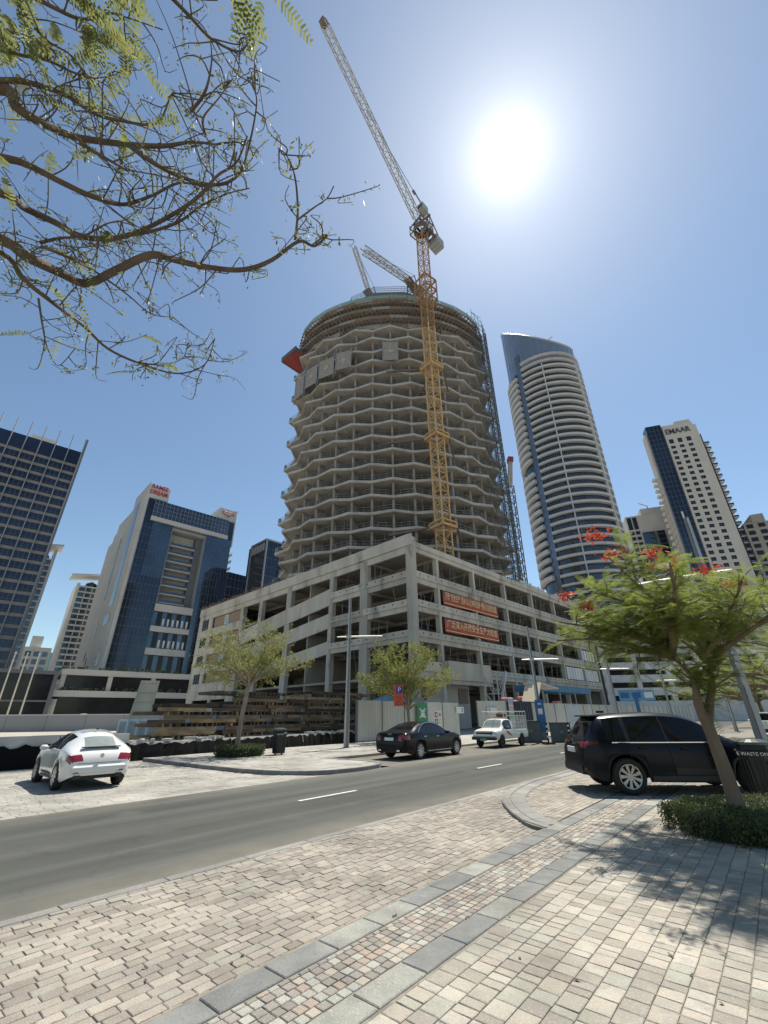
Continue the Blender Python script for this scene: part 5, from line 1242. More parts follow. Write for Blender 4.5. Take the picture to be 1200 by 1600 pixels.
# ---------------- white pickup facing the camera
PUP = dict(wb=2.85, rw=0.34, ra=0.40, track=1.46,
  zr=[(-1.05,.93),(-1.0,.95),(1.10,.95),(1.16,1.05),(1.19,1.50),(1.26,1.575),(1.8,1.60),(2.15,1.545),(2.62,1.10),(2.72,1.055),(3.2,1.00),(3.52,.93),(3.60,.80),(3.62,.55)],
  zs=[(-1.05,.90),(1.1,.93),(1.2,.97),(2.5,.97),(2.7,.95),(3.3,.90),(3.55,.80),(3.62,.5)],
  w=[(-1.05,.80),(-.95,.83),(1.0,.83),(2.85,.84),(3.4,.82),(3.57,.76),(3.62,.66)],
  wr=[(-1.05,.74),(1.1,.74),(1.3,.62),(2.1,.60),(2.6,.66),(3.3,.68),(3.62,.60)],
  zb=[(-1.05,.52),(-.8,.48),(3.1,.44),(3.62,.42)])
t = thing('pickup_truck', 'white pickup truck with a wire cargo cage facing the camera by the fence', 'truck', (5.55+2.6*UC+0.2, 26.6+2.6*US, 0), R(230)); t.scale = (.89, .89, .89)
G = [('windshield', m_cglass_l, lambda x,y,z,r: 2.17 < x < 2.60 and r >= 8), ('rear_window', m_cglass, lambda x,y,z,r: 1.12 < x < 1.24 and 1.08 < z < 1.5 and r >= 8),
     ('side_window', m_cglass, lambda x,y,z,r: 1.38 < x < 2.38 and r in (5,6)), ('bed_cover', m_trim, lambda x,y,z,r: x < 1.05 and r >= 8),
     ('head_lamp', m_head, lambda x,y,z,r: x > 3.5 and .70 < z < .86 and abs(y) > .45), ('grille', m_trim, lambda x,y,z,r: x > 3.53 and .66 < z < .9 and abs(y) <= .45)]
build_car(t, PUP, m_wp2, G); wheels(t, PUP, 6, m_trim, wid=0.2)
part(t, 'bumper', m_trim, ((3.66, 0, .52), (.16, 1.62, .18)), bev=0.03); part(t, 'bumper_strip', m_wp2, ((3.64, 0, .66), (.06, 1.5, .10)))
part(t, 'grille_bar', m_chrome, ((3.625, 0, .84), (.02, .9, .03)), ((3.625, 0, .72), (.02, .9, .03)))
part(t, 'number_plate', mat('green_plate', (0.10, 0.30, 0.20), rough=0.5), ((3.75, 0, .45), (.02, .42, .14)))
mirrors(t, 2.30, .84, 1.08, m_trim)
for (cx0, cz0, ln, an_) in ((1.95, .78, .5, .12), (1.8, .70, .42, .15), (2.05, .86, .34, .1)):
    b = MB(); b.bar((cx0-ln/2, .848, cz0-ln*an_), (cx0+ln/2, .852, cz0+ln*an_), .012, .06); b.build('side_decal', mat('red_decal', (0.40,0.03,0.03), rough=.5), t)
cg = MB()
for s_ in (-.78, .78):
    for z in (.97, 1.35, 1.75): cg.tube([(-1.0,s_,z),(1.05,s_,z)], .022, 5)
    for k in range(12): x = -1.0+k*.186; cg.tube([(x,s_,.97),(x+.09,s_,1.35)], .016, 4); cg.tube([(x+.186,s_,.97),(x+.09,s_,1.35)], .016, 4); cg.tube([(x,s_,1.35),(x+.09,s_,1.75)], .016, 4); cg.tube([(x+.186,s_,1.35),(x+.09,s_,1.75)], .016, 4)
for xx in (-1.0, 1.05):
    for z in (1.35, 1.75, 2.0): cg.tube([(xx,-.78,z),(xx,.78,z)], .022, 5)
    for k in range(9): y = -.78+k*.195; cg.tube([(xx,y,.97),(xx,y,2.0)], .016, 4)
for s_ in (-.78, 0, .78): cg.tube([(-1.0,s_,2.0),(2.2,s_,2.0)], .025, 5)
for k in range(9): cg.tube([(-1+k*.4,-.78,2.0),(-1+k*.4,.78,2.0)], .02, 4)
for s_ in (-.7,.7): cg.tube([(2.15,s_,1.62),(2.15,s_,2.0)], .025, 5)
cg.build('cargo_cage', m_wp2, t)
b = MB(); b.cbox((0,0,0), (.5,.45,.26), bev=.08); put('cargo_bundle', b.mesh('cargo_bundle', mat('red_brown_cloth', (0.16,0.075,0.05), (0.10,.05,.04), sc=6, rough=.9)), t, (1.5,.2,1.80)); 
# ---------------- other cars further off
m_silv = carpaint('pearl_paint', (0.58, 0.575, 0.55))
p = pol(38.6, 45.0); suv('white SUV seen from behind beyond the right lamp post', (p[0], p[1], 0), R(50), m_wp, m_cglass)
p = pol(41.6, 46.5); suv('white SUV cut by the right picture edge behind the lamp post', (p[0], p[1], 0), R(50), m_wp2, m_cglass)
p = pol(27.6, 45); suv('white car on the road just visible above the dark SUV roof', (p[0], p[1], 0), R(50), m_silv, m_cglass)
def far_sedan(lab, loc, rz, paint):
    t = thing('distant_sedan', lab, 'car', loc, rz)
    G = [('rear_window', m_cglass, lambda x,y,z,r: -.42 < x < .50 and r >= 8), ('windshield', m_cglass, lambda x,y,z,r: 1.78 < x < 2.5 and r >= 8), ('side_window', m_cglass, lambda x,y,z,r: .20 < x < 1.02 and r in (5,6)), ('side_window', m_cglass, lambda x,y,z,r: 1.08 < x < 2.15 and r in (5,6)),
         ('tail_lamp', m_tail, lambda x,y,z,r: -1.09 < x < -.72 and .80 < z < .97 and abs(y) > .42 and r in (2,3,4,5,6,7,8))]
    build_car(t, SED, paint, G); wheels(t, SED, 7)
p = pol(-35.2, 92); far_sedan('small black car far left in front of the grey road wall', (p[0], p[1], 0), R(20), m_blk)
p = pol(-33.2, 117); far_sedan('white car roof showing above the grey road wall', (p[0], p[1], 1.0), R(20), m_wp)
# ================================================================== STREET AND SITE FURNITURE
m_lamp = mat('lamp_grey', (0.42, 0.43, 0.43), (0.36, 0.37, 0.37), sc=2, rough=0.45, metal=0.3)
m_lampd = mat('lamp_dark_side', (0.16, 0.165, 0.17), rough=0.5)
m_lwhite = mat('lamp_white', (0.72, 0.70, 0.62), rough=0.5)
m_fence = mat('hoarding_sheet', (0.50, 0.49, 0.42), (0.43, 0.42, 0.36), sc=0.7, rough=0.6, rnd=0.08, stain=((0.28,0.26,0.22), 1.1, 0.6, 0.8), stretch=(1,1,0.3))
m_black = mat('black_sheet', (0.006, 0.006, 0.006), rough=0.9, bump=0.6, bsc=5, spec=0.15)
m_jersey = mat('dusty_concrete', (0.50, 0.48, 0.43), (0.38, 0.36, 0.32), sc=1.5, rough=0.95, bump=0.3, bsc=8)
m_bin = mat('bin_black', (0.014, 0.013, 0.013), rough=0.55)
m_letter = mat('white_letter', (0.68, 0.68, 0.65), rough=0.6)
m_wood = mat('formwork_timber', (0.27, 0.185, 0.10), (0.14, 0.10, 0.058), sc=1.6, rough=0.9, rnd=0.35, bump=0.2, bsc=25, stretch=(1,1,3))
m_woodd = mat('weathered_timber', (0.11, 0.08, 0.052), (0.06, 0.046, 0.034), sc=1.6, rough=0.95, rnd=0.3)
# ---- lamp posts with a twin blade mast and a long flat cross arm
def lamp(lab, loc, h, zarm, larm, rz, k=1.0):
    t = thing('street_lamp', lab, 'street lamp', loc, rz, 'street lamps along the road')
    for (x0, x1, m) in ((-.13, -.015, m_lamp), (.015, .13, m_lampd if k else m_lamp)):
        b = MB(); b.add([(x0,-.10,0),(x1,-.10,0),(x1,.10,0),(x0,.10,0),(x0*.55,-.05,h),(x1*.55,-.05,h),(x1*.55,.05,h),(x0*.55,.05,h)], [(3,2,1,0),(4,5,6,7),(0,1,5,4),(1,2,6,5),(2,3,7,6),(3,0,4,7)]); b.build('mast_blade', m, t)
    b = MB(); b.cbox((0,0,.012), (.42,.42,.025)); b.build('base_plate', m_lampd, t)
    b = MB(); n = 10; vs = []; fs = []
    for i in range(n+1):
        f = i/n; x = -larm*0.27 + larm*f; w_ = .16*math.sin(math.pi*min(1, max(0.0, f*0.92+.05)))**.4; th = .05*math.sin(math.pi*min(1, f*.9+.06))**.5
        vs += [(x,-w_,0),(x,0,-th),(x,w_,0),(x,0,th+.02)]
    for i in range(n):
        for j in range(4): fs.append((i*4+j, i*4+(j+1)%4, i*4+4+(j+1)%4, i*4+4+j))
    fs += [(3,2,1,0), (n*4,n*4+1,n*4+2,n*4+3)]; b.add([(x,y,z+zarm) for x,y,z in vs], [tuple(reversed(f)) for f in fs]); a = b.build('luminaire_arm', m_lwhite, t)
    b = MB(); b.cbox((0,0,zarm), (.30,.24,.16)); b.build('arm_bracket', m_lamp, t)
    b = MB(); b.box(larm*.25, larm*.62, -.07, .07, zarm-.068, zarm-.05); b.build('lens', mat('lamp_lens', (0.55,.55,.52), rough=.3), a)
    return t
AR = R(-6)
lamp('tall grey lamp post on the far pavement beside the litter bin', (-2.08, 25.48, .1), 7.95, 5.66, 2.65, AR)
p = uv(30.4, 12.6+2.0); lamp('lamp post beside the blue parking totem behind the pickup', (10.1*1.02, 30.9*1.02, .1), 7.3, 5.0, 2.5, AR)
p = pol(26.2, 47.0); lamp('lamp post in front of the white car park, right of the gate', (p[0], p[1], 0), 7.8, 5.4, 2.6, AR)
p = pol(31.2, 64.0); lamp('distant lamp post by the end of the hoarding', (p[0], p[1], 0), 7.8, 5.2, 2.6, AR)
p = pol(36.2, 58.0); lamp('distant lamp post between the trees on the right', (p[0], p[1], 0), 8.0, 6.0, 2.6, AR)
p = pol(37.9, 15.2); lamp('near lamp post at the right edge with its arm above the flowering tree', (p[0], p[1], ZW), 7.0, 5.2, 2.35, R(143))
# ---- litter bins
def litter_bin(lab, loc, rz, s, words):
    t = thing('litter_bin', lab, 'bin', loc, rz, 'litter bins'); w_, h = .25*s, 1.0*s
    b = MB(); oc = [(math.cos(R(22.5+45*i))*w_*1.12, math.sin(R(22.5+45*i))*w_*1.12) for i in range(8)]; oc2 = [(x*1.14, y*1.14) for x, y in oc]
    vs = [(x,y,.06) for x,y in oc]+[(x,y,h*.78) for x,y in oc2]; b.add(vs, [(i,(i+1)%8,8+(i+1)%8,8+i) for i in range(8)]+[tuple(reversed(range(8))),tuple(range(8,16))]); b.build('bin_body', m_bin, t)
    for i in range(8):
        for f in (.2, .5, .8):
            a, c = Vector(oc[i]).lerp(Vector(oc[(i+1)%8]), f)*1.015, Vector(oc2[i]).lerp(Vector(oc2[(i+1)%8]), f)*1.015
            b = MB(); b.bar((a.x,a.y,.08), (c.x,c.y,h*.70), .035*s, .02*s, up=(a.x,a.y,0.001)); b.build('slat', m_bin, t)
    b = MB(); b.lathe([(w_*1.32, h*.78), (w_*1.34, h*.86), (w_*1.20, h*.88)], 8); b.build('rim_band', m_bin, t)
    b = MB(); b.lathe([(w_*1.20, h*.88), (w_*1.10, h*.97)], 8); b.build('collar', m_bin, t)
    b = MB(); b.lathe([(w_*1.2, h*.97), (w_*1.22, h*1.02), (w_*.7, h*1.07), (0.001, h*1.09)], 16); b.build('domed_lid', mat('bin_lid', (0.10,0.12,0.11), rough=.25, metal=.6), t)
    for i in range(4):
        a = R(45+90*i); b = MB(); b.cbox((math.cos(a)*w_*.8, math.sin(a)*w_*.8, .03), (.06,.06,.06)); b.build('foot', m_bin, t)
    text('bin_lettering', words, .085*s, m_letter, t, (0, -w_*1.30, h*.815), (R(90),0,0), .004)
    return t
litter_bin('black litter bin on the far pavement between tree and lamp post', (-4.72, 21.4, .1), R(15), 0.98, 'WASTE')
litter_bin('black slatted litter bin behind the near tree trunk', (7.5, 9.95, ZW), R(-36), 1.0, 'E WASTE ONLY')
# ---- low barrier with black sheet along the site
for i in range(10):
    u0 = 1.0 + i*2.5; tall = u0 < 7.3; hgt = 1.02 if tall else .66; v0 = 20.9 + max(0, (u0-9)*.10)
    t = thing('site_barrier', ['low concrete barrier with black plastic sheet along the site edge','taller pale barrier with black sheet behind the white hatchback'][tall], 'barrier', uv(u0, v0, 0), UA + math.atan(.10 if u0 > 9 else 0), 'site edge barriers')
    b = MB(); b.add([(x,y,z) for x in (0.02, 2.48) for (y,z) in ((0,0),(.10,.28),(.22,hgt),(.40,hgt),(.52,.28),(.62,0))], [(0,1,7,6),(1,2,8,7),(2,3,9,8),(3,4,10,9),(4,5,11,10),(5,4,3,2,1,0),(6,7,8,9,10,11)]); b.build('concrete_block', m_jersey, t)
    b = MB(); n = 12; vs = []
    for k in range(n+1):
        x = .005+2.49*k/n; top = (.70 if tall else .60) + .05*math.sin(k*1.9+i) + rng.uniform(-.03,.03); yo = rng.uniform(-.03,.02)
        vs += [(x,-.10+yo,0.0),(x,-.03+yo,.3),(x,.02+yo*.4+.12*(top-.3),top),(x,.05+.12*(top-.3)+.02,top-.01)]
    b.add(vs, [(k*4+j, k*4+4+j, k*4+5+j, k*4+1+j) for k in range(n) for j in range(3)]); b.build('black_sheet', m_black, t, smooth=False)
    if not tall and rng.random() < .75:
        b = MB()
        for k in range(7): b.cbox((rng.uniform(.2,2.3), rng.uniform(.2,.5), hgt+.05), (rng.uniform(.15,.6), rng.uniform(.1,.3), rng.uniform(.06,.16)), rz=rng.uniform(0,3))
        b.build('dust_rubble', m_jersey, t, kind='stuff')
# ---- site ground beyond: bright sand mound left
b = MB(); nu = 24; vs = []
for i in range(nu+1):
    for j in range(5): u = -30+i*1.9; vs.append(uv(u, 21.7+j*6.0, (0.62+.12*math.sin(i*.8+j))*(1 if j < 3 else .3)*(1 if u < 8 else max(0,1-(u-8)*.35))-.05))
b.add(vs, [(i*5+j, i*5+5+j, i*5+6+j, i*5+1+j) for i in range(nu) for j in range(4)]); b.build('sand_mound', mat('bright_sand', (0.60,0.55,0.46), (0.52,0.48,0.40), sc=.8, rough=.95, bump=.4, bsc=6), kind='structure')
# ---- timber stacks behind the barrier
def stack(lab, u0, u1, v0, layers, seed, lean=0.0):
    r_ = random.Random(seed); p = uv(u0, v0, 0); t = thing('timber_stack', lab, 'timber', p, UA, 'stacks of formwork timber'); z = .05; L_ = u1-u0
    for k in range(layers):
        sh = r_.uniform(-.5, .5) + lean*k
        if k % 3 == 0:
            x = sh
            while x < L_+sh-.3:
                w_ = .11; b = MB(); b.cbox((0,0,0), (w_,2.6,.16)); put('joist', b.mesh('joist', m_woodd if r_.random() < .6 else m_wood), t, (x, 1.2+r_.uniform(-.15,.15), z+.085)); x += r_.uniform(.24,.34)
            z += .175
        else:
            for j in range(4):
                x = sh + r_.uniform(-.3,.3)
                while x < L_+sh-.6:
                    l_ = r_.choice((1.9, 2.6, 3.3)); y = j*.62 + r_.uniform(-.10,.06)
                    if j == 0 or k == layers-1:
                        b = MB(); b.cbox((0,0,0), (l_,.12,.17)); put('timber_beam', b.mesh('timber_beam', m_wood if r_.random() < .62 else m_woodd), t, (x+l_/2, y, z+.09), r_.uniform(-.03,.03))
                    x += l_+r_.uniform(.03,.5)
            z += .19
stack('long low stack of weathered formwork timber at the left of the site', 9.8, 15.0, 23.8, 12, 1, .10)
stack('middle stack of formwork timber behind the slender tree', 14.8, 20.0, 24.6, 16, 2)
stack('right stack of formwork timber left of the tall lamp post', 20.6, 26.4, 24.4, 17, 3)
# ---- corrugated hoarding
def sheet(w_, h, m=None):
    b = MB(); n = int(w_/.14); vs = []
    for k in range(n+1):
        x = w_*k/n; y = .022 if k % 2 else -.022; vs += [(x,y,.12),(x,y,h)]
    b.add(vs, [(2*k,2*k+2,2*k+3,2*k+1) for k in range(n)]); b.box(0, w_, .03, .07, .5, .56); b.box(0, w_, .03, .07, h-.4, h-.34)
    return b.mesh('fence_panel', m or m_fence)
sh24 = sheet(2.38, 2.55)
def hoarding(lab, u0, v0, u1, v1, h=2.55):
    a, c = Vector(uv(u0,v0)), Vector(uv(u1,v1)); d = c-a; rz = math.atan2(d.y, d.x); n = int(d.length/2.45)
    t = thing('hoarding', lab, 'fence', tuple(a), rz, 'corrugated site hoarding')
    for i in range(n):
        o = put('fence_panel', sh24, t, (i*2.45, rng.uniform(-.01,.01), 0)); o.scale = (1,1,h/2.55)
        b = MB(); b.box(-.05,.03,-.06,.10,0,h+.03); put('fence_post', b.mesh('fence_post', m_lampd), t, (i*2.45-.02, 0, 0))
    b = MB(); b.box(0, n*2.45, -.03, .03, .0, .12); b.build('kick_board', m_black, t)
    return t
hoarding('grey corrugated hoarding behind the black sedan', 22.4, 21.2, 36.8, 20.9)
hoarding('long grey corrugated hoarding running off to the right', 43.5, 18.2, 107.0, 13.0, 2.65)
gt_ = thing('site_gate', 'open corrugated gate leaf with small white number sign', 'gate', uv(36.9, 20.4), UA + R(-32))
put('fence_panel', sheet(2.9, 2.75), gt_)
b = MB(); b.box(-.06,0,-.05,.08,0,2.8); b.box(2.9,2.97,-.05,.08,0,2.8); b.build('gate_frame', m_lampd, gt_)
def board(lab, name, p, rz, w_, h, z0, m, cat='sign', post=None):
    t = thing(name, lab, cat, (p[0],p[1],z0), rz); b = MB(); b.cbox((0,0,h/2), (w_,.03,h)); b.build('sign_board', m, t)
    if post: b = MB(); b.tube([(0,.05,-z0),(0,.05,h)], .03, 8); b.build('sign_post', m_lamp, t)
    return t
m_green = mat('green_sign', (0.02, 0.20, 0.07), rough=.5); m_sw = mat('sign_white', (0.66,0.66,0.63), rough=.5)
t = board('green assembly point sign on the hoarding', 'safety_sign', uv(29.2, 20.85), UA, 1.35, 1.75, .75, m_green)
for (x, z) in ((-.38,1.35),(.38,1.35),(-.38,.7),(.38,.7)):
    b = MB(); s_ = 1 if x > 0 else -1; u_ = 1 if z > 1 else -1
    b.bar((x,-.03,z),(x-s_*.24,-.03,z-u_*.20),.02,.09); b.bar((x-s_*.28,-.03,z-u_*.24),(x-s_*.28,-.03,z-u_*.06),.02,.06); b.bar((x-s_*.28,-.03,z-u_*.24),(x-s_*.10,-.03,z-u_*.24),.02,.06); b.build('arrow', m_sw, t)
for (x, z, r_) in ((-.12,1.12,.075),(.02,1.16,.08),(.15,1.10,.07)):
    b = MB(); b.tube([(x,-.02,z),(x,-.04,z)], r_, 12); b.box(x-.09,x+.09,-.035,-.02,z-.38,z-.09); b.build('figure', m_sw, t)
for k, s_ in enumerate(('ASSEMBLY', 'POINT')): text('sign_lettering', s_, .17, m_sw, t, (0,-.022,.36-.2*k), (R(90),0,0), .004)
t = board('small four panel safety notice board on a post', 'notice_board', uv(28.8, 19.2), UA, .95, .95, .95, m_sw, post=True)
for (x, z, c, nm) in ((-.23,.70,(0.45,.08,.07),'red'),(.23,.70,(0.55,.55,.52),'grey'),(-.23,.25,(0.10,.14,.40),'blue'),(.23,.25,(0.62,.50,.08),'yellow')):
    b = MB(); b.box(x-.18,x+.18,-.03,-.017,z-.18,z+.18); q = b.build('notice_panel', mat('panel_'+nm, c, rough=.5), t)
    b = MB(); b.tube([(x,-.028,z),(x,-.04,z)], .08, 10); b.build('pictogram', m_sw if nm != 'grey' else m_black, q)
t = board('small white gate number sign on the hoarding left of the gate', 'gate_sign', uv(34.6, 20.78), UA, 1.2, .5, 1.75, m_sw); text('sign_lettering', '2', .42, m_black, t, (.3,-.03,.25), (R(90),0,0), .004)
t = board('small white gate number sign on the open gate leaf', 'gate_sign', uv(38.0, 19.55), UA-R(32), 1.0, .5, 1.7, m_sw); text('sign_lettering', '2', .42, m_black, t, (-.28,-.03,.25), (R(90),0,0), .004)
t = board('stacked coloured site notices beside the gate', 'notice_board', uv(39.9, 18.6), UA, .9, 2.4, .6, m_sw)
for k, c in enumerate(((.55,.56,.53),(.05,.30,.14),(.55,.30,.28),(.30,.32,.45))):
    b = MB(); b.box(-.42,.42,-.03,-.017,.08+k*.58,.58+k*.58); b.build('notice_panel', mat('notice_%d' % k, c, rough=.5), t)
# ---- parking sign
pp = pol(1.6, 25.8); t = thing('parking_sign', 'orange parking sign with blue P panel on a post behind the sedan', 'sign', (pp[0], pp[1], .1), R(4))
b = MB(); b.tube([(0,.05,0),(0,.05,3.0)], .035, 8); b.build('sign_post', m_lamp, t)
b = MB(); b.cbox((0,0,2.52), (.50,.03,1.08)); b.build('sign_board', mat('orange_sign', (0.50,0.075,0.03), rough=.5), t)
b = MB(); b.cbox((.05,-.02,2.80), (.34,.012,.36)); q = b.build('blue_panel', mat('blue_sign', (0.015,0.03,0.30), rough=.5), t)
text('sign_letter', 'P', .36, m_sw, q, (.05,-.035,2.80), (R(90),0,0), .004)
for z in (2.46, 2.36, 2.25, 2.15, 2.06): b = MB(); b.cbox((0,-.018,z), (.34 if z != 2.25 else .2,.008,.03)); b.build('print_line', mat('dark_red_print', (0.25,.03,.02), rough=.6), t)
# ---- blue parking totem, barricades, cabinets
pp = (10.1*1.02, 30.9*1.02); t = thing('parking_totem', 'blue parking totem strapped to the lamp post behind the pickup', 'totem', (pp[0]-.02, pp[1]-.25, .1), R(-18))
m_blu = mat('blue_paint', (0.03, 0.12, 0.28), (0.025,.10,.24), sc=3, rough=.5)
b = MB(); b.cbox((0,0,1.45), (.55,.22,1.9)); b.build('totem_body', m_blu, t); b = MB(); b.cbox((0,0,.25), (.45,.2,.5)); b.build('totem_foot', m_lampd, t)
b = MB(); b.cbox((0,-.12,1.7), (.28,.01,.34)); b.build('info_panel', m_sw, t); b = MB(); b.cbox((0,-.12,2.15), (.2,.01,.08)); b.build('display', m_sw, t)
def cabinet(lab, loc, rz, w_, h): 
    t = thing('utility_cabinet', lab, 'cabinet', loc, rz); mm = mat('cabinet_grey', (0.085,.095,.09), (0.07,.08,.075), sc=2, rough=.6)
    b = MB(); b.cbox((0,0,h/2), (w_,.6,h), bev=.02); b.build('cabinet_body', mm, t)
    for s_ in (-1,1): b = MB(); b.cbox((s_*w_*.245,-.31,h*.5), (w_*.46,.015,h*.86)); d = b.build('cabinet_door', mm, t); b = MB(); b.cbox((s_*w_*.05,-.325,h*.55), (.03,.02,.14)); b.build('handle', m_lamp, d)
    b = MB(); b.cbox((0,0,h+.025), (w_+.08,.68,.05)); b.build('cabinet_lid', mm, t)
cabinet('dark grey utility cabinet right behind the pickup bed', (9.35, 31.2, 0), R(-6), 1.35, 1.2)
cabinet('dark grey utility cabinet right of the blue totem', (11.3, 31.0, 0), R(-10), 1.2, 1.1)
for k, (x, y, lab) in enumerate(((9.72, 28.9, 'striped black barrier post in front of the cabinets, left one'), (11.55, 30.3, 'striped black barrier post in front of the cabinets, right one'))):
    t = thing('barrier_post', lab, 'post', (x,y,0), 0, 'striped barrier posts'); b = MB(); b.cbox((0,0,.04), (.65,.5,.08), bev=.02); b.build('post_base', m_black, t)
    b = MB(); b.tube([(0,0,.08),(.03,0,1.15)], .05, 8); b.build('post_tube', m_black, t)
    for z in (.35,.62,.9): b = MB(); b.tube([(.03*z,0,z),(.03*z+.003,0,z+.12)], .056, 8); b.build('stripe', m_sw, t)
t = board('white notice on a post right of the cabinets', 'notice_board', (12.6, 31.5), R(-10), .75, .95, 1.15, m_sw, post=True)
# dark container behind the pickup, blue cabin, canopy, stair tower, sand heap beyond the hoarding
t = thing('dark_container', 'dark blue grey container wall behind the pickup', 'container', uv(41.3, 18.4), UA+R(-4)); b = MB(); b.box(0,4.4,0,2.2,.05,2.75)
b.build('container_box', mat('container_dark', (0.03,.037,.05), rough=.6), t)
for i in range(11): b = MB(); b.box(i*.4+.02,i*.4+.2,-.05,-.003,.1,2.7); b.build('rib', MATS['container_dark'], t)
t = thing('site_cabin', 'white site cabin with blue roof behind the hoarding', 'cabin', uv(31.8, 26.0), UA); b = MB(); b.box(0,6,0,2.6,0,2.75); b.build('cabin_wall', m_sw, t)
b = MB(); b.add([(-.3,-.3,2.7),(6.3,-.3,2.7),(6.3,2.9,2.7),(-.3,2.9,2.7),(0.9,1.3,3.35),(5.1,1.3,3.35)], [(0,1,5,4),(2,3,4,5),(1,2,5),(3,0,4),(3,2,1,0)]); b.build('cabin_roof', mat('cabin_blue', (0.06,.24,.40), (0.08,.28,.44), sc=1, rough=.5), t)
t = thing('site_canopy', 'long blue canopy over the gate at the foot of the car park', 'canopy', on_pod(17.5, -6.5, 0), PR); b = MB(); b.box(0,16,0,4,4.4,5.2); b.build('canopy_roof', mat('canopy_blue', (0.05,.17,.29), (0.04,.13,.23), sc=.8, rough=.6), t)
for x in (.3, 5.3, 10.3, 15.5): b = MB(); b.bar((x,.2,0),(x,.2,4.39),.15,.15); b.build('canopy_post', m_steel, t)
t = thing('stair_tower', 'pale lattice stair tower beside the gate', 'scaffold', on_pod(11.5, -3.2, 0), PR)
for k in range(3): b = MB(); lattice(b,(0,0,k*2.0),(0,0,k*2.0+1.98),1.7,seg=1.98,leg=.1,br=.07); b.build('scaffold_bay', mat('pale_steel', (0.45,.46,.45), rough=.5), t)
b = MB(); b.bar((-.4,-1,3.4),(1.2,-1,6.6),.3,.2); b.build('stair_flight', MATS['pale_steel'], t)
t = thing('material_heap', 'heap of pale red sacks and leaning boards behind the hoarding', 'heap', uv(52, 21.5), UA); hb_ = MB()
for i in range(46): hb_.cbox((rng.uniform(-5,6), rng.uniform(-1,2), rng.uniform(1.0,3.6)*(1-abs(i%9-4)*.08)), (.9,.6,.42), rz=rng.uniform(0,3), bev=.12)
hb_.build('sacks', mat('pink_sack', (0.55,.33,.28), (0.48,.20,.17), sc=1.4, rough=.9), t, kind='stuff')
b = MB(); b.cbox((0,0,.9), (11,3.4,1.8), bev=.4); b.build('heap_core', m_sand, t)
for k in range(4): b = MB(); b.bar((-3.2+k*.1,-1.2+k*.5,1.4),(-.4+k*.1,-1.2+k*.5,4.9),.5,.12); b.build('leaning_board', mat('pale_board', (0.60,.52,.36), rough=.8), t)
b = MB(); b.bar((-.4,-.3,4.9),(5.4,-.3,4.5),2.0,.12); b.build('roof_board', m_plaster, t)
# ---- left distance: flag poles, white panel, blocks
for k, (az, D) in enumerate(((-37.9, 118), (-38.85, 118), (-39.8, 118))):
    p = pol(az, D); t = thing('flag_pole', ['right one of three bare flag poles at the left edge','middle one of three bare flag poles at the left edge','left one of three bare flag poles at the left edge'][k], 'flag pole', (p[0],p[1],0), 0, 'bare flag poles')
    b = MB(); b.tube([(0,0,0),(0,0,13.6)], [.16,.09], 8); b.build('pole', mat('pole_cream', (0.62,.56,.44), rough=.5), t); b = MB(); b.lathe([(.001,13.6),(.14,13.72),(.14,13.8),(.001,13.95)], 10); b.build('finial', m_lamp, t); b = MB(); b.cbox((0,0,.2), (.7,.7,.4)); b.build('footing', m_jersey, t)
p = pol(-27.6, 50); t = thing('leaning_panel', 'white ribbed panel standing tilted behind the barrier on the left', 'panel', (p[0],p[1],0), R(28)); 
b = MB(); b.add([(-.9,0,1.2),(.9,0,1.2),(1.15,.5,4.9),(-.5,.5,4.9),(-.9,.1,1.2),(.9,.1,1.2),(1.15,.6,4.9),(-.5,.6,4.9)], [(3,2,1,0),(4,5,6,7),(0,1,5,4),(1,2,6,5),(2,3,7,6),(3,0,4,7)]); b.build('panel_sheet', mat('cream_panel', (0.60, 0.51, 0.36), (0.52,.44,.31), sc=1, rough=.7), t)
for f in (0.05,.28,.5,.72,.95): b = MB(); z = 1.2+3.7*f; x0 = -.9+.4*f; b.bar((x0,-.05+.5*f,z),(.9+.25*f,-.05+.5*f,z),.12,.12); b.build('rib', MATS['cream_panel'], t)
for s_ in (0,1): b = MB(); b.bar((-.85+1.7*s_,-.06,1.2),(-.45+1.55*s_,.44,4.9),.1,.1); b.build('rail', MATS['cream_panel'], t)
b = MB(); b.bar((0.6,1.6,0),(.9,.6,4.6),.12,.12); b.build('prop', m_lwhite, t)
for k in range(4):
    p = pol(-28.9+k*.95, 48+k*.3); t = thing('concrete_block', ['first','second','third','last'][k]+' from the left of the white blocks under the tilted panel', 'block', (p[0],p[1],0), R(20), 'white blocks on the left'); b = MB(); b.cbox((0,0,.75), (.78,.7,1.5), bev=.03); b.build('block_body', m_lwhite, t)
    b = MB(); b.cbox((0,-.36,.75), (.5,.03,1.1)); b.build('face_panel', m_jersey, t)
p = pol(28.3, 50.0); t = thing('street_sign', 'blue sign frame on a blue post in front of the right hoarding', 'sign', (p[0], p[1], 0), R(-25))
b = MB(); b.cbox((0,0,1.5), (.32,.16,3.0)); b.build('sign_post', m_blu, t); b = MB(); b.cbox((.1,-.02,3.2), (3.0,.1,.95)); b.build('sign_board', mat('pale_blue_sign', (0.12,.32,.48), (0.08,.24,.38), sc=3, rough=.5), t)
for x in (-.9, .1, 1.1): b = MB(); b.cbox((x,-.08,3.2), (.7,.02,.5)); b.build('sign_panel', m_sw if x > 0.5 else m_blu, t)
_bl = ['fifth','sixth','seventh','eighth','ninth','tenth','eleventh','twelfth','thirteenth','fourteenth','fifteenth','sixteenth']
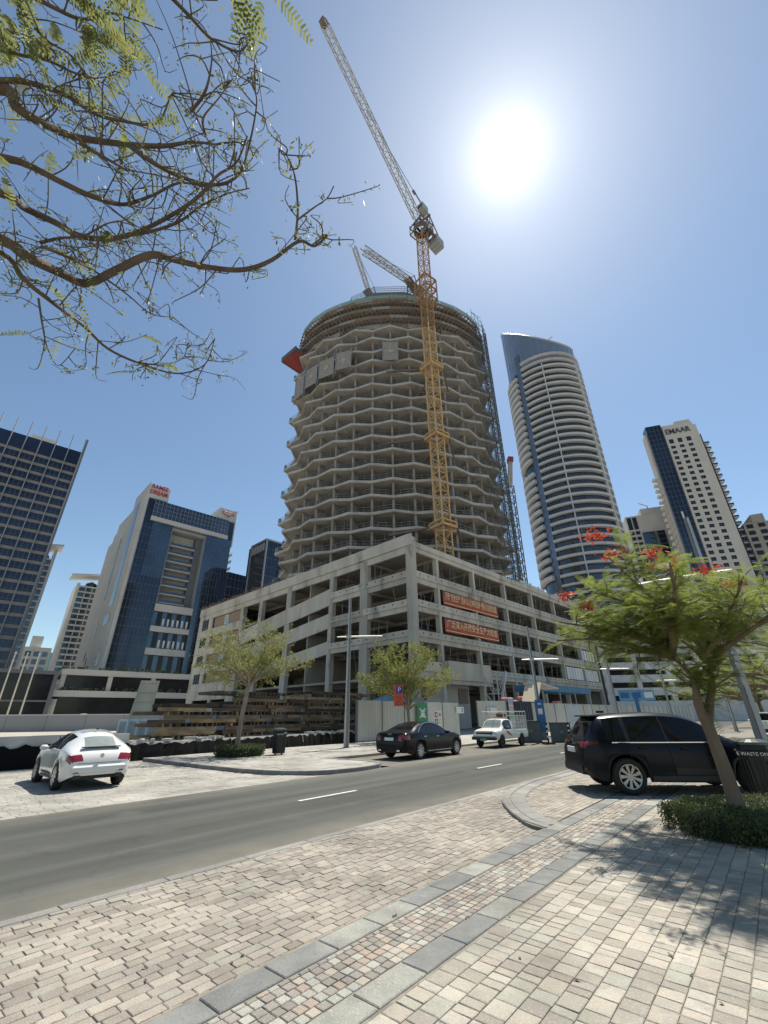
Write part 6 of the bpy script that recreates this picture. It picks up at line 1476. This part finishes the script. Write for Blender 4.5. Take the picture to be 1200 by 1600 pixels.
for _k, _o in enumerate(sorted([o for o in bpy.data.objects if o.name.startswith('site_barrier')], key=lambda o: o.location.x)):
    _u = 1.0 + _k*2.5
    _o['label'] = ('taller pale barrier with black sheet behind the white hatchback, number %s along' if _u < 7.3 else 'low barrier with torn black sheet below the timber stacks, number %s along') % (['one','two','three','four','five','six','seven','eight','nine','ten','eleven','twelve','thirteen','fourteen','fifteen','sixteen'][_k])
# ================================================================== TREES AND HEDGES
m_bark = mat('bark', (0.21, 0.155, 0.105), (0.14, 0.10, 0.07), sc=4, rough=0.95, bump=1.0, bsc=26, stretch=(1,1,.3), stain=((0.09,0.065,0.045), 9, .55, .7))
m_bark2 = mat('dark_bark', (0.13, 0.095, 0.065), (0.085, 0.065, 0.05), sc=5, rough=0.95, bump=0.4, bsc=25)
m_bark3 = mat('grey_bark', (0.30, 0.245, 0.18), (0.21, 0.17, 0.125), sc=5, rough=0.95, bump=0.4, bsc=25)
leafmat('leaf_green', (0.09, 0.13, 0.025), (0.20, 0.225, 0.05), 0.45); leafmat('leaf_pale', (0.15, 0.175, 0.04), (0.25, 0.26, 0.07)); leafmat('leaf_hedge', (0.035, 0.055, 0.018), (0.12, 0.14, 0.05), 0.25); leafmat('leaf_over', (0.085, 0.105, 0.03), (0.19, 0.195, 0.07), 0.45)
leafmat('petal_red', (0.36, 0.035, 0.02), (0.48, 0.11, 0.05), 0.25)
def frond(mb, p, d, L_, n, pl, pw, droop=0.35, lean=0.0, r_=rng):
    """pinnate frond: thin leaflets in pairs along a drooping rachis"""
    d = Vector(d).normalized(); up = Vector((r_.uniform(-.3,.3), r_.uniform(-.3,.3), 1)).normalized(); s = d.cross(up)
    if s.length < 1e-3: s = Vector((1,0,0))
    s.normalize()
    for i in range(n):
        f = (i+.6)/n; c = Vector(p) + d*(L_*f) + Vector((0,0,-droop*L_*f*f)); l_ = pl*(math.sin(math.pi*(.12+.82*f))**.6)
        for sg in (-1, 1):
            e = c + s*(sg*l_) + d*(l_*.35) + Vector((0,0,-l_*.25)); t = (e-c).normalized(); wv = d*pw*.5
            mb.add([tuple(c-wv), tuple(c+wv), tuple(e+wv*.7), tuple(e-wv*.7)], [(0,1,2,3)])
def leaf(mb, c, sz, r_=rng):
    a = Vector((r_.gauss(0,1), r_.gauss(0,1), r_.gauss(0,.7))).normalized(); b_ = a.orthogonal().normalized(); b_ = (Matrix.Rotation(r_.uniform(0,6.28), 3, a) @ b_)
    c = Vector(c); q = a.cross(b_); l_, w_ = sz, sz*.42
    mb.add([tuple(c), tuple(c+b_*l_*.5+q*w_*.5), tuple(c+b_*l_), tuple(c+b_*l_*.5-q*w_*.5)], [(0,1,2,3)])
def limb(mb, a, b_, r0, r1, bend=.12, n=6, r_=rng, seg=7):
    a, b_ = Vector(a), Vector(b_); L_ = (b_-a).length; pts = []; o1 = Vector((r_.uniform(-1,1),r_.uniform(-1,1),r_.uniform(-.3,.8)))*bend*L_; o2 = Vector((r_.uniform(-1,1),r_.uniform(-1,1),r_.uniform(-.3,.8)))*bend*L_
    for i in range(seg+1):
        t = i/seg; pts.append(a.lerp(b_,t) + o1*math.sin(math.pi*t) + o2*math.sin(2*math.pi*t)*.5)
    mb.tube(pts, [r0+(r1-r0)*i/seg for i in range(seg+1)], n); return pts
def tree(lab, base, trunk, forks, targets, bark, leafm, mode, seed, nsub=7, ntw=5, leaves=6, r0=.09, tw=.55, lsz=.09, fs=1.0, flowers=(), group=None, grp_name='street_tree'):
    r_ = random.Random(seed); t = thing(grp_name, lab, 'tree', base, 0, group); w = MB(); lf = MB(); tw_ = MB(); Bv = Vector(base)
    P = [Vector(p)-Bv for p, _ in trunk]; w.tube(smooth_curve(P, 4), [q*r_.uniform(.93,1.08) for q in [interp([(i, r) for i, (_, r) in enumerate(trunk)], k/4) for k in range(4*(len(trunk)-1)+1)]], 12)
    for fi, tg in targets:
        a = Vector(forks[fi][0])-Bv; rr = forks[fi][1]; b_ = Vector(tg)-Bv; pts = limb(w, a, b_, rr, rr*.22, .10, 7, r_, 9)
        for k in range(nsub):
            f = .3+.7*(k+r_.random()*.6)/nsub; i = min(len(pts)-2, int(f*(len(pts)-1))); s0 = pts[i]; d = (pts[min(i+1,len(pts)-1)]-pts[i-1]).normalized()
            dv = (d*.8 + Vector((r_.gauss(0,.8), r_.gauss(0,.8), r_.gauss(.1,.35)))).normalized(); e = s0 + dv*tw*r_.uniform(.6,1.3); q = limb(tw_, s0, e, rr*.20, rr*.05+.002, .12, 5, r_, 5)
            for m in range(ntw):
                g = q[min(5, 1+int(r_.random()*5))]; d2 = (dv*.6 + Vector((r_.gauss(0,.8), r_.gauss(0,.8), r_.gauss(.05,.35)))).normalized()
                if mode == 'frond': frond(lf, g, d2, r_.uniform(.28,.46)*fs, leaves, .075*fs, .0085*fs, r_.uniform(.1,.5), r_=r_)
                else:
                    h = g + d2*r_.uniform(.15,.45)*tw/.55; tw_.tube([g, (g+h)/2+Vector((r_.gauss(0,.02),r_.gauss(0,.02),r_.gauss(0,.02))), h], [.007,.005,.003], 3, cap=False)
                    for z in range(leaves): c = g.lerp(h, r_.uniform(.25,1.08)) + Vector((r_.gauss(0,.05),r_.gauss(0,.05),r_.gauss(0,.05))); leaf(lf, c, lsz*r_.uniform(.6,1.25), r_)
    w.build('trunk', bark, t, smooth=True); tw_.build('twigs', bark, t, kind='stuff'); lf.build('crown', MATS[leafm], t)
    for (c, rad) in flowers:
        fl = MB()
        for k in range(70):
            v = Vector((r_.gauss(0,1), r_.gauss(0,1), abs(r_.gauss(0,.6)))); leaf(fl, Vector(c)-Bv+v*rad*.42, .085, r_)
        fl.build('flower_cluster', MATS['petal_red'], t, kind='stuff')
    return t
# near flowering tree on the right
def K(p, k=.83): return (p[0]*k, p[1]*k, 1.6+(p[2]-1.6)*k)
F1, F2, F3 = (5.2,7.72,1.6), (5.0,7.80,2.5), (5.5,7.68,2.4)
tree('flowering umbrella tree with red blossoms standing in the near hedge', (5.26,7.66,ZW), [((5.26,7.66,ZW),.112),((5.24,7.68,.8),.096),(F1,.080)], [((5.21,7.715,1.45),.088),(F2,.06),(F3,.055)],
     [(0,F2),(0,F3)] + [(f, K(p)) for f, p in ((1,(3.75,9.6,3.05)),(1,(3.75,9.3,3.4)),(1,(4.15,8.6,3.9)),(1,(4.05,7.3,4.15)),(1,(4.7,6.7,3.85)),(1,(5.6,8.2,4.0)),(1,(5.3,11.2,3.6)),(1,(4.7,9.9,3.0)),(1,(5.1,8.0,3.4)),(1,(4.5,8.8,3.3)),(2,(6.3,7.3,3.7)),(2,(7.5,7.6,3.6)),(2,(8.6,8.7,3.6)),(2,(8.7,10.6,3.7)),(2,(7.0,11.6,3.8)),(2,(6.9,9.4,3.9)),(2,(7.6,8.9,3.4)),(1,(5.9,9.9,3.7)),(1,(5.6,7.3,3.2)),(2,(7.6,10.2,3.7)),(1,(5.4,9.0,3.7)),(2,(7.0,8.2,3.6)))],
     m_bark, 'leaf_green', 'frond', 11, nsub=10, ntw=11, leaves=15, tw=.55,
     flowers=[(K(c), r_*.8) for c, r_ in (((4.0,7.5,4.6),.30),((4.5,7.9,4.35),.34),((4.35,9.2,3.65),.2),((5.4,8.0,4.2),.30),((5.75,8.25,4.25),.26),((5.1,7.6,4.3),.2),((6.2,7.9,4.05),.24),((7.0,8.4,3.9),.26),((3.85,9.0,3.85),.2))], grp_name='flowering_tree')
# slender trees on the far pavement
T2 = (-6.55,21.3,.1)
tree('slender tree with sparse pale crown growing from a hedge on the far pavement', T2, [(T2,.12),((-6.5,21.3,1.5),.095),((-6.35,21.3,2.95),.09)], [((-6.35,21.3,2.9),.065)],
     [(0,(-6.35+2.3*math.cos(a)*k, 21.3+2.1*math.sin(a)*k, 3.15+z*.85)) for a, k, z in ((0.2,1,1.1),(0.9,.7,2.2),(1.7,.9,1.4),(2.5,.7,2.3),(3.1,1,1.0),(3.9,.8,1.9),(4.6,.9,1.2),(5.4,.7,2.3),(5.9,1,.7),(.5,.35,2.6),(3.6,.35,2.5),(2.8,1,.6))], m_bark3, 'leaf_pale', 'leaf', 21, nsub=11, ntw=8, leaves=9, tw=.85, lsz=.10, group='slender street trees')
T3 = (1.55,30.4,.1)
tree('leafy tree with yellow green crown in front of the hoarding', T3, [(T3,.12),((1.5,30.4,1.2),.10),((1.45,30.4,2.0),.10)], [((1.45,30.4,1.95),.075)],
     [(0,(1.45+2.9*math.cos(a)*k, 30.4+2.3*math.sin(a)*k, 3.0+z)) for a, k, z in ((0.2,1,1.2),(0.9,.7,2.5),(1.7,.9,1.8),(2.5,.7,2.6),(3.1,1,1.2),(3.9,.8,2.1),(4.6,.9,1.3),(5.4,.7,2.6),(5.9,1,.9),(.5,.35,2.8),(3.6,.35,2.7),(2.8,1,.7),(4.2,.5,1.2),(5.0,.5,2.4))], m_bark3, 'leaf_pale', 'leaf', 31, nsub=12, ntw=9, leaves=12, tw=.85, lsz=.12, group='slender street trees')
# more green trees beyond the lamp on the right
def side_tree(lab, b, s, seed):
    b = Vector(b); f = b+Vector((0,0,1.9*s))
    tree(lab, tuple(b), [(tuple(b),.16*s),(tuple(b+Vector((.05,0,1*s))),.13*s),(tuple(f),.13*s)], [(tuple(f),.09*s)],
      [(0, tuple(f+Vector((2.9*s*math.cos(a)*k, 2.9*s*math.sin(a)*k, s*z)))) for a, k, z in ((0,1,.9),(.8,.8,1.7),(1.6,1,1.0),(2.4,.8,1.6),(3.1,1,.9),(3.9,.8,1.7),(4.7,1,.9),(5.5,.8,1.6),(1.2,.4,2.0),(4.2,.4,1.9),(2.7,1,.4))], m_bark, 'leaf_green', 'frond', seed, nsub=11, ntw=9, leaves=12, tw=.9*s, fs=1.35*s, group='green trees on the right', grp_name='green_tree')
side_tree('green tree cut by the right picture edge behind the lamp post', (16.3,18.3,ZW), 1.15, 41)
side_tree('green tree further back between lamp post and white car park', (25.5,33.0,0), 1.3, 42)
side_tree('most distant green tree near the end of the hoarding', (45.5,57.0,0), 1.5, 43)
# overhanging tree, top left
OVH = {
  'B1': (0.075, [(-2.13, 1.12, 4.79), (-1.99, 1.13, 4.61), (-1.94, 1.2, 4.64), (-1.88, 1.35, 4.81), (-1.55, 1.36, 4.74), (-1.26, 1.3, 4.58), (-1.13, 1.33, 4.69), (-1.02, 1.4, 4.82)]),
  'B1b': (0.03, [(-1.44, 1.3, 4.57), (-1.33, 1.33, 4.49), (-1.27, 1.49, 4.66), (-1.14, 1.55, 4.69), (-0.95, 1.46, 4.51), (-0.84, 1.41, 4.53), (-0.81, 1.38, 4.7), (-0.72, 1.22, 4.65), (-0.64, 1.05, 4.48), (-0.69, 1.01, 4.58)]),
  'B2': (0.04, [(-2.11, 1.09, 4.8), (-1.98, 1.12, 4.85), (-1.91, 1.23, 5.01), (-1.75, 1.28, 4.92), (-1.55, 1.26, 4.78), (-1.39, 1.33, 4.91), (-1.29, 1.25, 5.02), (-1.19, 1.16, 4.86)]),
  'B3': (0.055, [(-2.23, 1.34, 4.56), (-2.12, 1.4, 4.6), (-1.85, 1.41, 4.42), (-1.72, 1.49, 4.43), (-1.67, 1.62, 4.6), (-1.43, 1.54, 4.55), (-1.17, 1.39, 4.38), (-1.06, 1.46, 4.48)]),
  'B4': (0.055, [(-2.14, 1.37, 4.26), (-2.2, 1.55, 4.44), (-2.05, 1.63, 4.42), (-1.83, 1.6, 4.24), (-1.69, 1.66, 4.31), (-1.55, 1.7, 4.47), (-1.25, 1.54, 4.36), (-1.02, 1.38, 4.23), (-0.93, 1.35, 4.37), (-0.83, 1.33, 4.46), (-0.69, 1.14, 4.3)]),
  'B4b': (0.025, [(-1.8, 1.8, 4.56), (-1.47, 1.66, 4.38), (-1.25, 1.59, 4.36), (-1.13, 1.59, 4.54), (-0.93, 1.51, 4.51), (-0.76, 1.4, 4.34)]),
  'B5': (0.075, [(-2.2, 1.52, 4.09), (-2.03, 1.55, 3.98), (-2.04, 1.76, 4.14), (-1.97, 1.89, 4.21), (-1.61, 1.68, 4.03), (-1.33, 1.57, 4.01), (-1.27, 1.73, 4.19), (-1.08, 1.76, 4.17), (-0.82, 1.65, 3.99), (-0.66, 1.64, 4.06), (-0.51, 1.63, 4.22), (-0.4, 1.59, 4.11), (-0.3, 1.45, 3.98)]),
  'B5s': (0.018, [(-0.5, 1.53, 4.08), (-0.49, 1.48, 4.26), (-0.46, 1.28, 4.19), (-0.45, 1.11, 4.03), (-0.51, 1.12, 4.14)]),
  'B5t': (0.012, [(-0.44, 1.34, 3.93), (-0.37, 1.36, 4.07), (-0.3, 1.36, 4.16), (-0.24, 1.22, 4.0)]),
  'B6': (0.04, [(-2.26, 1.6, 4.09), (-2.09, 1.64, 3.91), (-2.05, 1.81, 3.93), (-2.12, 2.15, 4.11), (-2.01, 2.29, 4.04), (-1.71, 2.29, 3.88), (-1.57, 2.49, 3.99), (-1.41, 2.53, 4.12), (-1.17, 2.15, 3.98)]),
  'B6b': (0.014, [(-2.06, 1.74, 3.87), (-2.18, 1.94, 3.87), (-2.46, 2.29, 4.05), (-2.45, 2.41, 4.0), (-2.07, 2.1, 3.84)]),
  'B6c': (0.012, [(-1.73, 2.25, 3.87), (-1.59, 2.28, 3.87), (-1.52, 2.4, 4.05), (-1.38, 2.2, 4.0)]),
  'B7': (0.022, [(-1.06, 0.81, 4.89), (-1.03, 0.93, 5.05), (-0.97, 1.02, 5.1), (-0.79, 1.02, 4.92), (-0.72, 0.98, 4.92), (-0.78, 1.0, 5.1)]),
  'B8': (0.03, [(-2.25, 1.04, 5.06), (-2.18, 1.12, 5.22), (-1.97, 1.11, 5.11), (-1.78, 1.12, 4.98), (-1.74, 1.2, 5.12), (-1.65, 1.31, 5.22)]),
  'B9': (0.03, [(-2.16, 0.84, 5.26), (-2.07, 0.94, 5.29), (-1.92, 1.02, 5.11), (-1.82, 1.1, 5.13), (-1.86, 1.28, 5.3)]),
  'B10': (0.025, [(-2.01, 0.87, 5.27), (-1.79, 0.89, 5.09), (-1.68, 0.96, 5.16), (-1.59, 0.98, 5.32), (-1.44, 0.97, 5.21), (-1.22, 0.98, 5.08)]),
  'B11': (0.025, [(-1.61, 1.19, 4.38), (-1.57, 1.23, 4.38), (-1.41, 1.19, 4.2), (-1.36, 1.27, 4.25), (-1.41, 1.39, 4.41)]),
  'B12': (0.022, [(-2.05, 1.6, 4.18), (-2.02, 1.66, 4.32), (-1.78, 1.57, 4.19), (-1.54, 1.44, 4.08), (-1.53, 1.51, 4.24)]),
  'B13': (0.02, [(-1.83, 1.44, 3.89), (-1.78, 1.56, 3.97), (-1.79, 1.75, 4.12), (-1.6, 1.82, 4.0), (-1.45, 1.86, 3.88), (-1.41, 2.01, 4.03)]),
  'B14': (0.02, [(-1.03, 1.14, 4.57), (-0.87, 1.0, 4.39), (-0.82, 0.92, 4.46), (-0.84, 0.89, 4.62)]),
  'B15': (0.018, [(-0.99, 1.24, 4.57), (-0.95, 1.14, 4.49), (-0.9, 1.13, 4.66), (-0.79, 1.05, 4.69)]),
}

oc = Vector((0,0,1.6)); OK = 1.5
def osc(p): return oc + (Vector(p)-oc)*OK
ot_ = thing('overhanging_tree', 'bare branched tree with sparse feathery leaves reaching in from the top left', 'tree', (-5.6, 1.0, ZW))
ob = Vector((-5.6, 1.0, ZW)); wd_ = MB(); tw_ = MB(); lf = MB(); ro = random.Random(5)
wd_.tube(smooth_curve([Vector(q)-ob for q in ((-5.6,1.0,ZW),(-5.4,1.05,1.8),(-5.0,1.1,3.4),(-4.6,1.2,4.6))], 5), [.26-.007*i for i in range(16)], 12)
for k, (r, pts) in OVH.items():
    P = [osc(p)-ob for p in pts]
    if k in ('B1','B2','B3','B4','B5','B6','B8','B9'): P = [Vector((-4.6,1.2,4.55))-ob, (Vector((-4.6,1.2,4.55))-ob).lerp(P[0], .6)+Vector((0,0,.15))] + P
    C = smooth_curve(P, 5); n = len(C); r0 = r*.74
    (wd_ if r > .02 else tw_).tube(C, [max(.0045, r0*(1-.86*i/(n-1)**1.0)) for i in range(n)], 7 if r > .02 else 5)
    vis = [i for i in range(n) if C[i].x+ob.x > -3.6]
    for i in vis:
        for _ in range(2):
            if ro.random() < (.34 if C[i].x+ob.x < -1.6 else .2):
                d = Vector((ro.gauss(.25,.9), ro.gauss(.1,.9), ro.gauss(.1,.6))).normalized(); L_ = ro.uniform(.10,.46) if C[i].x+ob.x < -1.3 else ro.uniform(.06,.2); c1 = Vector((ro.gauss(0,.09),ro.gauss(0,.09),ro.gauss(0,.09))); e = C[i]+d*L_+c1; m_ = C[i]+d*L_*.55+c1*.1
                q = smooth_curve([C[i], m_, e, e+Vector((ro.gauss(0,.07),ro.gauss(0,.07),ro.gauss(0,.07)))], 3); tw_.tube(q, [.0065-.0042*j/(len(q)-1) for j in range(len(q))], 4, cap=False)
                if ro.random() < .7:
                    e3 = m_+Vector((ro.gauss(0,.12),ro.gauss(0,.12),ro.gauss(0,.10))); tw_.tube(smooth_curve([m_, (m_+e3)/2+Vector((ro.gauss(0,.03),0,ro.gauss(0,.03))), e3], 3), [.0045-.0004*j for j in range(7)], 3, cap=False)
                    for _2 in range(7): leaf(lf, m_.lerp(e3, ro.uniform(.3,1.1))+Vector((ro.gauss(0,.02),ro.gauss(0,.02),ro.gauss(0,.02))), ro.uniform(.022,.05), ro)
                for _2 in range(9): leaf(lf, m_.lerp(e, ro.uniform(0,1.1))+Vector((ro.gauss(0,.022),ro.gauss(0,.022),ro.gauss(0,.022))), ro.uniform(.022,.055), ro)
                if ro.random() < (.2 if C[i].x+ob.x < -2.5 else 0.01): frond(lf, e, d, ro.uniform(.20,.34), 10, .045, .016, .4, r_=ro)
for i in range(95):   # thick foliage in the upper left corner
    c = osc((ro.uniform(-2.4,-1.25)-.1, ro.uniform(.72,1.22), ro.uniform(4.9,5.35)))-ob
    d = Vector((ro.gauss(.2,.9), ro.gauss(0,.9), ro.gauss(-.2,.5))).normalized(); frond(lf, c, d, ro.uniform(.25,.42), 12, .055, .018, .4, r_=ro)
for i in range(5):
    c = osc((ro.uniform(-1.0,-.5), ro.uniform(.76,.86), 5.0))-ob; frond(lf, c, Vector((ro.gauss(.2,.6), .8, -.3)), ro.uniform(.3,.42), 12, .06, .02, .3, r_=ro)
wd_.build('trunk', m_bark2, ot_, smooth=True); tw_.build('twigs', m_bark2, ot_, kind='stuff'); lf.build('crown', MATS['leaf_over'], ot_)
# palm tip at the right edge
pt = thing('palm_tree', 'palm whose frond tip shows at the right picture edge', 'palm', (9.35, 6.2, ZW)); b = MB(); b.tube([(0,0,0),(.1,0,3),(.0,.1,6.6)], [.22,.17,.15], 10); b.build('trunk', m_bark, pt, smooth=True)
lf = MB(); rp_ = random.Random(3)
for k in range(16):
    a = R(k*22.5+6); d = Vector((math.cos(a), math.sin(a), .55+.25*(k % 3))).normalized(); c0 = Vector((0,.1,6.6)); L_ = 1.9; s = Vector((-math.sin(a), math.cos(a), 0)); prev = c0
    for i in range(30):
        f = (i+1)/30; c = c0+d*L_*f+Vector((0,0,-1.0*f*f)); ll = .42*(1-f*.65)
        for sg in (-1,1): e = c+s*sg*ll*.6+d*ll*.75+Vector((0,0,-ll*.25)); lf.add([tuple(c-d*.022),tuple(c+d*.022),tuple(e)], [(0,1,2)])
        lf.add([tuple(prev-s*.012),tuple(prev+s*.012),tuple(c+s*.012),tuple(c-s*.012)], [(0,1,2,3)]); prev = c
lf.build('crown', MATS['leaf_hedge'], pt)
# hedges
def hedge(lab, outline, z0, h, seed, n, sz):
    r_ = random.Random(seed); cx = sum(p[0] for p in outline)/len(outline); cy = sum(p[1] for p in outline)/len(outline); t = thing('hedge', lab, 'hedge', (cx,cy,z0), 0, 'clipped hedges')
    Q = [(p[0]-cx, p[1]-cy) for p in smooth_curve([(*o,0) for o in outline+[outline[0]]], 4)[:-1]]; core = MB(); m = len(Q)
    vs = [(x*.93,y*.93,0) for x,y in Q]+[(x*.95,y*.95,h*.7) for x,y in Q]+[(x*.80,y*.80,h*.92) for x,y in Q]
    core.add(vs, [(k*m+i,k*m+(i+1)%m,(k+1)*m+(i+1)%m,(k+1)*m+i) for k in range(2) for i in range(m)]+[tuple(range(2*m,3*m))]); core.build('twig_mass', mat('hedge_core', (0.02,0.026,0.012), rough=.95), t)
    lf = MB()
    for i in range(n):
        k = r_.randrange(m); f = r_.random(); a, b_ = Vector(Q[k]), Vector(Q[(k+1)%m]); c = a.lerp(b_, f); bump = 1+.05*math.sin(k*1.3+f)+.04*math.sin(k*3.1)
        if r_.random() < .5: s = r_.uniform(.94,1.03)*bump; z = h*r_.random()**.8
        else: s = math.sqrt(r_.random())*bump; z = h*(r_.uniform(.88,1.06)-.12*s**6)+.03*math.sin(c.x*s*5)*h
        leaf(lf, (c.x*s, c.y*s, z), sz*r_.uniform(.6,1.2), r_)
    lf.build('leaves', MATS['leaf_hedge'], t)
hedge('clipped green hedge around the near flowering tree', [(4.32,7.85),(4.8,8.4),(5.6,8.65),(6.7,8.7),(7.5,8.0),(7.3,6.6),(6.2,6.25),(5.15,6.55),(4.5,6.85),(4.28,7.35)], ZW, .30, 8, 20000, .045)
hedge('small clipped hedge at the foot of the slender tree', [(-7.0,20.2),(-6.4,19.9),(-5.7,20.3),(-5.3,20.9),(-5.5,21.5),(-6.3,21.7),(-7.0,21.3),(-7.2,20.7)], .1, .40, 9, 4000, .08)
# a few fallen leaves and petals on the walkway
b = MB(); rl = random.Random(77)
for i in range(130):
    u, v = (rl.uniform(3.5,11), rl.uniform(-1.0,3.2)) if i < 95 else (rl.uniform(0,12), rl.uniform(3.4,5.5)); z = ZW+.008 if v < 3.25 else .008
    c = Vector(uv(u, v, z)); a = rl.uniform(0,6.28); d = Vector((math.cos(a),math.sin(a),rl.uniform(-.1,.3)))*rl.uniform(.012,.035); q = Vector((-math.sin(a),math.cos(a),.1))*rl.uniform(.006,.014)
    b.add([tuple(c-d),tuple(c-q),tuple(c+d),tuple(c+q)], [(0,1,2,3)])
b.build('fallen_leaves', mat('dry_leaf', (0.11,0.075,0.04), (0.06,.04,.025), sc=9, rough=.9), kind='stuff', label='dry fallen leaves scattered on the walkway near the tree', category='leaves')
